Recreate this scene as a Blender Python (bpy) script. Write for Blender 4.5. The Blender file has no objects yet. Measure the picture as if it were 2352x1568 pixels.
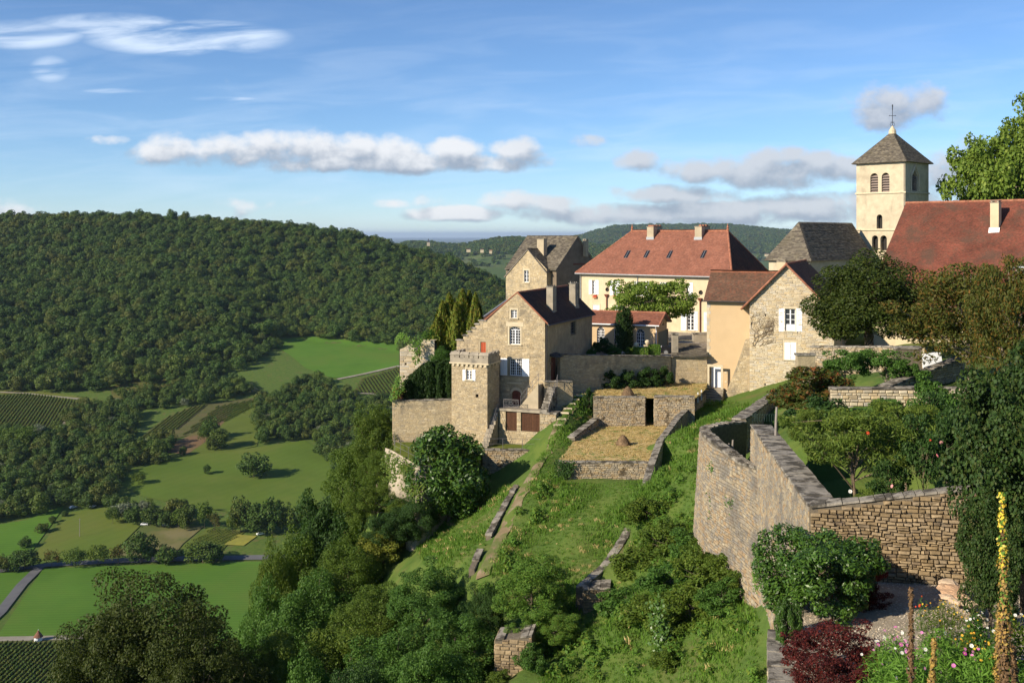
import bpy, math, random
import numpy as np
from mathutils import Vector, Matrix, noise
from mathutils.geometry import delaunay_2d_cdt

SC = bpy.context.scene
COL = SC.collection
R = math.radians
F, CX, HZ = 2400.0, 1176.0, 540.0     # focal length, centre column and horizon row in units of a 2352 px wide picture

# ---------------------------------------------------------------- camera
cd = bpy.data.cameras.new('camera')
cam = bpy.data.objects.new('camera', cd); COL.objects.link(cam)
cam.location = (0, 0, 0); cam.rotation_euler = (R(90), 0, 0)
cd.sensor_width = 36; cd.lens = 36 * F / 2352
cd.shift_y = -(784 - HZ) / 2352
cd.clip_start = 0.5; cd.clip_end = 200000
SC.camera = cam

# ---------------------------------------------------------------- render / exposure
SC.view_settings.view_transform = 'Standard'; SC.view_settings.look = 'None'
SC.view_settings.exposure = 0.5; SC.view_settings.gamma = 1.0
SC.render.engine = 'CYCLES'
SC.cycles.use_denoising = True
try: SC.cycles.denoiser = 'OPENIMAGEDENOISE'
except Exception: pass
SC.cycles.max_bounces = 5; SC.cycles.diffuse_bounces = 3; SC.cycles.glossy_bounces = 2
SC.cycles.transmission_bounces = 3; SC.cycles.volume_bounces = 0; SC.cycles.transparent_max_bounces = 6
SC.cycles.caustics_reflective = False; SC.cycles.caustics_refractive = False
SC.cycles.sample_clamp_indirect = 6

# ---------------------------------------------------------------- sun
SUN_TRAVEL_AZ = R(33)      # light travels towards +x, turned this much towards +y
SUN_EL = R(27.5)
sd = bpy.data.lights.new('sun', 'SUN'); sd.energy = 5.0; sd.angle = R(0.53); sd.color = (1.0, 0.88, 0.70)
so = bpy.data.objects.new('sun', sd); COL.objects.link(so)
tv = Vector((math.cos(SUN_TRAVEL_AZ) * math.cos(SUN_EL), math.sin(SUN_TRAVEL_AZ) * math.cos(SUN_EL), -math.sin(SUN_EL)))
so.rotation_euler = tv.to_track_quat('-Z', 'Y').to_euler()
so.location = -tv * 300

# ---------------------------------------------------------------- world: Nishita sky with procedural clouds
W = bpy.data.worlds.new('World'); SC.world = W; W.use_nodes = True
NT = W.node_tree; NT.nodes.clear()
def nn(t, typ, **kw):
    n = t.nodes.new(typ)
    for k, v in kw.items():
        setattr(n, k, v)
    return n
def lk(t, a, b): t.links.new(a, b)
def mth(t, op, a, b=None, c=None, clamp=False):
    n = t.nodes.new('ShaderNodeMath'); n.operation = op; n.use_clamp = clamp
    for i, v in enumerate((a, b, c)):
        if v is None: continue
        if isinstance(v, (int, float)): n.inputs[i].default_value = v
        else: t.links.new(v, n.inputs[i])
    return n.outputs[0]
def maprange(t, v, a, b, c=0.0, d=1.0, smooth=True):
    n = t.nodes.new('ShaderNodeMapRange'); n.interpolation_type = 'SMOOTHSTEP' if smooth else 'LINEAR'
    t.links.new(v, n.inputs[0])
    for i, x in zip((1, 2, 3, 4), (a, b, c, d)): n.inputs[i].default_value = x
    return n.outputs[0]
def rgb(t, c):
    n = t.nodes.new('ShaderNodeRGB'); n.outputs[0].default_value = (c[0], c[1], c[2], 1); return n.outputs[0]
def mixc(t, f, a, b, mode='MIX'):
    n = t.nodes.new('ShaderNodeMix'); n.data_type = 'RGBA'; n.blend_type = mode
    for i, v in ((0, f), (6, a), (7, b)):
        if isinstance(v, (int, float)): n.inputs[i].default_value = v
        elif isinstance(v, tuple): n.inputs[i].default_value = (v[0], v[1], v[2], 1)
        else: t.links.new(v, n.inputs[i])
    return n.outputs[2]

sky = nn(NT, 'ShaderNodeTexSky', sky_type='NISHITA', sun_disc=False)
sky.sun_elevation = SUN_EL
sky.sun_rotation = math.atan2(-tv.x, -tv.y)
sky.altitude = 2000; sky.air_density = 1.0; sky.dust_density = 0.0; sky.ozone_density = 6.0
SKY_STRENGTH = 0.102

def cloud_group():
    """density of the cumulus clouds as a function of the sky direction (u = x/y, v = z/y)"""
    g = bpy.data.node_groups.new('cumulus_density', 'ShaderNodeTree')
    g.interface.new_socket('u', in_out='INPUT', socket_type='NodeSocketFloat')
    g.interface.new_socket('v', in_out='INPUT', socket_type='NodeSocketFloat')
    g.interface.new_socket('d', in_out='OUTPUT', socket_type='NodeSocketFloat')
    gi = g.nodes.new('NodeGroupInput'); go = g.nodes.new('NodeGroupOutput')
    u, v = gi.outputs[0], gi.outputs[1]
    cv = nn(g, 'ShaderNodeCombineXYZ'); lk(g, u, cv.inputs[0]); lk(g, mth(g, 'MULTIPLY', v, 1.25), cv.inputs[1])
    n1 = nn(g, 'ShaderNodeTexNoise'); n1.inputs['Scale'].default_value = 24; n1.inputs['Detail'].default_value = 8; n1.inputs['Roughness'].default_value = 0.58
    lk(g, cv.outputs[0], n1.inputs['Vector'])
    nz = mth(g, 'SUBTRACT', n1.outputs[0], 0.5)
    nb = nn(g, 'ShaderNodeTexNoise'); nb.inputs['Scale'].default_value = 9; nb.inputs['Detail'].default_value = 3
    lk(g, cv.outputs[0], nb.inputs['Vector'])
    nbz = mth(g, 'SUBTRACT', nb.outputs[0], 0.5)
    # (column, row, half width, half height, weight, ) of the single puffs
    E = [(395, 345, 95, 42, 1), (520, 345, 110, 46, 1), (620, 342, 120, 50, 1), (700, 345, 110, 46, 1), (820, 342, 78, 44, 1.05), (900, 352, 95, 46, 1),
         (560, 365, 180, 20, .8), (800, 375, 240, 24, 1), (960, 372, 150, 28, 1.1), (1040, 352, 85, 40, 1.05), (1185, 350, 75, 38, 1.05), (1110, 374, 170, 26, 1.0),
         (-20, 490, 110, 40, 1),
         (1640, 392, 140, 40, 1.0), (1780, 400, 200, 46, 1.15), (1900, 388, 130, 42, 1.1), (1800, 365, 90, 30, .8), (1462, 370, 55, 30, .85), (1360, 325, 45, 16, .45),
         (2040, 245, 130, 58, .62), (2110, 225, 90, 42, .55), (2230, 390, 140, 80, .8), (2300, 420, 160, 60, .8),
         (905, 468, 44, 14, .7), (1170, 462, 80, 30, 1.0), (1270, 470, 80, 28, 1.0), (1060, 490, 160, 20, 1.0), (1400, 493, 260, 30, 1.1), (1560, 447, 170, 26, 1.0),
         (1650, 490, 210, 38, 1.15), (1850, 480, 200, 42, 1.15), (2000, 470, 200, 46, 1.1), (250, 322, 60, 10, .35)]
    acc = None
    for (c, r, w, h, wt) in E:
        a = mth(g, 'MULTIPLY', mth(g, 'SUBTRACT', u, (c - CX) / F), F / w)
        b = mth(g, 'MULTIPLY', mth(g, 'SUBTRACT', v, (HZ - r) / F), F / h)
        rr = mth(g, 'ADD', mth(g, 'MULTIPLY', a, a), mth(g, 'MULTIPLY', b, b))
        e = mth(g, 'MULTIPLY_ADD', rr, -wt, wt)
        acc = e if acc is None else mth(g, 'SMOOTH_MAX', acc, e, 0.25)
    # a general scatter of small clouds low over the horizon, all round
    low = mth(g, 'MULTIPLY', maprange(g, v, 0.012, 0.03), maprange(g, v, 0.05, 0.03))
    acc = mth(g, 'MAXIMUM', mth(g, 'MAXIMUM', acc, -1.0), mth(g, 'MULTIPLY_ADD', low, 1.0, mth(g, 'MULTIPLY_ADD', nbz, 5.0, -1.55)))
    d = mth(g, 'ADD', acc, mth(g, 'MULTIPLY_ADD', nz, 2.9, mth(g, 'MULTIPLY', nbz, 1.2)))
    lk(g, d, go.inputs[0])
    return g

def build_sky():
    t = NT
    tc = nn(t, 'ShaderNodeTexCoord')
    sp = nn(t, 'ShaderNodeSeparateXYZ'); lk(t, tc.outputs['Generated'], sp.inputs[0])
    x, y, z = sp.outputs
    yy = mth(t, 'MAXIMUM', mth(t, 'ABSOLUTE', y), 0.08)
    u = mth(t, 'DIVIDE', x, yy); v = mth(t, 'DIVIDE', z, yy)
    G = cloud_group()
    def dens(uu, vv):
        n = t.nodes.new('ShaderNodeGroup'); n.node_tree = G
        lk(t, uu, n.inputs[0]); lk(t, vv, n.inputs[1]); return n.outputs[0]
    d0 = dens(u, v)
    d1 = dens(mth(t, 'SUBTRACT', u, 0.005), mth(t, 'ADD', v, 0.013))
    cov = maprange(t, d0, -0.12, 0.85)
    lit = maprange(t, mth(t, 'SUBTRACT', d0, d1), -0.55, 1.0)
    thick = maprange(t, d0, 0.1, 0.9)
    # clouds high up in the right half of the view are thinner and greyer than the big bank
    left = maprange(t, u, 0.12, -0.06)
    lit2 = mth(t, 'MULTIPLY', lit, mth(t, 'MULTIPLY_ADD', left, 0.45, 0.55))
    ccol = mixc(t, lit2, (0.25, 0.29, 0.36), (0.68, 0.68, 0.69))
    bg = nn(t, 'ShaderNodeBackground')
    s = mixc(t, 1.0, sky.outputs[0], (SKY_STRENGTH,) * 3, 'MULTIPLY')
    # thin high cloud: wisps stretched sideways
    cv = nn(t, 'ShaderNodeCombineXYZ')
    lk(t, mth(t, 'MULTIPLY_ADD', v, 1.2, u), cv.inputs[0]); lk(t, mth(t, 'MULTIPLY_ADD', u, -0.55, mth(t, 'MULTIPLY', v, 7.0)), cv.inputs[1])
    n1 = nn(t, 'ShaderNodeTexNoise'); n1.inputs['Scale'].default_value = 6.5; n1.inputs['Detail'].default_value = 8; n1.inputs['Roughness'].default_value = 0.55
    n1.inputs['Distortion'].default_value = 0.6
    lk(t, cv.outputs[0], n1.inputs['Vector'])
    def ell(c, r, w, h):
        a = mth(t, 'MULTIPLY', mth(t, 'SUBTRACT', u, (c - CX) / F), F / w)
        b = mth(t, 'MULTIPLY', mth(t, 'SUBTRACT', v, (HZ - r) / F), F / h)
        return mth(t, 'SUBTRACT', 1.0, mth(t, 'ADD', mth(t, 'MULTIPLY', a, a), mth(t, 'MULTIPLY', b, b)))
    ew = None
    for e, wt in (((430, 88, 270, 48), 1.0), ((250, 55, 220, 30), .9), ((40, 80, 180, 40), .9), ((115, 160, 60, 40), .55), ((260, 209, 90, 8), .55), ((510, 227, 110, 7), .5)):
        q = mth(t, 'MULTIPLY', mth(t, 'MAXIMUM', ell(*e), 0.0), wt)
        ew = q if ew is None else mth(t, 'MAXIMUM', ew, q)
    wis = mth(t, 'MULTIPLY', maprange(t, ew, 0.0, 0.7), maprange(t, n1.outputs[0], 0.36, 0.66))
    veil = mth(t, 'MULTIPLY', maprange(t, n1.outputs[0], 0.38, 0.75), mth(t, 'MULTIPLY', maprange(t, v, 0.30, 0.08), 0.20))
    wisps = mth(t, 'MAXIMUM', mth(t, 'MULTIPLY', wis, 0.72), veil)
    s = mixc(t, wisps, s, (0.66, 0.75, 0.86))
    up = maprange(t, z, -0.01, 0.012)
    s = mixc(t, mth(t, 'MULTIPLY', mth(t, 'MULTIPLY', cov, 0.9), up), s, ccol)
    lk(t, s, bg.inputs[0]); bg.inputs[1].default_value = 1.0
    out = nn(t, 'ShaderNodeOutputWorld'); lk(t, bg.outputs[0], out.inputs[0])
build_sky()
W.cycles.sampling_method = 'MANUAL'; W.cycles.sample_map_resolution = 512

# ---------------------------------------------------------------- geometry helpers
def P(px, py, d):
    return Vector(((px - CX) / F * d, d, -(py - HZ) / F * d))

class MB:
    """collects faces with a tint value each, builds ONE mesh object"""
    def __init__(s): s.v = []; s.f = []; s.t = []; s.m = []
    def face(s, pts, tint=None, mi=0):
        n = len(s.v); s.v.extend([tuple(p) for p in pts]); s.f.append(tuple(range(n, n + len(pts))))
        s.t.append(random.random() if tint is None else tint); s.m.append(mi)
    def box(s, x0, x1, y0, y1, z0, z1, tint=None, mi=0, taper=0):
        tint = random.random() if tint is None else tint
        a = [(x0, y0, z0), (x1, y0, z0), (x1, y1, z0), (x0, y1, z0)]
        b = [(x0 + taper, y0 + taper, z1), (x1 - taper, y0 + taper, z1), (x1 - taper, y1 - taper, z1), (x0 + taper, y1 - taper, z1)]
        s.hexa(a, b, tint, mi)
    def hexa(s, a, b, tint=None, mi=0):
        """a: lower ring, b: upper ring, both counter-clockwise seen from above"""
        tint = random.random() if tint is None else tint
        n = len(a); k = len(s.v)
        s.v.extend([tuple(p) for p in a]); s.v.extend([tuple(p) for p in b])
        fs = [tuple(k + i for i in reversed(range(n))), tuple(k + n + i for i in range(n))]
        for i in range(n):
            j = (i + 1) % n
            fs.append((k + i, k + j, k + n + j, k + n + i))
        for q in fs: s.f.append(q); s.t.append(tint); s.m.append(mi)
    def tube(s, pts, rad, n=6, tint=None, cap=True, mi=0):
        tint = random.random() if tint is None else tint
        pts = [Vector(p) for p in pts]
        rad = rad if isinstance(rad, (list, tuple)) else [rad] * len(pts)
        rings = []
        for i, p in enumerate(pts):
            d = (pts[min(i + 1, len(pts) - 1)] - pts[max(i - 1, 0)])
            d = d.normalized() if d.length > 1e-9 else Vector((0, 0, 1))
            a = d.cross(Vector((0, 0, 1)))
            if a.length < 1e-3: a = d.cross(Vector((1, 0, 0)))
            a.normalize(); b = a.cross(d)
            k = len(s.v)
            for j in range(n):
                an = 2 * math.pi * j / n
                s.v.append(tuple(p + (a * math.cos(an) + b * math.sin(an)) * rad[i]))
            rings.append(k)
        for i in range(len(rings) - 1):
            for j in range(n):
                q = (j + 1) % n
                s.f.append((rings[i] + q, rings[i] + j, rings[i + 1] + j, rings[i + 1] + q)); s.t.append(tint); s.m.append(mi)
        if cap:
            s.f.append(tuple(rings[0] + j for j in range(n))); s.t.append(tint); s.m.append(mi)
            s.f.append(tuple(rings[-1] + j for j in reversed(range(n)))); s.t.append(tint); s.m.append(mi)
    def lathe(s, prof, c=(0, 0, 0), n=12, tint=None, mi=0):
        tint = random.random() if tint is None else tint
        k = len(s.v)
        for (r, z) in prof:
            for j in range(n):
                an = 2 * math.pi * j / n
                s.v.append((c[0] + r * math.cos(an), c[1] + r * math.sin(an), c[2] + z))
        for i in range(len(prof) - 1):
            for j in range(n):
                q = (j + 1) % n
                s.f.append((k + i * n + j, k + i * n + q, k + (i + 1) * n + q, k + (i + 1) * n + j)); s.t.append(tint); s.m.append(mi)
        s.f.append(tuple(k + j for j in reversed(range(n)))); s.t.append(tint); s.m.append(mi)
        e = k + (len(prof) - 1) * n
        s.f.append(tuple(e + j for j in range(n))); s.t.append(tint); s.m.append(mi)
    def mesh(s, name):
        me = bpy.data.meshes.new(name)
        me.from_pydata(s.v, [], s.f)
        at = me.attributes.new('tint', 'FLOAT', 'FACE')
        at.data.foreach_set('value', np.array(s.t, dtype=np.float32))
        return me
    def build(s, name, mat, parent=None, smooth=False, loc=None, kind=None):
        me = s.mesh(name)
        for m in (mat if isinstance(mat, (list, tuple)) else [mat]): me.materials.append(m)
        if isinstance(mat, (list, tuple)): me.polygons.foreach_set('material_index', np.array(s.m, dtype=np.int32))
        if smooth: me.polygons.foreach_set('use_smooth', np.ones(len(s.f), dtype=bool))
        return link(name, me, parent, loc, kind)

def link(name, me, parent=None, loc=None, kind=None):
    o = bpy.data.objects.new(name, me); COL.objects.link(o)
    if parent is not None: o.parent = parent
    if loc is not None: o.location = loc
    if kind: o['kind'] = kind
    return o
def tag(o, label, cat, group=None):
    o['label'] = label; o['category'] = cat
    if group: o['group'] = group
    return o
def thing(name, label, cat, loc=(0, 0, 0), rz=0.0, group=None):
    o = bpy.data.objects.new(name, None); COL.objects.link(o)
    o.location = loc; o.rotation_euler = (0, 0, rz); o.empty_display_size = 0.3
    return tag(o, label, cat, group)
def structure(o): o['kind'] = 'structure'; return o

def quads_mesh(name, V, tint, mat, smooth=False):
    """V: (n,4,3) array of quads"""
    n = len(V)
    me = bpy.data.meshes.new(name)
    me.vertices.add(n * 4); me.vertices.foreach_set('co', np.ascontiguousarray(V, dtype=np.float32).ravel())
    me.loops.add(n * 4); me.loops.foreach_set('vertex_index', np.arange(n * 4, dtype=np.int32))
    me.polygons.add(n); me.polygons.foreach_set('loop_start', np.arange(0, n * 4, 4, dtype=np.int32))
    me.polygons.foreach_set('loop_total', np.full(n, 4, dtype=np.int32))
    at = me.attributes.new('tint', 'FLOAT', 'FACE'); at.data.foreach_set('value', np.asarray(tint, dtype=np.float32))
    me.materials.append(mat); me.update(calc_edges=True)
    return me
def grid_mesh(name, X, Y, Z, mat, smooth=True):
    ny, nx = X.shape
    V = np.stack([X, Y, Z], -1).reshape(-1, 3)
    i = np.arange(ny * nx).reshape(ny, nx)
    Q = np.stack([i[:-1, :-1], i[:-1, 1:], i[1:, 1:], i[1:, :-1]], -1).reshape(-1, 4)
    me = bpy.data.meshes.new(name)
    me.vertices.add(len(V)); me.vertices.foreach_set('co', V.astype(np.float32).ravel())
    me.loops.add(Q.size); me.loops.foreach_set('vertex_index', Q.astype(np.int32).ravel())
    me.polygons.add(len(Q)); me.polygons.foreach_set('loop_start', np.arange(0, Q.size, 4, dtype=np.int32))
    me.polygons.foreach_set('loop_total', np.full(len(Q), 4, dtype=np.int32))
    if smooth: me.polygons.foreach_set('use_smooth', np.ones(len(Q), dtype=bool))
    me.materials.append(mat); me.update(calc_edges=True)
    return me

def inpoly(x, y, poly):
    c = False; j = len(poly) - 1
    for i in range(len(poly)):
        xi, yi = poly[i][0], poly[i][1]; xj, yj = poly[j][0], poly[j][1]
        if (yi > y) != (yj > y) and x < (xj - xi) * (y - yi) / (yj - yi) + xi: c = not c
        j = i
    return c
def spans(poly, t):
    xs = []
    for i in range(len(poly)):
        x0, y0 = poly[i]; x1, y1 = poly[(i + 1) % len(poly)]
        if (y0 > t) != (y1 > t): xs.append(x0 + (x1 - x0) * (t - y0) / (y1 - y0))
    xs.sort()
    return [(xs[i], xs[i + 1]) for i in range(0, len(xs) - 1, 2)]
def cdt(outline, holes=(), extra=()):
    vs, es = [], []
    for loop in [outline] + list(holes):
        k = len(vs); n = len(loop)
        vs += [Vector((p[0], p[1])) for p in loop]; es += [(k + i, k + (i + 1) % n) for i in range(n)]
    vs += [Vector((p[0], p[1])) for p in extra]
    r = delaunay_2d_cdt(vs, es, [], 0, 1e-5)
    V, out = r[0], []
    for f in r[2]:
        cx = sum(V[i].x for i in f) / 3; cy = sum(V[i].y for i in f) / 3
        if inpoly(cx, cy, outline) and not any(inpoly(cx, cy, h) for h in holes):
            a, b, c = (V[i] for i in f)
            if (b.x - a.x) * (c.y - a.y) - (b.y - a.y) * (c.x - a.x) < 0: f = tuple(reversed(f))
            out.append(tuple(f))
    return V, out
def wall(mb, outline, holes=(), y=0.0, reveal=0.22, tint=0.5, side=None):
    """wall skin in the local plane y, facing -y (or, with side='x', in the plane x=y facing +x, coordinates (y,z)); holes get reveals"""
    V, T = cdt(outline, holes)
    if side == 'x': g = lambda a, b, dep: (y - dep, a, b)
    elif side == '-x': g = lambda a, b, dep: (y + dep, -a, b)
    elif side == 'back': g = lambda a, b, dep: (-a, y - dep, b)
    else: g = lambda a, b, dep: (a, y + dep, b)
    for f in T: mb.face([g(V[i].x, V[i].y, 0) for i in f], tint)
    for h in holes:
        n = len(h)
        for i in range(n):
            a, b = h[i], h[(i + 1) % n]
            mb.face([g(*a, 0), g(*b, 0), g(*b, reveal), g(*a, reveal)], tint)
def rect(x0, x1, z0, z1): return [(x0, z0), (x1, z0), (x1, z1), (x0, z1)]
def arch(x0, x1, z0, z1, rise=None, n=8):
    """opening with a curved head; z1 = crown"""
    w = (x1 - x0) / 2; rise = w if rise is None else rise; c = (x0 + x1) / 2
    pts = [(x0, z0), (x1, z0)]
    for i in range(n + 1):
        a = math.pi * i / n
        pts.append((c + w * math.cos(a), z1 - rise + rise * math.sin(a)))
    return pts

class Fr:
    """a building's frame: local x along the facade (to the right), local y away from the viewer, local z up from its base"""
    def __init__(s, px, d, z0, deg):
        s.O = Vector(((px - CX) / F * d, d, z0)); s.a = R(deg); s.c = math.cos(s.a); s.n = math.sin(s.a); s.rz = -s.a
    def fx(s, px, y=0.0):
        k = (px - CX) / F
        return (k * (s.O.y + s.c * y) - s.O.x - s.n * y) / (s.c + k * s.n)
    def fy(s, px, x):
        k = (px - CX) / F
        return (k * (s.O.y - s.n * x) - s.O.x - s.c * x) / (s.n - k * s.c)
    def z(s, py, x, y=0.0):
        return -(py - HZ) / F * (s.O.y - s.n * x + s.c * y) - s.O.z
    def pt(s, px, py, y=0.0):
        x = s.fx(px, y); return (x, s.z(py, x, y))
    def rc(s, px0, py0, px1, py1, y=0.0):
        x0, x1 = s.fx(px0, y), s.fx(px1, y); xm = (x0 + x1) / 2
        return (x0, x1, s.z(py1, xm, y), s.z(py0, xm, y))
    def world(s, x, y, z): return Vector((s.O.x + s.c * x + s.n * y, s.O.y - s.n * x + s.c * y, s.O.z + z))
# ---------------------------------------------------------------- procedural materials
def mat(name, ramp, var=0.25, vscale=3.0, rough=0.85, spec=0.25, stain=None, stain2=None, bump=0.0, bscale=20.0, trans=0.0, use_tint=True, streak=None, metallic=0.0, coords='Object', detail=5, sat=None):
    """ramp: list of colours picked by the per-piece tint; var: brightness mottling; stain=(colour, scale, lo, hi, amount)"""
    m = bpy.data.materials.new(name); m.use_nodes = True
    t = m.node_tree; t.nodes.clear()
    out = nn(t, 'ShaderNodeOutputMaterial'); bs = nn(t, 'ShaderNodeBsdfPrincipled')
    tc = nn(t, 'ShaderNodeTexCoord'); geo = nn(t, 'ShaderNodeNewGeometry')
    pos = geo.outputs['Position'] if coords == 'World' else tc.outputs['Object']
    if len(ramp) == 1: col = rgb(t, ramp[0])
    else:
        at = nn(t, 'ShaderNodeAttribute', attribute_name='tint'); oi = nn(t, 'ShaderNodeObjectInfo')
        val = mth(t, 'FRACT', mth(t, 'ADD', at.outputs['Fac'], oi.outputs['Random']))
        if not use_tint: val = oi.outputs['Random']
        cr = nn(t, 'ShaderNodeValToRGB'); cr.color_ramp.interpolation = 'LINEAR'
        el = cr.color_ramp.elements
        while len(el) < len(ramp): el.new(0.5)
        for i, c in enumerate(ramp):
            el[i].position = i / (len(ramp) - 1); el[i].color = (c[0], c[1], c[2], 1)
        lk(t, val, cr.inputs[0]); col = cr.outputs[0]
    if var > 0:
        n = nn(t, 'ShaderNodeTexNoise'); n.inputs['Scale'].default_value = vscale; n.inputs['Detail'].default_value = detail; n.inputs['Roughness'].default_value = 0.6
        lk(t, pos, n.inputs['Vector'])
        f = maprange(t, n.outputs[0], 0.25, 0.75, 1 - var, 1 + var, smooth=False)
        vm = nn(t, 'ShaderNodeVectorMath', operation='SCALE'); lk(t, col, vm.inputs[0]); lk(t, f, vm.inputs['Scale']); col = vm.outputs[0]
    for st in (stain, stain2):
        if st:
            c, sc_, lo, hi, am = st[:5]
            n = nn(t, 'ShaderNodeTexNoise'); n.inputs['Scale'].default_value = sc_; n.inputs['Detail'].default_value = 6; n.inputs['Roughness'].default_value = 0.62
            src = pos
            if len(st) > 5:
                mp = nn(t, 'ShaderNodeMapping'); mp.inputs['Scale'].default_value = st[5]; lk(t, pos, mp.inputs[0]); src = mp.outputs[0]
            lk(t, src, n.inputs['Vector'])
            col = mixc(t, maprange(t, n.outputs[0], lo, hi, 0, am), col, c)
    lk(t, col, bs.inputs['Base Color'])
    bs.inputs['Roughness'].default_value = rough; bs.inputs['Specular IOR Level'].default_value = spec; bs.inputs['Metallic'].default_value = metallic
    if bump > 0:
        n = nn(t, 'ShaderNodeTexNoise'); n.inputs['Scale'].default_value = bscale; n.inputs['Detail'].default_value = 6; n.inputs['Roughness'].default_value = 0.65
        lk(t, pos, n.inputs['Vector'])
        b = nn(t, 'ShaderNodeBump'); b.inputs['Strength'].default_value = 1.0; b.inputs['Distance'].default_value = bump
        lk(t, n.outputs[0], b.inputs['Height']); lk(t, b.outputs[0], bs.inputs['Normal'])
    sh = bs.outputs[0]
    if trans > 0:
        tr = nn(t, 'ShaderNodeBsdfTranslucent'); lk(t, mixc(t, 1.0, col, (1.25, 1.35, 0.7), 'MULTIPLY'), tr.inputs[0])
        mx = nn(t, 'ShaderNodeMixShader'); mx.inputs[0].default_value = trans
        lk(t, sh, mx.inputs[1]); lk(t, tr.outputs[0], mx.inputs[2]); sh = mx.outputs[0]
    lk(t, sh, out.inputs[0])
    return m
M = {}
# stone
M['limestone'] = mat('limestone', [(.44, .345, .21), (.52, .415, .26), (.37, .29, .178), (.56, .46, .30), (.46, .35, .195), (.39, .325, .235)], var=.22, vscale=1.6, bump=.02, bscale=9,
                     stain=((.16, .14, .11), .75, .50, .66, .68), stain2=((.30, .26, .19), 2.2, .52, .68, .55))
M['limestone_mortar'] = mat('limestone_mortar', [(.37, .30, .19)], var=.3, vscale=2.2, bump=.05, bscale=7, stain=((.17, .145, .11), .55, .50, .68, .62))
M['pale_stone'] = mat('pale_stone', [(.50, .41, .265), (.58, .50, .35), (.41, .35, .26), (.54, .42, .245), (.62, .54, .40), (.43, .395, .335)], var=.14, vscale=2.5, bump=.012, bscale=12,
                      stain=((.36, .33, .29), .6, .58, .75, .5), stain2=((.55, .36, .15), 1.5, .66, .76, .5))
M['pale_mortar'] = mat('pale_mortar', [(.46, .385, .265)], var=.18, vscale=3, bump=.03, bscale=9)
M['grey_stone'] = mat('grey_stone', [(.38, .31, .21), (.31, .265, .20), (.44, .36, .235), (.38, .275, .15), (.48, .40, .28), (.27, .235, .18)], var=.25, vscale=5, bump=.015, bscale=14,
                      stain=((.085, .06, .03), 1.6, .56, .64, .85), stain2=((.42, .29, .13), .9, .60, .74, .5), coords='World')
M['rampart_stone'] = mat('rampart_stone', [(.30, .245, .165), (.24, .215, .18), (.36, .285, .18), (.30, .205, .115), (.39, .33, .225), (.205, .185, .16)], var=.2, vscale=4, bump=.015, bscale=14,
                         stain=((.15, .14, .125), .45, .46, .64, .75), stain2=((.44, .30, .15), .8, .62, .76, .35), coords='World')
M['brown_stone'] = mat('brown_stone', [(.27, .195, .105), (.20, .145, .08), (.34, .25, .14), (.24, .185, .12), (.37, .28, .165), (.17, .125, .08)], var=.28, vscale=7, bump=.018, bscale=16,
                       stain=((.13, .11, .085), 2.0, .56, .70, .6), stain2=((.5, .36, .2), 3., .62, .76, .35), coords='World')
M['dark_joint'] = mat('dark_joint', [(.15, .125, .09)], var=.4, vscale=6, bump=.02, bscale=12)
M['coping'] = mat('coping', [(.29, .26, .21), (.25, .225, .185), (.33, .295, .24)], var=.35, vscale=3, bump=.03, bscale=12, stain=((.055, .047, .034), 1.6, .45, .58, .9), stain2=((.34, .31, .26), 3.0, .58, .68, .7), coords='World')
M['dark_wall'] = mat('dark_wall', [(.20, .155, .11)], var=.3, vscale=1.2, bump=.02, bscale=6, stain=((.09, .07, .05), .6, .5, .68, .6))
M['cream_render'] = mat('cream_render', [(.57, .475, .31)], var=.12, vscale=.8, bump=.004, bscale=30, stain=((.44, .36, .23), .5, .48, .72, .7), stain2=((.38, .31, .21), .9, .55, .75, .5, (1, 1, .25)))
M['tower_render'] = mat('tower_render', [(.52, .445, .31)], var=.16, vscale=1.2, bump=.025, bscale=7, stain=((.36, .30, .21), .45, .48, .70, .75), stain2=((.26, .22, .16), .8, .55, .72, .5, (1, 1, .3)))
M['tan_render'] = mat('tan_render', [(.54, .395, .23)], var=.06, vscale=1.0, bump=.003, bscale=40, stain=((.50, .34, .18), .4, .45, .75, .5))
M['grey_render'] = mat('grey_render', [(.42, .35, .24)], var=.2, vscale=1.0, bump=.008, bscale=20, stain=((.22, .19, .14), .7, .5, .72, .6))
M['dressed'] = mat('dressed', [(.56, .47, .32)], var=.15, vscale=3, bump=.006, bscale=20, stain=((.30, .26, .2), 1.2, .55, .75, .5))
M['old_concrete'] = mat('old_concrete', [(.33, .285, .215)], var=.25, vscale=1.6, bump=.008, bscale=20, stain=((.14, .125, .105), 1.2, .48, .68, .7))
M['rock'] = mat('rock', [(.40, .34, .25)], var=.3, vscale=.8, bump=.25, bscale=1.6, stain=((.25, .22, .17), .7, .48, .66, .7), stain2=((.12, .13, .05), .9, .56, .66, .8), coords='World')
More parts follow.
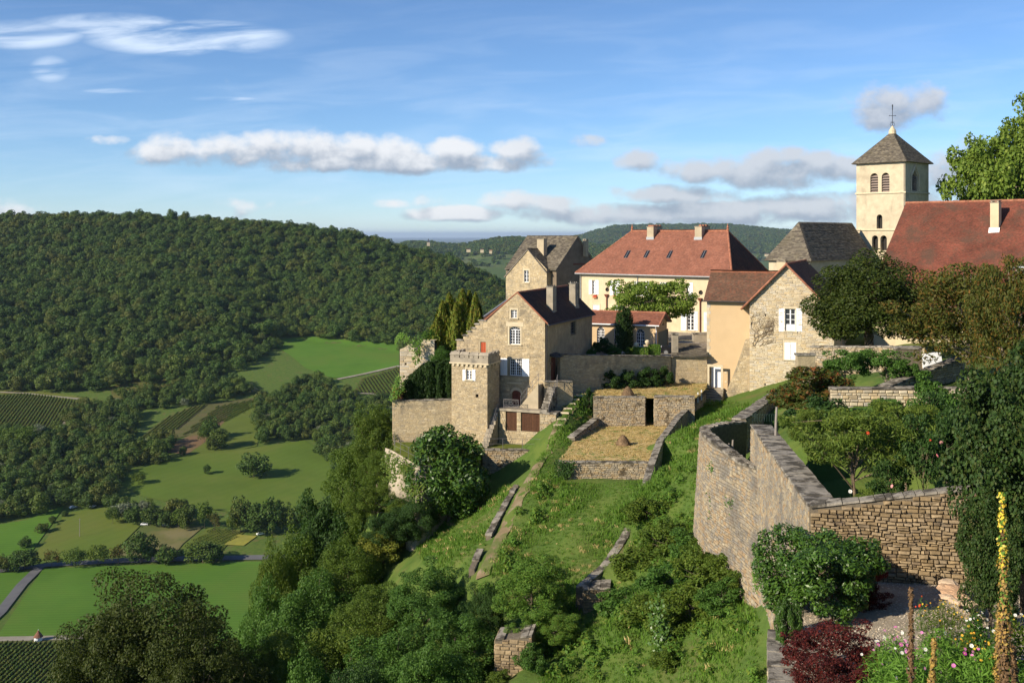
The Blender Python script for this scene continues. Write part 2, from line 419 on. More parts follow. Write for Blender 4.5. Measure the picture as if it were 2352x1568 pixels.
# roofs
M['tile_red'] = mat('tile_red', [(.25, .105, .070), (.20, .085, .055), (.30, .13, .085), (.23, .09, .055), (.28, .115, .075)], var=.2, vscale=.7)
M['tile_church'] = mat('tile_church', [(.155, .050, .032), (.115, .044, .029), (.195, .062, .039), (.135, .055, .034), (.18, .052, .033)], var=.35, vscale=.6, stain=((.085, .055, .038), .5, .46, .68, .7), stain2=((.20, .17, .12), 2.5, .70, .76, .5))
M['tile_brown'] = mat('tile_brown', [(.145, .080, .050), (.105, .062, .042), (.18, .10, .062), (.125, .068, .042), (.20, .085, .052)], var=.2, vscale=1.0)
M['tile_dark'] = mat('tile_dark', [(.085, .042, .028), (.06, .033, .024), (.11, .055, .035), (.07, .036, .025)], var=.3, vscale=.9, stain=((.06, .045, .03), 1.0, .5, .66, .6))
M['lauze'] = mat('lauze', [(.155, .13, .10), (.105, .09, .072), (.19, .165, .125), (.21, .18, .13), (.085, .074, .062)], var=.3, vscale=2.0, bump=.01, bscale=14, stain=((.10, .085, .05), .7, .52, .68, .5))
M['ridge_tile'] = mat('ridge_tile', [(.30, .12, .07), (.36, .15, .09), (.24, .10, .06)], var=.25, vscale=3)
M['zinc'] = mat('zinc', [(.34, .35, .36)], var=.15, vscale=3, rough=.45, spec=.5, metallic=.6)
M['dark_metal'] = mat('dark_metal', [(.03, .03, .033)], var=.2, rough=.5, spec=.5)
M['grey_iron'] = mat('grey_iron', [(.16, .15, .15)], var=.2, rough=.5, spec=.5)
M['green_wire'] = mat('green_wire', [(.05, .10, .08)], var=.2, rough=.5)
# joinery
M['white_paint'] = mat('white_paint', [(.80, .81, .83)], var=.05, vscale=4, rough=.5, stain=((.6, .6, .6), 2, .55, .8, .4))
M['blue_white'] = mat('blue_white', [(.62, .67, .74)], var=.05, vscale=4, rough=.5)
M['red_door'] = mat('red_door', [(.42, .085, .03)], var=.15, vscale=5, rough=.55)
M['brown_door'] = mat('brown_door', [(.16, .05, .03)], var=.2, vscale=5, rough=.6)
M['slat_wood'] = mat('slat_wood', [(.13, .06, .032), (.10, .045, .025), (.16, .075, .04)], var=.3, vscale=5, rough=.75)
M['grey_wood'] = mat('grey_wood', [(.27, .24, .21), (.21, .185, .16), (.33, .29, .25)], var=.25, vscale=4)
M['louvre'] = mat('louvre', [(.30, .235, .20), (.25, .20, .17)], var=.2, vscale=3)
M['garage_green'] = mat('garage_green', [(.09, .11, .09)], var=.1, rough=.6)
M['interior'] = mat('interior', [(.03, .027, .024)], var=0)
M['terracotta'] = mat('terracotta', [(.45, .16, .07)], var=.2, vscale=6)
def glass_mat():
    m = bpy.data.materials.new('window_glass'); m.use_nodes = True
    b = m.node_tree.nodes['Principled BSDF']
    b.inputs['Base Color'].default_value = (.022, .024, .028, 1); b.inputs['Roughness'].default_value = .06; b.inputs['Specular IOR Level'].default_value = .6
    return m
M['glass'] = glass_mat()
M['car_paint'] = mat('car_paint', [(.012, .013, .017)], var=0, rough=.2, spec=.7)
M['lamp_glass'] = mat('lamp_glass', [(.55, .57, .6)], var=0, rough=.15, spec=.6)
M['tyre'] = mat('tyre', [(.02, .02, .02)], var=0, rough=.8)
# vegetation
LEAF_GAIN = {'leaf_red': .5, 'leaf_darkred': .5, 'leaf_olive': .88, 'leaf_forest': .8, 'leaf_beech': .62, 'leaf_maple': .8, 'leaf_plane': 1.12, 'leaf_silver': .6, 'leaf_yellow': .8, 'leaf_vine': .8, 'leaf_thuja': 1.25, 'leaf_redtip': .75, 'leaf_cherry': .82, 'leaf_dark': .9, 'blade': 1.15}
def leaf(name, cols, trans=.28, rough=.6, spec=.22):
    if 'leaf' in name or name == 'blade': cols = [(c[0] * LEAF_GAIN.get(name, 1) * 1.42, c[1] * LEAF_GAIN.get(name, 1) * 1.5, c[2] * LEAF_GAIN.get(name, 1) * 1.05) for c in cols]
    M[name] = mat(name, cols, var=0, rough=rough, spec=spec, trans=trans)
leaf('leaf_olive', [(.054, .090, .015), (.080, .116, .018), (.040, .072, .013), (.102, .130, .022), (.060, .098, .018)])
leaf('leaf_green', [(.034, .078, .016), (.052, .105, .022), (.026, .060, .014), (.066, .120, .026), (.040, .085, .020)])
leaf('leaf_dark', [(.022, .050, .014), (.034, .070, .018), (.017, .038, .012), (.046, .085, .024)])
leaf('leaf_yellow', [(.16, .165, .030), (.12, .135, .026), (.20, .19, .04), (.09, .115, .024)])
leaf('leaf_plane', [(.085, .125, .022), (.115, .155, .032), (.060, .095, .018), (.14, .17, .038)])
leaf('leaf_acacia', [(.062, .125, .024), (.088, .155, .030), (.048, .098, .020), (.13, .16, .03)])
leaf('leaf_laurel', [(.028, .062, .011), (.044, .090, .015), (.020, .046, .009), (.070, .12, .022)], trans=.1, rough=.4, spec=.4)
leaf('leaf_yew', [(.016, .034, .010), (.022, .044, .012), (.012, .026, .009), (.030, .052, .014)], trans=.08)
leaf('leaf_oakdark', [(.030, .042, .010), (.042, .052, .012), (.024, .034, .009), (.055, .060, .016)])
leaf('leaf_thuja', [(.075, .100, .016), (.060, .085, .014), (.085, .095, .018), (.12, .085, .020), (.065, .090, .016)], trans=.1)
leaf('leaf_cherry', [(.062, .075, .018), (.075, .082, .020), (.050, .064, .016), (.070, .076, .018), (.16, .075, .020), (.068, .072, .018), (.088, .080, .022)])
leaf('leaf_redtip', [(.056, .078, .018), (.072, .088, .020), (.046, .064, .016), (.060, .080, .018), (.22, .055, .026), (.066, .076, .018)])
leaf('leaf_beech', [(.045, .068, .014), (.060, .084, .016), (.034, .052, .012), (.085, .096, .018)])
leaf('leaf_maple', [(.022, .046, .013), (.030, .060, .016), (.018, .036, .011), (.044, .074, .018), (.05, .058, .018)], trans=.14)
leaf('leaf_red', [(.20, .020, .022), (.30, .030, .030), (.12, .014, .018), (.36, .05, .03), (.10, .02, .02)], trans=.25)
leaf('leaf_darkred', [(.12, .020, .022), (.18, .026, .028), (.075, .014, .017), (.09, .03, .025)], trans=.2)
leaf('leaf_silver', [(.20, .22, .19), (.15, .17, .14), (.24, .25, .22)], trans=.15)
leaf('leaf_peach', [(.072, .105, .022), (.095, .13, .026), (.050, .080, .018), (.12, .14, .03)])
leaf('leaf_forest', [(.040, .074, .016), (.054, .090, .018), (.034, .064, .016), (.082, .110, .019), (.056, .084, .018), (.046, .094, .019), (.090, .090, .021), (.044, .078, .017)], trans=.12)
leaf('leaf_vine', [(.055, .095, .020), (.075, .115, .022), (.10, .105, .022), (.045, .080, .018)])
leaf('blade', [(.060, .120, .020), (.085, .15, .026), (.050, .095, .018), (.11, .15, .034)], trans=.3)
leaf('blade_dry', [(.54, .40, .18), (.62, .47, .22), (.46, .35, .14), (.38, .33, .12), (.60, .42, .19)], trans=.2)
leaf('cosmos_leaf', [(.085, .17, .030), (.11, .20, .040), (.065, .13, .026)], trans=.3)
leaf('pink_petal', [(.62, .16, .50), (.70, .24, .58), (.55, .05, .33)], trans=.2)
leaf('white_petal', [(.80, .80, .76)], trans=.2)
leaf('yellow_petal', [(.80, .62, .06), (.75, .50, .04), (.70, .60, .14)], trans=.2)
leaf('orange_petal', [(.75, .36, .03), (.78, .45, .05)], trans=.2)
leaf('red_petal', [(.60, .03, .02), (.7, .06, .05)], trans=.2)
leaf('pink_rose', [(.75, .14, .22), (.78, .4, .42)], trans=.2)
leaf('seed_brown', [(.12, .070, .030), (.17, .10, .045), (.085, .05, .024)], trans=.05)
leaf('seed_gold', [(.38, .22, .04), (.20, .12, .04), (.45, .30, .07), (.14, .12, .04)], trans=.05)
M['bark'] = mat('bark', [(.14, .11, .08)], var=.35, vscale=6, bump=.02, bscale=18)
M['bark_grey'] = mat('bark_grey', [(.25, .21, .16)], var=.3, vscale=6, bump=.01, bscale=22)
M['twig'] = mat('twig', [(.20, .15, .10)], var=.3, vscale=9)
M['hay'] = mat('hay', [(.19, .125, .07), (.25, .165, .09), (.14, .09, .05)], var=.3, vscale=5)
# grounds
def ground(name, c0, c1, s1, c2=None, s2=.05, lo=.45, hi=.62, bump=.04, bscale=3.0, rows=None):
    if rows == 'lift': c0, c1, c2 = [tuple(x * 1.02 for x in c) for c in (c0, c1, c2)]
    M[name] = mat(name, [c0], var=.18, vscale=s1, stain=(c1, s1 * .4, .42, .62, .8), stain2=((c2, s2, lo, hi, .85) if c2 else None), bump=bump, bscale=bscale, coords='World', rough=.95, spec=.1)
ground('meadow', (.085, .15, .026), (.12, .17, .032), .9, (.12, .13, .04), .12, .52, .70, .08, 2.2)
ground('slope_grass', (.075, .125, .025), (.11, .15, .032), 1.2, (.13, .12, .045), .2, .54, .70, .10, 2.4)
ground('lawn', (.125, .150, .026), (.095, .13, .022), 1.5, (.17, .165, .045), .4, .52, .7, .02, 6)
ground('garden_lawn', (.080, .105, .024), (.11, .12, .03), 1.5, (.15, .12, .05), .5, .55, .7, .03, 6)
ground('straw', (.50, .375, .17), (.42, .33, .13), 1.2, (.58, .44, .22), .5, .48, .66, .06, 5)
ground('path_earth', (.20, .15, .085), (.27, .21, .14), 2.0, (.10, .13, .035), .9, .44, .58, .03, 5)
ground('valley_field', (.085, .135, .020), (.105, .150, .024), .02, (.13, .145, .032), .008, .5, .7, 0, rows='lift')
ground('field_bright', (.075, .160, .020), (.092, .175, .024), .03, (.10, .155, .026), .012, .5, .7, 0, rows='lift')
ground('field_olive', (.10, .135, .024), (.135, .15, .032), .03, (.15, .125, .05), .012, .5, .68, 0, rows='lift')
ground('field_brown', (.155, .115, .055), (.18, .11, .06), .04, (.10, .12, .03), .02, .45, .62, 0)
ground('field_yellow', (.26, .25, .05), (.22, .22, .05), .3, None, .02, .45, .62, 0)
ground('field_wild', (.13, .13, .045), (.19, .165, .08), .1, (.08, .11, .03), .05, .45, .62, 0, rows='lift')
ground('scrub', (.105, .105, .028), (.13, .115, .034), .05, (.06, .08, .02), .03, .45, .62, 0)
ground('forest_floor', (.030, .045, .012), (.045, .055, .016), .05)
ground('vine_ground', (.095, .10, .034), (.12, .105, .045), .2)
ground('asphalt', (.12, .12, .125), (.15, .15, .15), .1)
ground('track', (.30, .27, .22), (.24, .22, .17), .2)
ground('plain', (.06, .085, .03), (.085, .10, .04), .0009, (.035, .055, .02), .0004, .5, .55, 0)
ground('far_field', (.085, .125, .032), (.06, .10, .026), .006, (.11, .13, .05), .003, .5, .58, 0)
ground('gravel_base', (.34, .29, .22), (.44, .38, .29), 3, (.20, .17, .12), 1.2, .55, .7, .03, 22)
ground('soil', (.10, .075, .045), (.14, .10, .06), 2)

def stripes(name, ang, gap, amt):
    """mowing or crop lines: alternating tone along a direction on the ground"""
    t = M[name].node_tree; bs = [n for n in t.nodes if n.type == 'BSDF_PRINCIPLED'][0]; src = bs.inputs['Base Color'].links[0].from_socket
    g = nn(t, 'ShaderNodeNewGeometry'); mp = nn(t, 'ShaderNodeMapping'); mp.inputs['Rotation'].default_value = (0, 0, ang); lk(t, g.outputs['Position'], mp.inputs[0])
    w = nn(t, 'ShaderNodeTexWave'); w.inputs['Scale'].default_value = 1 / gap * .314; w.inputs['Distortion'].default_value = 1.5; w.inputs['Detail'].default_value = 3; w.inputs['Detail Scale'].default_value = 3; lk(t, mp.outputs[0], w.inputs['Vector'])
    f = maprange(t, w.outputs['Fac'], 0, 1, 1 - amt, 1 + amt, smooth=False); v = nn(t, 'ShaderNodeVectorMath', operation='SCALE'); lk(t, src, v.inputs[0]); lk(t, f, v.inputs['Scale']); lk(t, v.outputs[0], bs.inputs['Base Color'])
stripes('field_bright', 1.52, 3.0, .055); stripes('valley_field', .6, 7.0, .022); stripes('field_olive', 1.0, 4.0, .05)
# ---------------------------------------------------------------- terrain
def ip(x, xs, ys): return np.interp(x, xs, ys)
def sstep(a, b, x):
    t = np.clip((x - a) / (b - a), 0, 1); return t * t * (3 - 2 * t)
_rs = np.random.RandomState(5)
_waves = [(_rs.uniform(-1, 1), _rs.uniform(-1, 1), _rs.uniform(0, 6.3)) for _ in range(10)]
def undul(x, y, L):
    s = 0
    for (a, b, p) in _waves: s = s + np.sin((a * x + b * y) * 6.283 / L + p)
    return s / 4.5
RIDGE = ([-1400, -400, 0, 130, 300, 500, 700, 850, 950, 1050, 1160, 1300, 1500, 1800], [470, 478, 492, 489, 490, 497, 516, 541, 572, 600, 652, 740, 800, 830])
BASE = ([-1400, 0, 330, 450, 540, 600, 650, 700, 800, 915, 1200, 1800], [880, 915, 930, 945, 985, 1040, 1080, 1095, 1075, 1040, 1040, 1100])
def valley(x, y):
    px = x / np.maximum(y, 60) * F + CX
    z = ip(y, [0, 540, 900, 1110, 1500, 2400, 3500, 5000, 60000], [-170, -170, -135, -108, -118, -140, -170, -215, -215])
    z = z + undul(x, y, 170.) * 2.2 * sstep(560, 700, y)
    Hr = (HZ - ip(px, *RIDGE)) / F * 1500 - 13
    d0 = ip(px, *BASE)
    t = np.clip((y - d0) / (1500 - d0), 0, 1); t = t * (1 - .35 * (1 - t))
    wgt = sstep(1900, 1500, px)
    z1 = z + (Hr - z) * np.where(y < 1500, t, 1 - sstep(1500, 2300, y)) * wgt
    z1 = z1 + undul(x * 1.0, y * .6, 260.) * 7 * np.where(y < 1500, 4 * t * (1 - t), 0) * wgt
    return z1

# control points of the promontory: (column, row, distance) seen in the picture, then (x, y, z) of what is hidden
SEEN = [(1320, 900, 91.6), (1345, 886, 93.5), (1300, 930, 89), (1270, 985, 84.8), (1240, 1055, 79.6), (1200, 1125, 74.5), (1150, 1232, 69), (1105, 1315, 64.5),
        (1290, 1105, 74.9), (1490, 1100, 74.4), (1400, 1100, 74.6), (1430, 1240, 66), (1330, 1230, 66.5), (1300, 1335, 62), (1230, 1240, 68), (1345, 1442, 58), (1250, 1490, 55.5), (1137, 1575, 51),
        (1600, 965, 85), (1645, 933, 96), (1560, 1050, 73.5), (1520, 1130, 68.5), (1590, 1200, 62), (1450, 1300, 60), (1600, 1350, 53), (1715, 1345, 49.5),
        (1740, 1450, 44), (1500, 1500, 50), (1400, 1575, 49.5), (1765, 1575, 38.3), (1600, 1575, 43.5), (1540, 1000, 79.5), (1690, 950, 89), (1680, 1010, 74), (1640, 1080, 66),
        (1120, 1150, 82), (1170, 1110, 85), (1010, 1170, 84), (1000, 1280, 71), (1080, 1220, 75), (960, 1150, 85.5),
        (1240, 1085, 84), (1120, 1090, 87)]
HID = [(-11, 86, -23.0), (-13.5, 88, -30), (-9, 78, -25), (-7, 70, -25), (-5.5, 62, -25.5), (-8, 60, -29), (-12, 70, -31), (-4, 52, -26), (0, 46, -24.5), (6, 42, -21.5), (10, 34, -18.5),
       (2, 34, -24), (-8, 40, -29), (-14, 50, -33), (-22, 65, -40), (-16, 92, -38), (-20, 80, -40), (-28, 90, -48), (-22, 110, -50), (-28, 130, -65), (-60, 110, -85), (-30, 50, -40), (-45, 62, -58),
       (-60, 40, -60), (-30, 25, -38), (-90, 90, -110), (-60, 10, -60), (-12, 20, -24), (0, 18, -16), (4, 24, -20), (8, 22, -17),
       (-3, 6, -6), (0, 2.5, -2.2), (0, -10, -1.8), (-20, -10, -25), (-60, -10, -70), (20, -10, -1.8), (60, -10, 0),
       (3, 8, -4.6), (6, 15.5, -8.6), (9, 15, -7.6), (12, 15, -6.8), (14, 10, -4.4), (8, 6, -3.4), (22, 12, -4.0),
       (8.6, 25.5, -17.5), (9.6, 33.5, -18.5), (10.4, 38, -18.0), (12.0, 48, -17.0),
       # garden right of the long wall
       (10.2, 26, -10.6), (11.2, 33.2, -10.9), (15.5, 32, -10.9), (16, 26, -10.3), (14, 20, -8.9), (24, 30, -10.0), (24, 22, -8),
       (11.8, 35.5, -9.8), (13.2, 46, -10.0), (18, 35, -9.8), (18, 46, -9.9), (26, 40, -9.6), (30, 34, -9.0),
       (14.2, 54, -10.6), (18, 53, -9.7), (24, 54, -9.6), (16.8, 58, -10.2), (18, 57.2, -8.9), (25, 57.2, -8.7), (30, 58, -8.4), (24, 66, -8.9), (32, 68, -8.4), (22, 74, -10),
       (20.5, 80, -13), (22.5, 92, -15.4), (26, 93, -13.2), (30, 91, -11), (33, 86, -10), (40, 85, -9.8), (30, 78, -10), (45, 70, -9), (60, 60, -8), (60, 100, -9.5), (40, 105, -10.4), (30, 112, -11.5),
       # village
       (19.2, 98.5, -16), (15, 102.5, -14.0), (10, 104.5, -14.0), (6, 105.5, -14.0), (2.5, 93, -18.4), (-2, 93.5, -18.6), (-6, 90, -18.8), (-10.5, 90, -18.8), (3, 104, -14.6), (-2, 104, -15), (-9, 100, -15.2), (-11, 97, -17),
       (4, 108, -13.3), (14, 109, -13.3), (20, 118, -13.3), (8, 125, -13.5), (0, 118, -14), (-10, 112, -16), (-8, 130, -18), (10, 145, -15), (25, 145, -14), (40, 135, -12), (60, 140, -10),
       (6.9, 79, -18.1), (11.75, 79, -17.9), (9.4, 84.6, -17.6), (7.05, 88.6, -17.4), (12.7, 88.3, -17.4), (14.3, 85.5, -17.1), (10.5, 77, -18.1), (9, 94, -15.6), (14, 94, -15.6), (17.5, 97, -15.8), (11.2, 89.3, -17.5), (9, 97, -15.2), (13, 98, -15.2), (9, 99, -14.8), (14, 101, -14.8),
       (-14, 145, -40), (0, 165, -30), (25, 175, -22), (60, 190, -20), (120, 150, -15), (120, 60, -6), (120, -10, 4),
       (-30, 200, -100), (0, 230, -90), (50, 250, -80), (120, 260, -60)]
BOUND = [(-150, -10), (-140, 60), (-130, 120), (-110, 180), (-80, 240), (-50, 300), (0, 340), (60, 380), (140, 420), (220, 300), (220, 100), (220, -10), (-150, -40), (220, -40)]
_cp = [tuple(P(*s)) for s in SEEN] + HID + [(x, y, float(valley(np.array(float(x)), np.array(float(max(y, 1)))))) if x < 100 else (x, y, -30.) for x, y in BOUND]
_r = delaunay_2d_cdt([Vector((c[0], c[1])) for c in _cp], [], [], 0, 1e-6)
_V = np.array([(v.x, v.y) for v in _r[0]])
_Zs = np.zeros(len(_V))
for _i, _o in enumerate(_r[3]): _Zs[_i] = _cp[_o[0]][2]
# rasterise the triangulation on a 0.5 m grid, then smooth lightly
GX0, GX1, GY0, GY1, GS = -150.0, 220.0, -40.0, 420.0, 0.5
_gx = np.arange(GX0, GX1 + GS, GS); _gy = np.arange(GY0, GY1 + GS, GS)
NEAR = np.full((len(_gy), len(_gx)), np.nan)
for f in _r[2]:
    a, b, c = _V[list(f)]; za, zb, zc = _Zs[list(f)]
    x0 = max(int((min(a[0], b[0], c[0]) - GX0) / GS), 0); x1 = min(int((max(a[0], b[0], c[0]) - GX0) / GS) + 2, len(_gx))
    y0 = max(int((min(a[1], b[1], c[1]) - GY0) / GS), 0); y1 = min(int((max(a[1], b[1], c[1]) - GY0) / GS) + 2, len(_gy))
    if x1 <= x0 or y1 <= y0: continue
    XX, YY = np.meshgrid(_gx[x0:x1], _gy[y0:y1])
    den = (b[1] - c[1]) * (a[0] - c[0]) + (c[0] - b[0]) * (a[1] - c[1])
    if abs(den) < 1e-9: continue
    l1 = ((b[1] - c[1]) * (XX - c[0]) + (c[0] - b[0]) * (YY - c[1])) / den
    l2 = ((c[1] - a[1]) * (XX - c[0]) + (a[0] - c[0]) * (YY - c[1])) / den
    l3 = 1 - l1 - l2
    msk = (l1 >= -1e-6) & (l2 >= -1e-6) & (l3 >= -1e-6)
    sub = NEAR[y0:y1, x0:x1]; sub[msk] = (l1 * za + l2 * zb + l3 * zc)[msk]
_in = ~np.isnan(NEAR)
_VX, _VY = np.meshgrid(_gx, _gy)
_val = valley(_VX, np.maximum(_VY, 1.0))
_hold = np.where(_in, NEAR, _val)
for _ in range(3):
    _hold[1:-1, 1:-1] = (_hold[1:-1, 1:-1] * 2 + _hold[:-2, 1:-1] + _hold[2:, 1:-1] + _hold[1:-1, :-2] + _hold[1:-1, 2:]) / 6
NEAR = _hold
def gz(x, y):
    """height of the ground"""
    x = np.asarray(x, float); y = np.asarray(y, float)
    fx = np.clip((x - GX0) / GS, 0, len(_gx) - 1.001); fy = np.clip((y - GY0) / GS, 0, len(_gy) - 1.001)
    ix = fx.astype(int); iy = fy.astype(int); tx = fx - ix; ty = fy - iy
    zn = (NEAR[iy, ix] * (1 - tx) + NEAR[iy, ix + 1] * tx) * (1 - ty) + (NEAR[iy + 1, ix] * (1 - tx) + NEAR[iy + 1, ix + 1] * tx) * ty
    inside = (x > GX0) & (x < GX1) & (y > GY0) & (y < GY1)
    return np.where(inside, zn, valley(x, np.maximum(y, 1.0)))
def gz1(x, y): return float(gz(x, y))
def hit(px, py, d0=20., d1=4000.):
    """where the line of sight meets the ground beyond d0"""
    d = d0 * (d1 / d0) ** np.linspace(0, 1, 6000)
    x = (px - CX) / F * d; zz = -(py - HZ) / F * d
    g = gz(x, d); k = np.argmax(zz <= g)
    return Vector((float(x[k]), float(d[k]), float(g[k])))
def hv(px, py): return hit(px, py, 330., 6000.)

# one ground sheet: fine near the village, coarser with distance
def ground_patch(name, xs, ys, m, extra=None):
    X, Y = np.meshgrid(xs, ys); Z = gz(X, Y)
    if extra is not None: Z = Z + extra(X, Y)
    return structure(link(name, grid_mesh(name, X, Y, Z, m)))
def build_ground():
    ks = np.concatenate([np.linspace(-2.2, -.95, 24), np.linspace(-.93, .6, 240), np.linspace(.63, 2.2, 24)])
    ds = np.concatenate([np.arange(1.5, 130, .8), 130 * (3200 / 130) ** np.linspace(0, 1, 230)[1:]])
    K, D = np.meshgrid(ks, ds)
    X = K * np.maximum(D, 25.0); Z = gz(X, D)
    rough = undul(X, D, 3.1) * .05 + undul(X + 40, D, 1.3) * .03
    Z = Z + rough * (D < 140)
    structure(link('ground', grid_mesh('ground', X, D, Z, M['slope_grass'])))
    # the plain and the hills behind, out to the horizon
    ks = np.linspace(-1.2, 1.2, 60); ds = 3000 * (90000 / 3000) ** np.linspace(0, 1, 50)
    K, D = np.meshgrid(ks, ds); X = K * D
    structure(link('plain', grid_mesh('plain', X, D, np.full_like(X, -217.0) + undul(X, D, 9000.) * 2 - np.clip((3600 - D) / 600, 0, 1) * 40, M['plain'])))
build_ground()

def far_hill(name, prof, d0, d1, zb, m, seed):
    """a hill whose skyline (column,row) stands at distance d1"""
    px = np.linspace(prof[0][0], prof[-1][0], 150); row = np.interp(px, [p[0] for p in prof], [p[1] for p in prof])
    ds = np.linspace(d0, d1 + 1500, 60)
    PXg, D = np.meshgrid(px, ds); X = (PXg - CX) / F * d1 * (1 + (D / d1 - 1) * .9)
    top = (HZ - row) / F * d1
    t = np.clip((D - d0) / (d1 - d0), 0, 1); t = sstep(0, 1, t) * .55 + t * .45
    back = 1 - sstep(d1 + 50, d1 + 1500, D)
    Z = zb + (top[None, :] - zb) * t * back
    Z = Z + (undul(X + seed * 77, D, 1500.) * 14 + undul(X, D + seed * 31, 600.) * 6) * np.sin(np.clip(t, 0, 1) * math.pi) ** .7
    structure(link(name, grid_mesh(name, X, D, Z, m)))
    return X, D, Z
HILLA = far_hill('hill', [(860, 580), (940, 562), (985, 562), (1040, 569), (1075, 567), (1110, 558), (1150, 553), (1190, 551.5), (1240, 555), (1330, 565), (1480, 580)], 3500, 5200, -190, M['far_field'], 1)
HILLB = far_hill('hill', [(1240, 575), (1300, 553), (1333, 545), (1380, 531), (1410, 524), (1490, 521), (1620, 520), (1670, 520), (1731, 526), (1764, 530), (1810, 533), (1850, 541), (1950, 560), (2060, 580)], 6000, 9000, -205, M['far_field'], 2)

# ---------------------------------------------------------------- field sheets in the valley
def drape(name, poly, m, lift=.35, step=None, world=False, extra_z=None):
    """a sheet laid on the ground; poly in picture columns/rows met with the ground (or world x,y)"""
    w = [(p[0], p[1]) for p in poly] if world else [tuple(hv(*p))[:2] for p in poly]
    dense = []
    per = sum(math.dist(w[i], w[(i + 1) % len(w)]) for i in range(len(w)))
    st = step or max(per / 90, .4)
    for i in range(len(w)):
        a, b = w[i], w[(i + 1) % len(w)]; n = max(int(math.dist(a, b) / st), 1)
        dense += [(a[0] + (b[0] - a[0]) * k / n, a[1] + (b[1] - a[1]) * k / n) for k in range(n)]
    xs = [p[0] for p in w]; ys = [p[1] for p in w]
    ex = [(x + random.uniform(-.2, .2) * st, y + random.uniform(-.2, .2) * st) for x in np.arange(min(xs), max(xs), st) for y in np.arange(min(ys), max(ys), st) if inpoly(x, y, dense)]
    V, T = cdt(dense, (), ex)
    arr = np.array([(v.x, v.y) for v in V]); Z = gz(arr[:, 0], arr[:, 1]) + lift
    mb = MB(); mb.v = [(float(a), float(b), float(c)) for (a, b), c in zip(arr, Z)]; mb.f = T; mb.t = [.5] * len(T); mb.m = [0] * len(T)
    return structure(mb.build(name, m, smooth=True))
def ribbon(name, pts, width, m, lift=.45, world=False):
    w = [Vector(p[:2]) for p in pts] if world else [hv(*p).xy for p in pts]
    pl = []
    for i in range(len(w) - 1):
        n = max(int((w[i + 1] - w[i]).length / 4), 1)
        pl += [w[i].lerp(w[i + 1], k / n) for k in range(n)]
    pl.append(w[-1]); mb = MB()
    L = []; 
    for i, p in enumerate(pl):
        t = (pl[min(i + 1, len(pl) - 1)] - pl[max(i - 1, 0)]).normalized(); nrm = Vector((-t.y, t.x)) * width / 2
        L.append([(q.x, q.y, gz1(q.x, q.y) + lift) for q in (p + nrm, p - nrm)])
    for a, b in zip(L, L[1:]): mb.face([a[0], a[1], b[1], b[0]], .5)
    return structure(mb.build(name, m))
random.seed(3)
FIELDS = [('field', [(-60, 1600), (-60, 1470), (0, 1452), (100, 1306), (330, 1298), (620, 1290), (740, 1300), (760, 1420), (560, 1470), (300, 1600)], 'field_bright', .35),
          ('field', [(-120, 1460), (-120, 1330), (-40, 1318), (70, 1314), (40, 1355), (0, 1400)], 'field_bright', .37),
          ('field', [(-60, 1318), (-60, 1215), (60, 1195), (150, 1160), (60, 1285)], 'field_bright', .36),
          ('field', [(70, 1288), (150, 1180), (240, 1166), (330, 1200), (290, 1240), (250, 1280)], 'valley_field', .36),
          ('field', [(262, 1278), (330, 1206), (470, 1208), (420, 1250), (400, 1276)], 'field_wild', .36),
          ('field', [(400, 1276), (425, 1250), (480, 1212), (565, 1220), (520, 1254), (500, 1276)], 'field_olive', .37),
          ('field', [(514, 1252), (545, 1228), (590, 1232), (560, 1254)], 'field_yellow', .40),
          ('field', [(270, 1110), (300, 1085), (400, 1050), (540, 1035), (700, 1012), (770, 1060), (780, 1120), (690, 1190), (560, 1180), (440, 1165), (330, 1140)], 'valley_field', .36),
          ('field', [(300, 1020), (380, 960), (440, 934), (560, 916), (610, 912), (590, 960), (500, 985), (400, 1008), (330, 1030)], 'vine_ground', .36),
          ('field', [(400, 1030), (470, 985), (530, 932), (610, 914), (660, 905), (600, 980), (590, 1025), (540, 1036), (400, 1050), (370, 1045)], 'field_olive', .38),
          ('field', [(384, 1040), (396, 1018), (440, 998), (520, 940), (540, 930), (520, 965), (480, 1010), (430, 1045)], 'field_brown', .42),
          ('field', [(-60, 1000), (-60, 915), (60, 904), (180, 920), (178, 945), (120, 990), (60, 1010)], 'vine_ground', .36),
          ('field', [(-60, 912), (-60, 895), (90, 898), (240, 920), (190, 928), (60, 902)], 'field_olive', .38),
          ('field', [(620, 780), (700, 772), (760, 778), (840, 785), (917, 790), (917, 842), (800, 868), (760, 868), (700, 845), (665, 815)], 'field_bright', .36),
          ('field', [(810, 905), (830, 870), (917, 842), (917, 905)], 'vine_ground', .37),
          ('field', [(820, 935), (790, 905), (840, 908), (917, 915), (917, 945)], 'valley_field', .36),
          ('field', [(-60, 1600), (-60, 1476), (125, 1470), (300, 1480), (300, 1600)], 'vine_ground', .42),
          ('field', [(250, 890), (330, 862), (430, 878), (420, 915), (330, 925), (260, 915)], 'scrub', .36)]
for nme, poly, m_, li in FIELDS: drape(nme, poly, M[m_], li)
ribbon('road', [(-80, 1322), (0, 1312), (110, 1299), (250, 1290), (430, 1284), (620, 1281), (760, 1279)], 6.0, M['asphalt'], .5)
ribbon('road', [(-40, 1445), (0, 1408), (50, 1344), (92, 1303)], 5.0, M['asphalt'], .53)
ribbon('road', [(-60, 1470), (60, 1468), (130, 1466), (260, 1462)], 5.0, M['track'], .50)
ribbon('path', [(-60, 899), (60, 904), (110, 910), (180, 917)], 3.5, M['track'], .55)
ribbon('path', [(178, 940), (160, 965), (120, 1000)], 5, M['track'], .55)
ribbon('path', [(775, 872), (830, 861), (917, 841)], 4.0, M['track'], .55)
ribbon('path', [(700, 897), (800, 902), (850, 905), (917, 916)], 3.5, M['track'], .55)
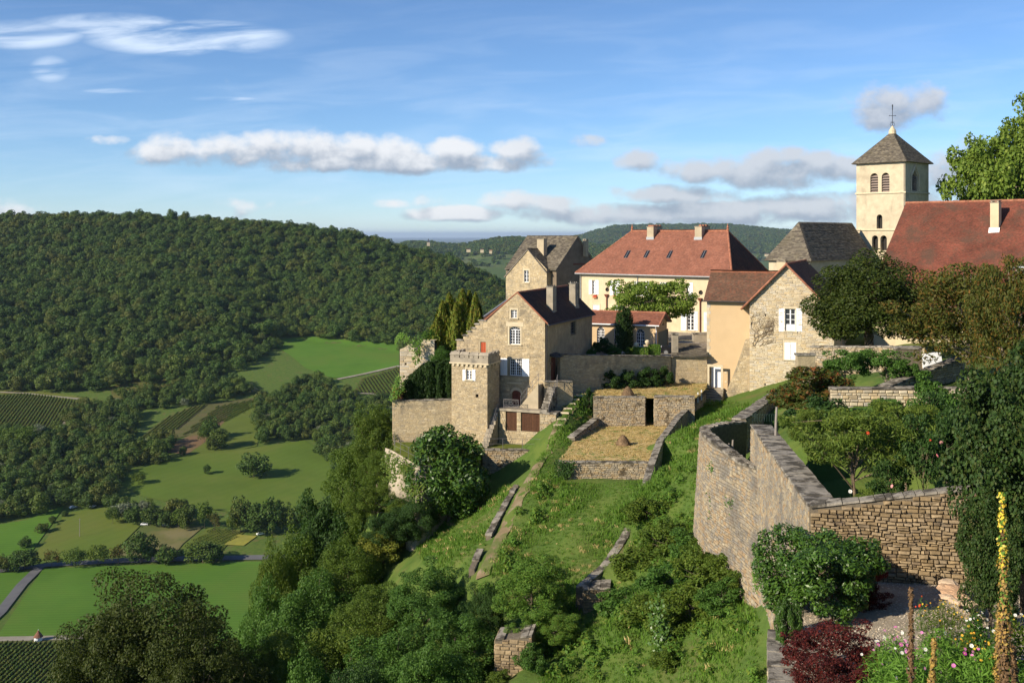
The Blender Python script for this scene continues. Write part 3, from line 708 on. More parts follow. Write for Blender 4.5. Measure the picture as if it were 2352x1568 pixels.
# ---------------------------------------------------------------- stones, tiles, windows
def stone_mesh(seed, mats):
    r = random.Random(seed); mb = MB()
    j = lambda s: r.uniform(-s, s)
    base = [(-.5, 0, -.5), (.5, 0, -.5), (.5, 0, .5), (-.5, 0, .5)]
    mid = [(x * r.uniform(.93, 1.0), -.55 + j(.1), z * r.uniform(.88, .99)) for x, _, z in base]
    top = [(x * r.uniform(.72, .9), -1 + j(.28), z * r.uniform(.62, .86)) for x, _, z in base]
    for a, b in ((base, mid), (mid, top)):
        for i in range(4):
            k = (i + 1) % 4; mb.face([a[i], a[k], b[k], b[i]], .0)
    mb.face(top, .0)
    me = mb.mesh('stone'); 
    for m in mats: me.materials.append(m)
    return me, np.array(mb.v), mb.f
_STONES = {}
def stones_of(matname):
    if matname not in _STONES: _STONES[matname] = [stone_mesh(900 + i, [M[matname]]) for i in range(10)]
    return _STONES[matname]
def courses(outline, holes, h0, h1, w0, w1, rng, gap=.012):
    """rectangles (x0,x1,z0,z1) of coursed stones filling the outline around the holes"""
    z = min(p[1] for p in outline); zt = max(p[1] for p in outline); out = []
    while z < zt - .03:
        h = rng.uniform(h0, h1)
        if z + h > zt: h = zt - z
        if h < .03: break
        seg = None
        a = spans(outline, z + h * .12); b = spans(outline, z + h * .88)
        segs = []
        for s in a:
            for q in b:
                lo, hi = max(s[0], q[0]), min(s[1], q[1])
                if hi - lo > .05: segs.append((lo, hi))
        for hole in holes:
            hz0 = min(p[1] for p in hole); hz1 = max(p[1] for p in hole)
            if hz1 > z + .02 and hz0 < z + h - .02:
                hs = spans(hole, min(max(z + h * .5, hz0 + .01), hz1 - .01))
                if not hs: continue
                hx0, hx1 = hs[0]; ns = []
                for lo, hi in segs:
                    if hx1 <= lo or hx0 >= hi: ns.append((lo, hi)); continue
                    if hx0 - lo > .05: ns.append((lo, hx0))
                    if hi - hx1 > .05: ns.append((hx1, hi))
                segs = ns
        for lo, hi in segs:
            x = lo
            while x < hi - .02:
                w = rng.uniform(w0, w1) * (1.0 if rng.random() > .15 else .55)
                if hi - (x + w) < w0 * .45: w = hi - x
                # now and then one tall stone is replaced by two thin ones
                if h > .8 * h1 and rng.random() < .18:
                    k = rng.uniform(.4, .6)
                    out.append((x + gap, x + w - gap, z + gap * .7, z + h * k - gap * .7)); out.append((x + gap, x + w - gap, z + h * k + gap * .7, z + h - gap * .7))
                else: out.append((x + gap, min(x + w, hi) - gap, z + gap * .7, z + h - gap * .7))
                x += w
        z += h
    return out
def lay_stones(parent, rects, fmap, matname, depth, rng, n_single=0, key=None, name='stone', wob=0.0):
    """fmap(s,t) -> (point, tangent, outward normal) in the parent's space; the n_single nearest stones become objects of their own"""
    var = stones_of(matname)
    if key is None: key = lambda r: -(r[1] - r[0]) * (r[3] - r[2])
    order = sorted(range(len(rects)), key=lambda i: key(rects[i]))
    single = set(order[:n_single])
    allv, allf, allt, n0 = [], [], [], 0
    for i, (x0, x1, z0, z1) in enumerate(rects):
        if wob:
            xm = (x0 + x1) / 2; z0 += wob * noise.noise((xm * .8, z0 * 1.1, 3.3)); z1 += wob * noise.noise((xm * .8, z1 * 1.1, 3.3)); z1 = max(z1, z0 + .035)
            if rng.random() < .2: k_ = rng.uniform(.72, .92); z1 = z0 + (z1 - z0) * k_
        p, t, nrm = fmap((x0 + x1) / 2, (z0 + z1) / 2)
        dp = depth * rng.uniform(.6, 1.4); me, V, Fc = var[rng.randrange(len(var))]
        w, h = x1 - x0, z1 - z0
        if w <= 0 or h <= 0: continue
        up = Vector((0, 0, 1))
        h *= rng.uniform(.86, 1.0); ro = rng.uniform(-.035, .035); t, up = t + up * ro, up - t * ro
        if rng.random() < .5: w = -w
        Mx = Matrix(((t.x * w, -nrm.x * dp, up.x * h, p.x), (t.y * w, -nrm.y * dp, up.y * h, p.y), (t.z * w, -nrm.z * dp, up.z * h, p.z), (0, 0, 0, 1)))
        if i in single:
            o = link(name, me, parent); o.matrix_basis = Mx
        else:
            A = np.array(Mx)[:3]
            allv.append(V @ A[:, :3].T + A[:, 3]); tt = rng.random()
            for f in Fc: allf.append(tuple(n0 + k for k in f)); allt.append(tt)
            n0 += len(V)
    if allf:
        mb = MB(); mb.v = [tuple(v) for v in np.concatenate(allv)]; mb.f = allf; mb.t = allt; mb.m = [0] * len(allf)
        mb.build('stonework', M[matname], parent, kind='stuff')
def planar(y=0.0): return lambda s, t: (Vector((s, y, t)), Vector((1, 0, 0)), Vector((0, -1, 0)))
def planar_x(x=0.0): return lambda s, t: (Vector((x, s, t)), Vector((0, 1, 0)), Vector((1, 0, 0)))
def planar_nx(x=0.0): return lambda s, t: (Vector((x, -s, t)), Vector((0, -1, 0)), Vector((-1, 0, 0)))

def stone_wall(name, label, A, B, thick, matname, core, h=(.09, .17), w=(.18, .42), depth=.05, n_single=120, cope=.09, seed=1, ends=(), cat='stone wall', group=None, cope_w=(.4, .8), over=.05, cope_single=True, wob=.0, skip=0.0):
    """a wall from A to B: (x, y, z_top, z_bottom); its face is on the right-hand side looking from B to A (towards the viewer)"""
    rng = random.Random(seed)
    a, b = Vector(A[:2]), Vector(B[:2]); L = (b - a).length; an = math.atan2(b.y - a.y, b.x - a.x)
    zb = min(A[3], B[3])
    T = thing(name, label, cat, (a.x, a.y, zb), an, group)
    ol = [(0, A[3] - zb), (L, B[3] - zb), (L, B[2] - zb), (0, A[2] - zb)]
    mb = MB(); ins = .015
    mb.hexa([(0, ins, ol[0][1]), (L, ins, ol[1][1]), (L, thick, ol[1][1]), (0, thick, ol[0][1])], [(0, ins, ol[3][1]), (L, ins, ol[2][1]), (L, thick, ol[2][1]), (0, thick, ol[3][1])], .5)
    mb.build('core', M[core], T)
    rs = courses(ol, (), h[0], h[1], w[0], w[1], rng)
    yaw = lambda r: (Vector((a.x, a.y)) + (b - a) * ((r[0] + r[1]) / 2 / L)).length
    lay_stones(T, rs, planar(ins), matname, depth, rng, n_single, key=yaw, wob=wob)
    for e in ends:
        x = 0 if e == 0 else L; zt = ol[3][1] if e == 0 else ol[2][1]; z0 = ol[0][1] if e == 0 else ol[1][1]
        if e == 0: lay_stones(T, courses([(-thick, z0), (0, z0), (0, zt), (-thick, zt)], (), h[0], h[1], w[0], w[1], rng), planar_nx(0.0), matname, depth, rng, min(n_single, 40))
        else: lay_stones(T, courses([(0, z0), (thick, z0), (thick, zt), (0, zt)], (), h[0], h[1], w[0], w[1], rng), planar_x(L), matname, depth, rng, min(n_single, 40))
    if cope > 0:
        x = 0.0; k = 0; big = MB()
        while x < L - .05:
            ww = min(rng.uniform(*cope_w), L - x)
            if L - x - ww < .2: ww = L - x
            z0 = ol[3][1] + (ol[2][1] - ol[3][1]) * x / L; z1 = ol[3][1] + (ol[2][1] - ol[3][1]) * (x + ww) / L
            c = MB() if cope_single and k < 300 else big
            o1, o2, t1 = rng.uniform(.3, 1.3) * over, rng.uniform(.3, 1.3) * over, cope * rng.uniform(.75, 1.25)
            g = .008
            lo = [(x + g, -o1, z0 + .002), (x + ww - g, -o1, z1 + .002), (x + ww - g, thick + o2, z1 + .002), (x + g, thick + o2, z0 + .002)]
            c.hexa(lo, [(p[0] + (g if i in (0, 3) else -g), p[1] + (.015 if i < 2 else -.015), p[2] + t1 + rng.uniform(-.012, .012)) for i, p in enumerate(lo)], rng.random())
            if c is not big and rng.random() >= skip: c.build('coping_stone', M['coping'], T)
            x += ww; k += 1
        if big.f: big.build('coping', M['coping'], T, kind='stuff')
    return T

def tiles(mb, E0, e, n, poly, row=.16, wid=.17, th=.02, jit=.02, rng=random, wj=.1, sag=0.0):
    """overlapping tiles on a roof plane: E0 origin on the eave, e along the eave, n up the slope; poly in (s,t)"""
    E0, e, n = Vector(E0), Vector(e).normalized(), Vector(n).normalized(); nm = e.cross(n).normalized()
    tmax = max(p[1] for p in poly); t = min(p[1] for p in poly)
    while t < tmax - .02:
        rw = row * rng.uniform(1 - jit * 3, 1 + jit * 3)
        for lo, hi in spans(poly, min(t + rw * .5, tmax - .005)):
            s = lo - rng.random() * wid
            while s < hi:
                w = wid * rng.uniform(1 - wj, 1 + wj); a, b = max(s, lo), min(s + w, hi); s += w
                if b - a < .015: continue
                tk = th * rng.uniform(.8, 1.25); d1 = rng.uniform(-jit, jit) * row; l0 = t - row * .25 + d1; l1 = t + rw * 1.02
                p0 = E0 + e * a + n * l0 + nm * (tk + .004); p1 = E0 + e * b + n * l0 + nm * (tk * rng.uniform(.85, 1.15) + .004)
                p2 = E0 + e * b + n * l1 + nm * .004; p3 = E0 + e * a + n * l1 + nm * .004
                un = nm * (.035 + .035 * noise.noise((a * .45 + E0.x, t * .5, E0.y))) ; p0, p1, p2, p3 = p0 + un, p1 + un, p2 + un, p3 + un
                tt = rng.random()
                mb.face([p0, p1, p2, p3], tt)
                mb.face([p0 - nm * (tk * 1.1 + .03), p1 - nm * (tk * 1.1 + .03), p1, p0], tt)
        t += rw
def roof_plane(parent, pts, m, row=.16, wid=.17, th=.02, jit=.02, rng=random, wj=.1, name='tiles', sheet=True):
    """pts: eave left, eave right, then the upper corners counter-clockwise seen from outside"""
    p = [Vector(q) for q in pts]; e = (p[1] - p[0]).normalized(); up = p[-1] - p[0]
    nrm = e.cross(up).normalized(); n = nrm.cross(e).normalized()
    poly = [((q - p[0]).dot(e), (q - p[0]).dot(n)) for q in p]
    mb = MB(); tiles(mb, p[0], e, n, poly, row, wid, th, jit, rng, wj)
    o = mb.build(name, m, parent, kind='stuff')
    if sheet:
        s = MB(); s.hexa([q - nrm * .09 for q in p], [q for q in p], .5); s.build('roof_deck', M['grey_wood'], parent)
    return o
def ridge_line(parent, a, b, m, r=.11, step=.36, name='ridge_tiles', rng=random):
    a, b = Vector(a), Vector(b); L = (b - a).length; k = max(int(L / step), 1); mb = MB()
    for i in range(k):
        p, q = a.lerp(b, i / k), a.lerp(b, min((i + 1.12) / k, 1.0)); rr = r * rng.uniform(.93, 1.08)
        mb.tube([p, q], [rr, rr * 1.1], 7)
    return mb.build(name, m, parent, kind='stuff' if k > 20 else None)

def window(parent, x0, x1, z0, z1, y=.14, cols=2, rows=3, m='white_paint', bar=.045, frame=.07, plane='y', rise=None, sub=None, glassm='glass', name='window'):
    """joinery filling an opening; plane 'y' faces -y, 'x' faces +x (x0,x1 then run along y)"""
    mb = MB()
    def bx(a, b, c, d, dep=.05, off=0.0):
        if plane == 'y': mb.box(a, b, y + off, y + off + dep, c, d, .5)
        else: mb.box(y - off - dep, y - off, a, b, c, d, .5)
    bx(x0, x0 + frame, z0, z1); bx(x1 - frame, x1, z0, z1); bx(x0 + frame, x1 - frame, z0, z0 + frame); bx(x0 + frame, x1 - frame, z1 - frame, z1)
    xm = (x0 + x1) / 2
    if cols > 1: bx(xm - frame * .8, xm + frame * .8, z0 + frame, z1 - frame, .06, -.012)
    zz = [z0 + (z1 - z0) * i / rows for i in range(1, rows)]
    for z in zz: bx(x0 + frame, x1 - frame, z - bar / 2, z + bar / 2, .03, .006)
    if cols > 2:
        for i in range(1, cols):
            x = x0 + (x1 - x0) * i / cols
            if abs(x - xm) > .02: bx(x - bar / 2, x + bar / 2, z0 + frame, z1 - frame, .028, .01)
    if rise:
        c, wd = xm, (x1 - x0) / 2
        for i in range(7):
            a0, a1 = math.pi * i / 7, math.pi * (i + 1) / 7
            pts = [(c + wd * k * math.cos(a), z1 + rise * k * math.sin(a)) for k, a in ((1, a0), (1, a1), (.86, a1), (.86, a0))]
            g = (lambda s, t, dd: (s, y + dd, t)) if plane == 'y' else (lambda s, t, dd: (y - dd, s, t))
            mb.hexa([g(*p, .05) for p in pts], [g(*p, 0) for p in pts], .5)
        for a in (math.pi / 4, math.pi / 2, 3 * math.pi / 4):
            g = (lambda s, t: (s, y + .03, t)) if plane == 'y' else (lambda s, t: (y - .03, s, t))
            mb.tube([g(c, z1), g(c + wd * .9 * math.cos(a), z1 + rise * .9 * math.sin(a))], bar * .5, 4)
    o = mb.build(name, M[m], parent)
    g = MB(); yy = y + .035
    if plane == 'y': pf = [(x0, yy, z0), (x1, yy, z0), (x1, yy, z1), (x0, yy, z1)]
    else: pf = [(y - .035, x0, z0), (y - .035, x1, z0), (y - .035, x1, z1), (y - .035, x0, z1)]
    if rise:
        pts = arch(x0, x1, z0, z1 + rise, rise)
        pf = [(s, yy, t) for s, t in pts] if plane == 'y' else [(y - .035, s, t) for s, t in pts]
    g.face(pf, .5); g.build('pane', M[glassm], o)
    return o
def shutter(parent, x0, x1, z0, z1, y=-.05, m='white_paint', louvre=False, planks=3, plane='y', name='shutter', brace=True):
    mb = MB()
    def bx(a, b, c, d, e0, e1, t=.5):
        if plane == 'y': mb.box(a, b, y + e0, y + e1, c, d, t)
        else: mb.box(y - e1, y - e0, a, b, c, d, t)
    if louvre:
        f = (x1 - x0) * .14
        bx(x0, x0 + f, z0, z1, 0, .04); bx(x1 - f, x1, z0, z1, 0, .04); bx(x0 + f, x1 - f, z0, z0 + f, 0, .04); bx(x0 + f, x1 - f, z1 - f, z1, 0, .04)
        bx(x0 + f, x1 - f, (z0 + z1) / 2 - f / 2, (z0 + z1) / 2 + f / 2, 0, .04)
        n = max(int((z1 - z0) / .09), 4)
        for i in range(n):
            z = z0 + f + (z1 - z0 - 2 * f) * i / n
            bx(x0 + f, x1 - f, z, z + (z1 - z0) / n * .7, .008, .028)
    else:
        for i in range(planks):
            a, b = x0 + (x1 - x0) * i / planks, x0 + (x1 - x0) * (i + 1) / planks
            bx(a + .005, b - .005, z0, z1, .01, .04)
        if brace:
            for z in (z0 + (z1 - z0) * .14, z0 + (z1 - z0) * .86): bx(x0 + .01, x1 - .01, z - .05, z + .05, -.015, .0098)
    return mb.build(name, M[m], parent)
def surround(parent, x0, x1, z0, z1, w=.16, out=.025, m='dressed', sill=True, head=True, name='window_surround', plane='y', y=0.0):
    mb = MB()
    def bx(a, b, c, d, e0, e1):
        if plane == 'y': mb.box(a, b, y + e0, y + e1, c, d, .5)
        else: mb.box(y - e1, y - e0, a, b, c, d, .5)
    bx(x0 - w, x0, z0, z1, -out, .04); bx(x1, x1 + w, z0, z1, -out, .04)
    if head: bx(x0 - w, x1 + w, z1, z1 + w * 1.2, -out, .04)
    if sill: bx(x0 - w * 1.1, x1 + w * 1.1, z0 - w * .7, z0, -out - .09, .05)
    return mb.build(name, M[m], parent)
def gutter(parent, a, b, r=.07, m='zinc'):
    mb = MB(); mb.tube([a, b], r, 6); return mb.build('gutter', M[m], parent)
def pipe(parent, pts, r=.05, m='zinc', name='drainpipe'):
    mb = MB(); mb.tube(pts, r, 6); return mb.build(name, M[m], parent)
def chimney(parent, x, y, z0, z1, w, d, m, pots='slab', flare=0.0, name='chimney'):
    mb = MB()
    mb.box(x - w / 2, x + w / 2, y - d / 2, y + d / 2, z0, z1, .5)
    if flare: mb.hexa([(x - w / 2 - .01, y - d / 2 - flare, z0), (x + w / 2 + .01, y - d / 2 - flare, z0), (x + w / 2 + .01, y + d / 2, z0), (x - w / 2 - .01, y + d / 2, z0)],
                      [(x - w / 2 - .01, y - d / 2, z0 + (z1 - z0) * .4), (x + w / 2 + .01, y - d / 2, z0 + (z1 - z0) * .4), (x + w / 2 + .01, y + d / 2, z0 + (z1 - z0) * .4), (x - w / 2 - .01, y + d / 2, z0 + (z1 - z0) * .4)], .5)
    o = mb.build(name, M[m], parent)
    c = MB(); c.box(x - w / 2 - .05, x + w / 2 + .05, y - d / 2 - .05, y + d / 2 + .05, z1, z1 + .07, .5)
    if pots == 'slab':
        for sx in (-1, 1):
            for sy in (-1, 1): c.box(x + sx * w * .36 - .06, x + sx * w * .36 + .06, y + sy * d * .36 - .06, y + sy * d * .36 + .06, z1 + .07, z1 + .2, .5)
        c.box(x - w / 2 - .02, x + w / 2 + .02, y - d / 2 - .02, y + d / 2 + .02, z1 + .2, z1 + .26, .5)
    c.build('chimney_cap', M['old_concrete'], o)
    return o
# ---------------------------------------------------------------- the village
rb = random.Random(11); random.seed(11)
V3 = Vector

# ---- house with the stone gable
def gable_house():
    fr = Fr(1807, 97, -16.2, 22)
    T = thing('gable_house', 'pale stone house whose gable has white shutters, beside the dark beech tree', 'house', fr.O, fr.rz)
    xl, xr = fr.fx(1721.6), fr.fx(1916)
    _, zp = fr.pt(1807, 610); ze = zp - (0 - xl) * 1.02; zer = zp - xr * 1.02
    ol = [(xl, 0), (xr, 0), (xr, zer), (0, zp), (xl, ze)]
    u = fr.rc(1803, 709, 1827, 760); l = fr.rc(1801.5, 786, 1829, 826)
    holes = [rect(*u), rect(*l)]
    Lr = 15.5
    mb = MB(); wall(mb, ol, holes, 0, .2)
    mb.face([(xr, 0, 0), (xr, Lr, 0), (xr, Lr, zer), (xr, 0, zer)], .5)
    mb.face([(xl, Lr, 0), (xl, 0, 0), (xl, 0, ze), (xl, Lr, ze)], .5)
    V, Tt = cdt(ol)
    for f in Tt: mb.face([(V[i].x, Lr, V[i].y) for i in reversed(f)], .5)
    mb.build('wall', M['pale_mortar'], T)
    putlog = [rect(*fr.rc(a, b, a + 3, b + 5)) for a, b in ((1757, 721), (1725, 740), (1860, 720), (1756, 880), (1850, 870))]
    pad = lambda r: rect(r[0] - .17, r[1] + .17, r[2] - .1, r[3] + .22)
    rs = courses(ol, [pad(u), pad(l)] + putlog, .10, .19, .2, .6, rb, gap=.008)
    lay_stones(T, rs, planar(0.0), 'pale_stone', .035, rb, 300, wob=.05)
    ms = MB()
    for p in putlog:
        ms.face([(a, -.004, b) for a, b in p], .5)
    ms.build('putlog_holes', M['interior'], T)
    for r_ in (u,):
        surround(T, *r_, w=.15, out=.03)
        w = window(T, r_[0], r_[1], r_[2] + .55, r_[3], cols=2, rows=3)
        b = MB(); b.box(r_[0], r_[1], .13, .17, r_[2], r_[2] + .55, .5); b.build('window_apron', M['white_paint'], w)
    for a, b in ((1788.8, 1802), (1829.3, 1842.6)):
        q = fr.rc(a, 708, b, 761); shutter(T, *q, m='white_paint')
    surround(T, *l, w=.12, out=.02)
    for a, b in ((1801.5, 1815), (1815.2, 1829)):
        q = fr.rc(a, 786, b, 826); shutter(T, q[0] + .01, q[1] - .01, q[2], q[3], y=-.035, m='white_paint')
    ov = .45; yv = -.35
    for s, xe, zz in ((-1, xl, ze), (1, xr, zer)):
        k = 1.02; xe2 = xe + s * .75; ze2 = zz - .75 * k + .1
        if s < 0: pts = [(xe2, Lr, ze2), (xe2, yv, ze2), (0, yv, zp + .1), (0, Lr, zp + .1)]
        else: pts = [(xe2, yv, ze2), (xe2, Lr, ze2), (0, Lr, zp + .1), (0, yv, zp + .1)]
        roof_plane(T, pts, M['tile_brown'], .13, .16, .022, rng=rb)
        ridge_line(T, (xe2, yv - .02, ze2), (0, yv - .02, zp + .13), M['ridge_tile'], r=.085, step=.3, name='verge_tiles')
    ridge_line(T, (0, yv, zp + .16), (0, Lr, zp + .16), M['ridge_tile'])
    # climbing plant, leafless, on the left of the gable
    T2 = thing('climbing_vine', 'leafless climbing vine on the left half of the stone gable', 'climbing plant', fr.world(fr.fx(1735), -.04, fr.z(795, fr.fx(1735))), fr.rz)
    mb = MB(); rr = random.Random(4); bx0 = fr.fx(1735); bz0 = fr.z(795, bx0)
    def grow(x, z, ang, rad, n):
        pts = [(x, 0, z)]
        for _ in range(n):
            ang += rr.uniform(-.5, .5); ang = min(max(ang, .2), 2.6); x += math.cos(ang) * .19; z += math.sin(ang) * .19
            if fr.fx(1722) < bx0 + x < fr.fx(1778): pts.append((x, rr.uniform(-.03, .0), z))
            if rad > .006 and rr.random() < .5: grow(x, z, ang + rr.choice((-1, 1)) * rr.uniform(.4, 1.1), rad * .65, n // 2 + 1)
        if len(pts) > 1: mb.tube(pts, [rad * (1 - .7 * i / len(pts)) for i in range(len(pts))], 3)
    for k in range(4): grow(rr.uniform(-.3, .5), 0, rr.uniform(.9, 1.7), .03, 14)
    mb.build('stems', M['twig'], T2, kind='stuff')
    return fr, T, ze, zp, xl, Lr
GH = gable_house()

# ---- tan rendered house against it
def tan_house():
    g = GH[0]; fr = Fr(1807, 97, -16.2, 22); yp = .75
    T = thing('tan_house', 'smooth tan rendered house with brown tiled roof and white plank door', 'house', fr.world(0, 0, 0), fr.rz)
    xl, xr = fr.fx(1624, yp), fr.fx(1724, yp) - .03
    ze = fr.z(684, xl, yp)
    d = fr.rc(1633, 840.5, 1659.3, 890, yp)
    mb = MB(); wall(mb, [(xl, 0), (xr, 0), (xr, ze), (xl, ze)], [rect(*d)], yp, .2)
    dep = 6.2; zr = None
    yr = yp + 3.1
    xrl, zr = fr.fx(1632, yr), 0; zr = fr.z(625, xrl, yr)
    ol = [(-(yp + dep), 0), (-yp, 0), (-yp, ze), (-yr, zr), (-(yp + dep), ze)]
    V, Tt = cdt(ol)
    for f in Tt: mb.face([(xl, -V[i].x, V[i].y) for i in f], .5)
    mb.build('wall', M['tan_render'], T)
    xrr = fr.fx(1782, yr)
    roof_plane(T, [(xl - .25, yp - .45, ze - .25), (xrr + .4, yp - .45, ze - .25), (xrr + .4, yr, zr), (xl - .25, yr, zr)], M['tile_brown'], .14, .17, .022, rng=rb)
    roof_plane(T, [(xrr + .4, yp + dep + .3, ze - .1), (xl - .25, yp + dep + .3, ze - .1), (xl - .25, yr, zr), (xrr + .4, yr, zr)], M['tile_brown'], .5, .5, .02, rng=rb)
    ridge_line(T, (xl - .25, yr, zr + .05), (xrr + .3, yr, zr + .05), M['ridge_tile'], r=.1)
    gutter(T, (xl - .3, yp - .5, ze - .3), (xr, yp - .5, ze - .3), .055, 'dark_metal')
    # quoins of the left corner, one stone each
    z = 0.0; i = 0
    while z < ze - .3:
        h = rb.uniform(.25, .42); w = .33 if i % 2 else .22
        q = MB(); q.box(xl - .02, xl + w * rb.uniform(.85, 1.1), yp - .018, yp + .2, z + .01, z + h, rb.random()); q.build('quoin', M['pale_stone'], T)
        z += h; i += 1
    # door
    surround(T, *d, w=.2, out=.03, sill=False, name='door_surround')
    D = MB(); n = 6
    for k in range(n):
        a, b = d[0] + (d[1] - d[0]) * k / n, d[0] + (d[1] - d[0]) * (k + 1) / n
        D.box(a + .006, b - .006, yp + .1, yp + .15, d[2] + .02, d[3], .5)
    D.box(d[0], d[1], yp + .15, yp + .17, d[2], d[3], .5)
    dd = D.build('door', M['white_paint'], T)
    hn = MB(); hn.tube([(d[1] - .12, yp + .05, (d[2] + d[3]) / 2), (d[1] - .12, yp + .05, (d[2] + d[3]) / 2 + .14)], .018, 5); hn.build('handle', M['dark_metal'], dd)
    for k in range(2):
        for side in (d[1] + .22,):
            q = MB(); q.box(side, side + .2, yp - .03, yp + .05, d[2] + .5 + k * .9, d[2] + .7 + k * .9, .5); q.build('jamb_stone', M['dressed'], T)
    # steps, one block each
    x0, x1 = fr.fx(1622, yp), fr.fx(1664, yp); zt = d[2]; n = 6
    for k in range(n):
        q = MB(); q.box(x0 - .06 * k, x1 + .02 * k, yp - .36 * (k + 1) - .1, yp - .02, zt - .2 * (k + 1), zt - .2 * k - .012, .5); q.build('step', M['old_concrete'], T)
    # raking buttress
    pts = [fr.pt(p[0], p[1], yp - .35) for p in ((1712, 780), (1721.5, 776), (1721.5, 940), (1660, 935), (1668, 900), (1690, 845))]
    pts = pts[::-1]
    b = MB(); V, Tt = cdt(pts)
    for f in Tt: b.face([(V[i].x, yp - .35, V[i].y) for i in f], .5)
    for i in range(len(pts)):
        p, q = pts[i], pts[(i + 1) % len(pts)]; b.face([(q[0], yp - .35, q[1]), (p[0], yp - .35, p[1]), (p[0], yp + .02, p[1]), (q[0], yp + .02, q[1])], .5)
    bo = b.build('buttress', M['limestone_mortar'], T)
    lay_stones(bo, courses(pts, (), .1, .2, .18, .45, rb), planar(yp - .35), 'limestone', .02, rb, 0)
    # chimney behind its ridge
    cx = fr.fx(1795, yr + 2.2); cz = fr.z(594, cx, yr + 2.2)
    chimney(T, cx, yr + 2.2, zr - 2.5, cz - .3, .85, .6, 'cream_render')
    return fr
TH = tan_house()

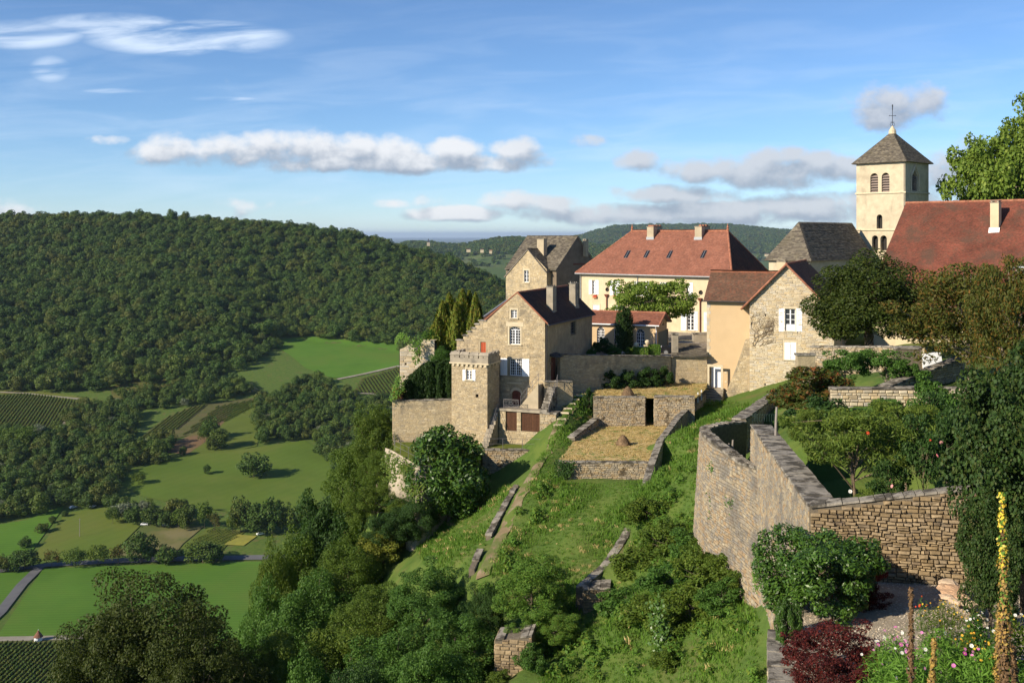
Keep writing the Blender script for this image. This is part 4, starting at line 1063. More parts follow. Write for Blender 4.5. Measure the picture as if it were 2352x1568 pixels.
# ---- big manor with hipped red roof
def manor():
    fr = Fr(1332, 138, -13.6, 36)
    T = thing('manor_house', 'large cream manor with hipped red tile roof, four skylights and two chimneys', 'house', fr.O, fr.rz)
    L = fr.fx(1677); D = 11.0; ze = fr.z(625, 0)
    W5 = [((1360.5, 644, 1367.8, 675), (1353, 1360.3), (1368, 1375.2)), ((1408.9, 645, 1416, 677), (1401.6, 1408.7), (1416.2, 1423.8)), ((1466, 647, 1483, 680), (1457.5, 1465.8), (1483.2, 1491)),
          ((1515.7, 648, 1532, 681), None, None), ((1577, 650, 1584, 683.5), None, (1584.2, 1591.5))]
    Lo = [((1577.6, 716, 1593.4, 758), (1564.4, 1577), (1594, 1603)), ((1362, 700, 1376.6, 735), None, None), ((1408, 702, 1420, 738), None, None), ((1628, 718, 1642, 760), (1617, 1627), None)]
    rcs = [fr.rc(*w[0]) for w in W5 + Lo]
    oc = []
    for a, b in ((1394.8, 665), (1609.5, 672)):
        x, z = fr.pt(a, b); oc.append([(x + .3 * math.cos(t * math.pi / 5), z + .3 * math.sin(t * math.pi / 5)) for t in range(10)])
    mb = MB(); wall(mb, [(0, 0), (L, 0), (L, ze), (0, ze)], [rect(*r) for r in rcs] + oc, 0, .22)
    mb.face([(L, 0, 0), (L, D, 0), (L, D, ze), (L, 0, ze)], .5); mb.face([(0, D, 0), (0, 0, 0), (0, 0, ze), (0, D, ze)], .5); mb.face([(L, D, 0), (0, D, 0), (0, D, ze), (L, D, ze)], .5)
    mb.build('wall', M['cream_render'], T)
    ob = MB()
    for o in oc: ob.face([(a, .2, b) for a, b in o], .5)
    ob.build('oculus', M['interior'], T)
    for i, (w, r_) in enumerate(zip(W5 + Lo, rcs)):
        surround(T, *r_, w=.17, out=.03)
        if w[1] is None and w[2] is None:
            m_ = (r_[0] + r_[1]) / 2
            shutter(T, r_[0] + .01, m_ - .01, r_[2], r_[3], y=.02, m='white_paint', louvre=True); shutter(T, m_ + .01, r_[1] - .01, r_[2], r_[3], y=.02, m='white_paint', louvre=True)
            continue
        window(T, *r_, cols=2, rows=4 if i < 5 else 5)
        for s in w[1:]:
            if s: 
                q = fr.rc(s[0], w[0][1] - 1, s[1], w[0][3] + 1); shutter(T, *q, louvre=True, m='white_paint' if i < 5 else 'blue_white')
    for a, b in (((1363.4, 681), (1372, 684)), ((1411, 682), (1420.5, 686))):
        q = fr.rc(a[0], a[1], b[0], b[1]); f = MB(); f.box(q[0], q[1], -.28, -.04, q[2], q[3], .5); fb = f.build('flower_box', M['terracotta'], T)
        g = MB()
        for _ in range(40):
            x, y, z = rb.uniform(q[0], q[1]), rb.uniform(-.32, -.02), q[3] + rb.uniform(0, .18); s = .035
            g.face([(x - s, y, z - s), (x + s, y + s, z - s), (x + s, y, z + s), (x - s, y - s, z + s)])
        g.build('flowers', M['red_petal'], fb)
    # roof
    yr = D / 2; xa, xb = fr.fx(1452, yr), fr.fx(1671.5, yr); zr = fr.z(531, (xa + xb) / 2, yr); o = .45; e = ze - .12
    c = [(-o, -o, e), (L + o, -o, e), (L + o, D + o, e), (-o, D + o, e)]; A, B = (xa, yr, zr), (xb, yr, zr)
    roof_plane(T, [c[0], c[1], B, A], M['tile_red'], .15, .18, .02, rng=rb)
    roof_plane(T, [c[1], c[2], B], M['tile_dark'], .15, .18, .02, rng=rb)  # hip turned from the sun: its shade is put into the darker tile colour
    roof_plane(T, [c[2], c[3], A, B], M['tile_red'], .6, .6, .02, rng=rb)
    roof_plane(T, [c[3], c[0], A], M['tile_red'], .3, .3, .02, rng=rb)
    ridge_line(T, A, B, M['ridge_tile'], r=.14)
    for p, q in ((c[0], A), (c[1], B), (c[2], B), (c[3], A)): ridge_line(T, p, q, M['ridge_tile'], r=.13, name='hip_tiles')
    for p in (A, B):
        f = MB(); f.lathe([(.16, 0), (.2, .15), (.1, .3), (.17, .45), (.08, .62), (.03, .95)], p, 8); f.build('roof_finial', M['ridge_tile'], T)
    gutter(T, (-o, -o - .08, e - .06), (L + o, -o - .08, e - .06), .09)
    sl = (zr - e) / (yr + o)
    for a, b in ((1433.7, 1447.5), (1478.7, 1491.5), (1531, 1545.7), (1608.4, 1623.7)):
        yy = 2.3; x0, x1 = fr.fx((a + b) / 2 - 5.2, yy), fr.fx((a + b) / 2 + 5.2, yy)
        # slide along the slope to the row seen
        for _ in range(12):
            zz = e + (yy + o) * sl; xx = (x0 + x1) / 2
            row = HZ - (zz + fr.O.z) / (fr.O.y - fr.n * xx + fr.c * yy) * F
            yy += (row - 585) * .03
        x0, x1 = fr.fx((a + b) / 2 - 4.6, yy), fr.fx((a + b) / 2 + 4.6, yy)
        hh = .5; off = .07
        pt = lambda x, t, o_: (x, yy + t, e + (yy + t + o) * sl + o_)
        s = MB(); s.hexa([pt(x0, -hh, 0), pt(x1, -hh, 0), pt(x1, hh, 0), pt(x0, hh, 0)], [pt(x0, -hh, off), pt(x1, -hh, off), pt(x1, hh, off), pt(x0, hh, off)], .5)
        so_ = s.build('skylight', M['dark_metal'], T)
        g = MB(); q = .05; g.face([pt(x0 + q, -hh + q, off + .01), pt(x1 - q, -hh + q, off + .01), pt(x1 - q, hh - q, off + .01), pt(x0 + q, hh - q, off + .01)], .5); g.build('pane', M['glass'], so_)
        b2 = MB(); xm = (x0 + x1) / 2; b2.hexa([pt(xm - .025, -hh, off + .012), pt(xm + .025, -hh, off + .012), pt(xm + .025, hh, off + .012), pt(xm - .025, hh, off + .012)], [pt(xm - .025, -hh, off + .04), pt(xm + .025, -hh, off + .04), pt(xm + .025, hh, off + .04), pt(xm - .025, hh, off + .04)], .5); b2.build('glazing_bar', M['zinc'], so_)
    for a in (1496, 1606):
        yy = yr - .9; x = fr.fx(a, yy)
        ch = chimney(T, x, yy + .9, zr - 1.5, zr + .55, .95, 2.4, 'grey_render', pots='none')
        q = MB()
        for k in range(9):
            q.box(x + rb.uniform(-.4, .25), x + rb.uniform(.28, .48), yy - .2 + k * .26, yy + .0 + k * .26, zr + .62, zr + .62 + rb.uniform(.1, .22), .5)
        q.build('broken_tiles', M['ridge_tile'], ch)
        f = MB(); f.box(x - .55, x + .55, yy - .38, yy - .3, zr - 1.35, zr - .75, .5); f.build('flashing', M['zinc'], ch)
    for a, r0, r1 in ((1394.5, 681, 725), (1609, 690, 762)):
        x, z = fr.pt(a, r0); z2 = fr.z(r1, x); p = MB(); p.tube([(x, -.14, z), (x, -.14, z2)], .07, 6); p.hexa([(x - .12, -.26, z - .05), (x + .12, -.26, z - .05), (x + .12, -.02, z - .05), (x - .12, -.02, z - .05)], [(x - .26, -.36, z + .3), (x + .26, -.36, z + .3), (x + .26, -.02, z + .3), (x - .26, -.02, z + .3)], .5)
        p.build('drainpipe', M['brown_door'], T)
    pipe(T, [(.15, -.2, ze - .2), (.15, -.1, ze - .8), (.15, -.1, 0)], .06)
    pipe(T, [fr.pt(1465, 632)[:1] + (-.1, ze - .15), fr.pt(1465, 632)[:1] + (-.1, 1)], .05)
manor()

# ---- bell tower
def bell_tower():
    fr = Fr(2079, 130, -14, 47)
    T = thing('bell_tower', 'square church bell tower with stone pyramid roof, louvred twin arches and weathercock', 'church tower', fr.O, fr.rz)
    xl = fr.fx(1967); yr = fr.fy(2133, 0); ze = fr.z(370, 0)
    def ar(a, b, c, d): 
        q = fr.rc(a, b, c, d); return q
    tw = [ar(1999, 397.8, 2016.8, 443), ar(2025, 396.7, 2043, 442)]; sm = ar(2013.5, 492.6, 2026.7, 525); lw = [ar(2003, 540.6, 2016.8, 577), ar(2022, 540.6, 2037, 576.5)]
    holes = [arch(*q) for q in tw] + [arch(*sm)] + [arch(*q) for q in lw]
    mb = MB(); wall(mb, [(xl, 0), (0, 0), (0, ze), (xl, ze)], holes, 0, .55)
    ya, yb = fr.fy(2095, 0), fr.fy(2108, 0); za, zb = fr.z(438.5, 0, ya), fr.z(389, 0, ya)
    pa = [(ya, za), (yb, za), (yb, zb - .9), ((ya + yb) / 2 + .2, zb - .25), ((ya + yb) / 2, zb), ((ya + yb) / 2 - .2, zb - .25), (ya, zb - .9)]
    wall(mb, [(0, 0), (yr, 0), (yr, ze), (0, ze)], [pa], 0, .5, side='x')
    mb.face([(xl, yr, 0), (xl, 0, 0), (xl, 0, ze), (xl, yr, ze)], .5); mb.face([(0, yr, 0), (xl, yr, 0), (xl, yr, ze), (0, yr, ze)], .5)
    mb.build('wall', M['tower_render'], T)
    # black inside
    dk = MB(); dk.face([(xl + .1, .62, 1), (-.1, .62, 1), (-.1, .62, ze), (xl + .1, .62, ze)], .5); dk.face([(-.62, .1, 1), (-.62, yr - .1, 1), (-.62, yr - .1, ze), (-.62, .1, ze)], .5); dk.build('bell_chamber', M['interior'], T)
    for q in tw:
        n = 7
        for k in range(n):
            z = q[2] + (q[3] - q[2] - .25) * (k + .2) / n; s = MB()
            s.hexa([(q[0], .12, z), (q[1], .12, z), (q[1], .5, z + .24), (q[0], .5, z + .24)], [(q[0], .12, z + .05), (q[1], .12, z + .05), (q[1], .5, z + .29), (q[0], .5, z + .29)]); s.build('louvre', M['louvre'], T)
    for k in range(8):
        z = za + (zb - .9 - za) * (k + .1) / 7.5; s = MB(); s.hexa([(-.5, ya, z + .2), (-.14, ya, z), (-.14, yb, z), (-.5, yb, z + .2)], [(-.5, ya, z + .25), (-.14, ya, z + .05), (-.14, yb, z + .05), (-.5, yb, z + .25)]); s.build('louvre', M['louvre'], T)
    # mullion column of the twin openings and of the lower pair
    for (a, b) in (tw, lw):
        x = (a[1] + b[0]) / 2; zc = a[3] - (a[1] - a[0]) / 2
        c = MB(); c.lathe([(.19, 0), (.19, .12), (.12, .2), (.11, zc - a[2] - .35), (.13, zc - a[2] - .3), (.24, zc - a[2] - .05), (.24, zc - a[2] + .08)], (x, .3, a[2]), 10); c.build('column', M['dressed'], T)
    # moulding round the pointed window
    md = MB(); md.tube([(.05, p[0], p[1]) for p in ([(ya - .3, za)] + [(ya - .3, zb - .8), ((ya + yb) / 2 - .3, zb + .1), ((ya + yb) / 2, zb + .65), ((ya + yb) / 2 + .3, zb + .1), (yb + .3, zb - .8), (yb + .3, za)])], .11, 6); md.build('ogee_moulding', M['dressed'], T)
    for py in (441.5, 527.5, 577.5):
        z = fr.z(py, 0); s = MB()
        s.hexa([(xl - .14, -.14, z - .08), (.14, -.14, z - .08), (.14, yr + .1, z - .08), (xl - .14, yr + .1, z - .08)], [(xl - .1, -.1, z + .1), (.1, -.1, z + .1), (.1, yr + .1, z + .1), (xl - .1, yr + .1, z + .1)], .5); s.build('string_course', M['dressed'], T)
    pipe(T, [(-.12, -.06, ze - .2), (-.12, -.06, 3)], .035, 'grey_iron', 'lightning_conductor')
    o = .42; ap = (xl / 2, yr / 2, fr.z(301.7, xl / 2, yr / 2)); e = ze - .06
    c = [(xl - o, -o, e), (o, -o, e), (o, yr + o, e), (xl - o, yr + o, e)]
    # slight bell-cast at the eaves
    for a, b in ((c[0], c[1]), (c[1], c[2]), (c[2], c[3]), (c[3], c[0])):
        roof_plane(T, [a, b, ap], M['lauze'], .14, .3, .045, jit=.06, rng=rb, wj=.35, name='stone_slates')
    f = MB(); f.lathe([(.5, -.35), (.45, .05), (.34, .25), (.12, .6), (.05, .7)], ap, 10); f.build('roof_cap', M['dressed'], T)
    z = ap[2] + .6; X, Y = ap[0], ap[1]
    v = MB(); v.tube([(X, Y, z), (X, Y, z + 2.55)], .035, 6)
    ux = V3((.6, .8, 0))
    for h, w in ((1.4, .42),): v.tube([V3((X, Y, z + h)) - ux * w, V3((X, Y, z + h)) + ux * w], .03, 5); 
    for s in (-1, 1):
        v.lathe([(.0, -.07), (.07, 0), (0, .07)], tuple(V3((X, Y, z + 1.4)) + ux * .42 * s), 6)
        pts = [V3((X, Y, z + .05 + .09 * k)) + ux * s * (.1 + .22 * math.sin(k * .62)) for k in range(7)]; v.tube(pts, .025, 5)
        v.tube([V3((X, Y, z + .55)) + ux * s * .02, V3((X, Y, z + .62)) + ux * s * .2, V3((X, Y, z + .5)) + ux * s * .26], .02, 5)
    vo = v.build('iron_cross', M['dark_metal'], T)
    k = MB(); zc = z + 2.1
    body = [(-.05, 0), (.1, .05), (.16, .22), (.12, .36), (.18, .55), (.26, .62), (.24, .72), (.1, .66), (.02, .4), (-.06, .3), (-.1, .52), (-.2, .74), (-.3, .6), (-.2, .3), (-.14, .08)]
    V, Tt = cdt(body)
    for sgn in (1, -1):
        for f in Tt:
            q = [V3((X, Y, zc + V[i].y)) + V3((-.6, .8, 0)).normalized() * V[i].x + V3((.8, .6, 0)) * .03 * sgn for i in f]; k.face(q if sgn > 0 else q[::-1], .5)
    for i in range(len(body)):
        p, q = body[i], body[(i + 1) % len(body)]; w = lambda a, s: V3((X, Y, zc + a[1])) + V3((-.6, .8, 0)) * a[0] + V3((.8, .6, 0)) * .03 * s
        k.face([w(p, -1), w(q, -1), w(q, 1), w(p, 1)], .5)
    k.build('weathercock', M['dark_metal'], T)
bell_tower()

# ---- long red church-side roof at the right
def red_roof_house():
    deg = 45; ridge_z = (HZ - 467) / F * 110
    fr = Fr(2085, 110, -10.5, deg); zr = ridge_z - fr.O.z
    T = thing('long_house', 'long house with steep dark red tile roof and one pale chimney', 'house', fr.O, fr.rz)
    k = 1.1; run = 9.6; L = 24; ze = zr - k * run
    roof_plane(T, [(-.2, -run, ze), (L, -run, ze), (L, 0, zr), (-.2, 0, zr)], M['tile_church'], .13, .17, .02, rng=rb)
    roof_plane(T, [(L, run, ze), (-.2, run, ze), (-.2, 0, zr), (L, 0, zr)], M['tile_church'], .8, .8, .02, rng=rb)
    mb = MB(); y0 = -run + .4; zt = ze - .05
    wall(mb, [(0, -2), (L, -2), (L, zt), (0, zt)], (), y0, .2)
    mb.face([(0, run - .4, -2), (0, y0, -2), (0, y0, zt), (0, 0, zr - .2), (0, run - .4, zt)], .5); mb.face([(L, y0, -2), (L, run - .4, -2), (L, run - .4, zt), (L, 0, zr - .2), (L, y0, zt)], .5)
    mb.build('wall', M['cream_render'], T)
    ridge_line(T, (-.2, 0, zr + .03), (L, 0, zr + .03), M['ridge_tile'], r=.14)
    gutter(T, (-.2, -run - .08, ze - .05), (L, -run - .08, ze - .05), .09)
    # chimney on the slope
    best = None
    for yy in np.arange(-7, 0, .1):
        x = fr.fx(2284, yy); zz = zr + k * yy; row = HZ - (zz + fr.O.z) / (fr.O.y - fr.n * x + fr.c * yy) * F
        if best is None or abs(row - 531) < best[0]: best = (abs(row - 531), x, yy, zz)
    _, x, yy, zz = best
    ch = chimney(T, x, yy + .35, zz - .6, fr.z(466, x, yy), .8, .7, 'white_paint' if False else 'cream_render', pots='slab')
    f = MB(); f.hexa([(x - .5, yy - .18, zz - .2), (x + .5, yy - .18, zz - .2), (x + .5, yy - .01, zz - .02), (x - .5, yy - .01, zz - .02)], [(x - .5, yy - .18, zz - .16), (x + .5, yy - .18, zz - .16), (x + .5, yy - .01, zz + .35), (x - .5, yy - .01, zz + .35)], .5); f.build('flashing', M['zinc'], ch)
    # dormer at the right edge of the picture
    yd = -7.3; xd = fr.fx(2333, yd); zd = zr + k * yd
    d = MB(); d.box(xd, xd + 2.2, yd, yd + 2.2, zd + .02, zd + 1.7, .5); do = d.build('dormer', M['grey_wood'], T)
    d = MB(); d.box(xd - .2, xd + 2.4, yd - .25, yd + 2.4, zd + 1.7, zd + 1.85, .5); d.build('dormer_roof', M['zinc'], do)
red_roof_house()

# ---- church choir under stone slates
def choir():
    fr = Fr(1860, 119, -13, 42)
    T = thing('church_choir', 'low church choir with dark hipped stone slate roof left of the bell tower', 'church', fr.O, fr.rz)
    xl = fr.fx(1766); ze = fr.z(597.5, 0); Ln = 17; o = .4
    mb = MB(); wall(mb, [(xl, 0), (0, 0), (0, ze), (xl, ze)], (), 0)
    wall(mb, [(0, 0), (Ln, 0), (Ln, ze), (0, ze)], (), 0, side='x'); mb.face([(xl, Ln, 0), (xl, 0, 0), (xl, 0, ze), (xl, Ln, ze)], .5)
    mb.build('wall', M['tower_render'], T)
    yA = -xl / 2 * .95; zr = fr.z(511, xl / 2, yA)
    c = [(xl - o, -o, ze - .1), (o, -o, ze - .1), (o, Ln, ze - .1), (xl - o, Ln, ze - .1)]; A, B = (xl / 2, yA, zr), (xl / 2, Ln, zr)
    kw = dict(row=.17, wid=.42, th=.06, jit=.08, rng=rb, wj=.4, name='stone_slates')
    roof_plane(T, [c[0], c[1], A], M['lauze'], **kw); roof_plane(T, [c[1], c[2], B, A], M['lauze'], **kw); roof_plane(T, [c[3], c[0], A, B], M['lauze'], **kw)
    ch = MB(); ch.box(xl + .3, xl + 1.8, .4, 2.0, ze - 1, ze + .4, .5)
choir()

# ---- stone house at the back left
def upper_house():
    fr = Fr(1278, 150, -16, 40)
    T = thing('upper_stone_house', 'old stone house with grey slate roof and dark gable behind the stepped gable house', 'house', fr.O, fr.rz)
    ze = fr.z(617, 0); yr = fr.fy(1326, 0); D = 2 * yr; zr = fr.z(543, 0, yr)
    xl = fr.fx(1162) ; yw = -1.0
    wx0, wx1 = fr.fx(1162, yw), fr.fx(1256, yw); xp, zp = fr.pt(1213, 573, yw); zl = fr.z(632, wx0, yw); zrt = fr.z(618, fr.fx(1250, yw), yw)
    mb = MB()
    wall(mb, [(0, 0), (D, 0), (D, ze), (yr, zr - .1), (0, ze)], (), 0, side='x')
    wall(mb, [(xl, 0), (0, 0), (0, ze), (xl, ze)], (), 0)
    mb.build('wall', M['dark_wall'], T)
    w = fr.rc(1203.5, 621, 1214.5, 648, yw)
    ol = [(wx0, 0), (wx1, 0), (wx1, zrt), (xp, zp), (wx0, zl)]
    mw = MB(); wall(mw, ol, [rect(*w)], yw, .2); mw.face([(wx1, yw, 0), (wx1, 1, 0), (wx1, 1, zrt), (wx1, yw, zrt)], .5); mw.face([(wx0, 6, 0), (wx0, yw, 0), (wx0, yw, zl), (wx0, 6, zl)], .5); mw.build('wing_wall', M['limestone_mortar'], T)
    lay_stones(T, courses(ol, [rect(w[0] - .22, w[1] + .22, w[2] - .2, w[3] + .25)], .12, .2, .22, .5, rb), planar(yw), 'limestone', .02, rb, 0)
    window(T, *w, y=yw + .12, cols=2, rows=3); surround(T, *w, y=yw, w=.2)
    # beams left in the dark gable
    for z, y0, y1 in ((zr - 4.2, yr - 1, yr + 1.8), (zr - 7.6, yr - .8, yr + .6)):
        b = MB(); b.box(-.02, .05, y0, y1, z, z + .25, .5); b.build('beam', M['brown_door'], T)
    kw = dict(row=.18, wid=.4, th=.06, jit=.08, rng=rb, wj=.4, name='stone_slates')
    k = (zr - ze) / yr; o = .3
    roof_plane(T, [(xl, -o, ze - o * k), (o * .5, -o, ze - o * k), (o * .5, yr, zr), (xl, yr, zr)], M['lauze'], **kw)
    roof_plane(T, [(o * .5, D + o, ze - o * k), (xl, D + o, ze - o * k), (xl, yr, zr), (o * .5, yr, zr)], M['lauze'], row=.5, wid=.6, th=.05, rng=rb, name='stone_slates')
    # wing roof: two slopes running back into the main roof
    yb = yr * .8; kr = (zp - zrt) / (fr.fx(1250, yw) - xp); kl = (zp - zl) / (xp - wx0)
    roof_plane(T, [(wx1 + .1, yw - .15, zp - kr * (wx1 + .1 - xp)), (wx1 + .1, yb, zp - kr * (wx1 + .1 - xp)), (xp, yb, zp + .06), (xp, yw - .15, zp + .06)], M['lauze'], **kw)
    roof_plane(T, [(wx0 - .3, yb, zl - .3 * kl), (wx0 - .3, yw - .15, zl - .3 * kl), (xp, yw - .15, zp + .06), (xp, yb, zp + .06)], M['tile_dark'], rng=rb)
    x = fr.fx(1244, 1.5); chimney(T, x, 1.6, ze, fr.z(549.5, x, 1.5), 1.25, .8, 'grey_render', pots='none')
    y = yr + 1.7; x = fr.fx(1345, y); chimney(T, x, y, zr - 3, fr.z(553, x, y), .6, .6, 'grey_render')
    # small low house with a brown roof to the left, below it
    f2 = Fr(1135, 112, -14, 22)
    T2 = thing('low_house', 'low brown tiled roof between the thuja trees and the stepped gable', 'house', f2.O, f2.rz)
    x0, x1 = f2.fx(1104), f2.fx(1185); z0 = f2.z(735, 0); z1 = f2.z(690, 0, 3); 
    roof_plane(T2, [(x0, 0, z0), (x1, 0, z0), (x1, 3, z1), (f2.fx(1164, 3), 3, z1)], M['tile_dark'], rng=rb)
    mb = MB(); wall(mb, [(x0 + .4, 0), (x1, 0), (x1, z0 - .1), (x0 + .4, z0 - .1)], (), .4); mb.face([(x0 + .4, 4, 0), (x0 + .4, .4, 0), (x0 + .4, .4, z0 - .1), (x0 + .4, 4, z0 - .1)], .5); mb.build('wall', M['grey_render'], T2)
    g = MB(); g.hexa([(x0 - .12, -.1, z0 - .05), (x0 + .1, -.1, z0 - .05), (f2.fx(1166, 3), 3, z1 - .05), (f2.fx(1162, 3), 3, z1 - .05)], [(x0 - .12, -.1, z0 + .1), (x0 + .1, -.1, z0 + .1), (f2.fx(1166, 3), 3, z1 + .1), (f2.fx(1162, 3), 3, z1 + .1)], .5); g.build('verge_flashing', M['zinc'], T2)
upper_house()

# ---- orangery wing
def orangery():
    fr = Fr(1343, 110, -12.2, 22)
    T = thing('orangery', 'low wing with red tile roof, arched windows and green garage door', 'house', fr.O, fr.rz)
    L = fr.fx(1507.3); ze = fr.z(738, 0); D = 4.6; yr = D / 2; zr = fr.z(719.5, L, yr)
    ws = [fr.rc(1371, 750.5, 1388.7, 786), fr.rc(1410, 752, 1428, 790), fr.rc(1461.6, 755, 1480.5, 796)]
    mb = MB(); wall(mb, [(0, 0), (L, 0), (L, ze), (0, ze)], [arch(*w) for w in ws], 0, .18)
    g0, g1 = fr.fy(1511.5, L), fr.fy(1535, L); gzt = fr.z(763, L, g0)
    fan = arch((g0 + g1) / 2 - .35, (g0 + g1) / 2 + .35, gzt + .55, gzt + .9)
    wall(mb, [(0, 0), (D, 0), (D, ze), (yr, zr - .15), (0, ze)], [rect(g0, g1, .02, gzt), fan], L, .15, side='x')
    mb.face([(0, D, 0), (0, 0, 0), (0, 0, ze), (0, D, ze)], .5)
    mb.build('wall', M['grey_render'] if False else M['tan_render'], T)
    for w in ws:
        r = (w[1] - w[0]) / 2; window(T, w[0], w[1], w[2], w[3] - r, y=.1, cols=4, rows=4, bar=.035, frame=.05, rise=r)
    d = MB()
    for k in range(5): d.box(L - .13, L - .09, g0 + (g1 - g0) * k / 5 + .005, g0 + (g1 - g0) * (k + 1) / 5 - .005, .02, gzt, .5)
    d.build('garage_door', M['garage_green'], T)
    q = MB(); q.face([(L - .12, a, b) for a, b in fan], .5); q.build('fanlight', M['glass'], T)
    o = .35; k = (zr - ze) / yr
    roof_plane(T, [(-.2, -o, ze - o * k), (L + .4, -o, ze - o * k), (L + .4, yr, zr), (-.2, yr, zr)], M['tile_red'], .22, .22, .05, rng=rb)
    roof_plane(T, [(L + .4, D + o, ze - o * k), (-.2, D + o, ze - o * k), (-.2, yr, zr), (L + .4, yr, zr)], M['tile_red'], .22, .22, .05, rng=rb)
    ridge_line(T, (-.2, yr, zr + .05), (L + .4, yr, zr + .05), M['ridge_tile'], r=.12)
    for s in (0, 1): ridge_line(T, (L + .4, -o if s == 0 else D + o, ze - o * k + .03), (L + .4, yr, zr + .05), M['ridge_tile'], r=.09, name='verge_tiles')
    gutter(T, (-.2, -o - .06, ze - o * k - .05), (L + .4, -o - .06, ze - o * k - .05), .07, 'white_paint')
    pipe(T, [(L + .02, -o, ze - .3), (L + .02, -.06, ze - .7), (L + .02, -.06, 0)], .05, 'white_paint')
orangery()
# ---------------------------------------------------------------- stepped gable house, its crenellated tower, stairs and terraces
rc_ = random.Random(21)
CF = Fr(1188, 92, -18.2, 22)
def stepped_house():
    fr = CF
    T = thing('stepped_gable_house', 'limestone house with stepped gable, red door and white shutters beside the crenellated tower', 'house', fr.O, fr.rz)
    xr = fr.fx(1252); xl = fr.fx(1049); xp, zp = fr.pt(1188, 672); zr = fr.z(738, xr)
    steps = [(1101, 1117, 737), (1092, 1101, 745), (1083, 1092, 754), (1074, 1083, 762), (1064, 1074, 771), (1049, 1064, 781.5)]
    ol = [(xl, 0), (xr, 0), (xr, zr), (xp, zp)]
    for a, b, y in steps:
        z = fr.pt(a, y)[1]
        ol += [(fr.fx(b), z), (fr.fx(a), z)]
    top = fr.rc(1173.5, 711.5, 1187.5, 730); arc = fr.rc(1170, 750, 1195, 790.5); big = fr.rc(1170.5, 824, 1198.5, 862.5); red = fr.rc(1103.4, 785, 1115.7, 811); drk = fr.rc(1175.5, 896, 1196.5, 931.5)
    holes = [rect(*top), arch(*arc, rise=.28), rect(*big), rect(*red), arch(*drk, rise=.32)]
    Ln = 13.5; zl = fr.pt(1049, 781.5)[1]
    mb = MB(); wall(mb, ol, holes, 0, .24)
    sw = [fr.fy(1311, xr), fr.fy(1321, xr)]; sz = (fr.z(768, xr, sw[0]), fr.z(740, xr, sw[0]))
    wall(mb, [(0, 0), (Ln, 0), (Ln, zr), (0, zr)], [rect(sw[0], sw[1], *sz)], xr, .2, side='x')
    mb.face([(xl, Ln, 0), (xl, .5, 0), (xl, .5, zl - 1), (xl, Ln, zl - 1)], .5)
    # thickness of the stepped gable
    n = len(ol)
    for i in range(2, n):
        p, q = ol[i], ol[(i + 1) % n]; mb.face([(p[0], 0, p[1]), (p[0], .5, p[1]), (q[0], .5, q[1]), (q[0], 0, q[1])], .5)
    mb.build('wall', M['limestone_mortar'], T)
    hp = []
    for h in holes:
        x0, x1 = min(p[0] for p in h), max(p[0] for p in h); z0, z1 = min(p[1] for p in h), max(p[1] for p in h); hp.append(rect(x0 - .2, x1 + .2, z0 - .12, z1 + .24))
    rs = courses(ol, hp, .09, .16, .16, .42, rc_, gap=.006)
    lay_stones(T, rs, planar(0.0), 'limestone', .02, rc_, 300)
    # step copings
    for a, b, y in steps:
        x0, z = fr.pt(a, y); x1 = fr.fx(b); c = MB(); c.box(x0 - .1, x1 + .06, -.1, .55, z, z + .1, .5, taper=.02); c.build('step_coping', M['coping'], T)
    window(T, *top, cols=4, rows=3, bar=.03, frame=.045); surround(T, *top, w=.13, out=.02)
    window(T, arc[0], arc[1], arc[2], arc[3] - .28, cols=4, rows=5, bar=.03, frame=.055, rise=.28); surround(T, *arc, w=.14, out=.02, head=False)
    hd = MB(); hd.box(arc[0] - .3, arc[1] + .3, -.03, .0, arc[3] + .02, arc[3] + .4, .5); hd.build('lintel', M['dressed'], T)
    window(T, *big, cols=6, rows=6, bar=.03, frame=.06); surround(T, *big, w=.1, out=.025, m='old_concrete')
    for a, b in ((1149.3, 1157.3), (1157.5, 1165.5)): shutter(T, *fr.rc(a, 822, b, 861.5), y=-.06, planks=2)
    for a, b in ((1199.2, 1207.4), (1207.6, 1216)): shutter(T, *fr.rc(a, 824, b, 864), y=-.06, planks=2)
    d = MB(); d.box(red[0] + .02, red[1] - .02, .08, .13, red[2], red[3], .5)
    for k in range(3): d.box(red[0] + .06 + k * .17, red[0] + .18 + k * .17, .06, .08, red[2] + .1, red[3] - .1, .5)
    d.build('door', M['red_door'], T)
    d = MB(); q = arch(*drk, rise=.32); d.face([(a, .16, b) for a, b in q], .5)
    xm = (drk[0] + drk[1]) / 2
    for x in (drk[0] + .03, xm + .02):
        for k in range(3): d.box(x + k * .13, x + k * .13 + .115, .12, .16, drk[2], drk[3] - .32, .5)
    d.build('door', M['brown_door'], T)
    # voussoirs of the arched door
    for k in range(9):
        a0, a1 = math.pi * k / 9 + .02, math.pi * (k + 1) / 9 - .02; w = (drk[1] - drk[0]) / 2; v = MB()
        pts = [(xm + w * f * math.cos(a), drk[3] - .32 + (.32 * f + (f - 1) * .5) * math.sin(a)) for f, a in ((1, a0), (1.35, a0), (1.35, a1), (1, a1))]
        v.hexa([(p[0], .02, p[1]) for p in pts], [(p[0], -.03, p[1]) for p in pts], .5); v.build('arch_stone', M['dressed'], T)
    ps = fr.rc(1165, 878, 1199, 881); s = MB(); s.box(ps[0], ps[1], -.1, 0, ps[2], ps[3], .5); s.build('stone_ledge', M['dressed'], T)
    # barred side window
    window(T, sw[0], sw[1], sz[0], sz[1], y=xr - .14, plane='x', cols=2, rows=4, m='grey_iron')
    g = MB()
    for k in range(6): yy = sw[0] + (sw[1] - sw[0]) * k / 5; g.tube([(xr + .1, yy, sz[0] - .1), (xr + .1, yy, sz[1])], .015, 4)
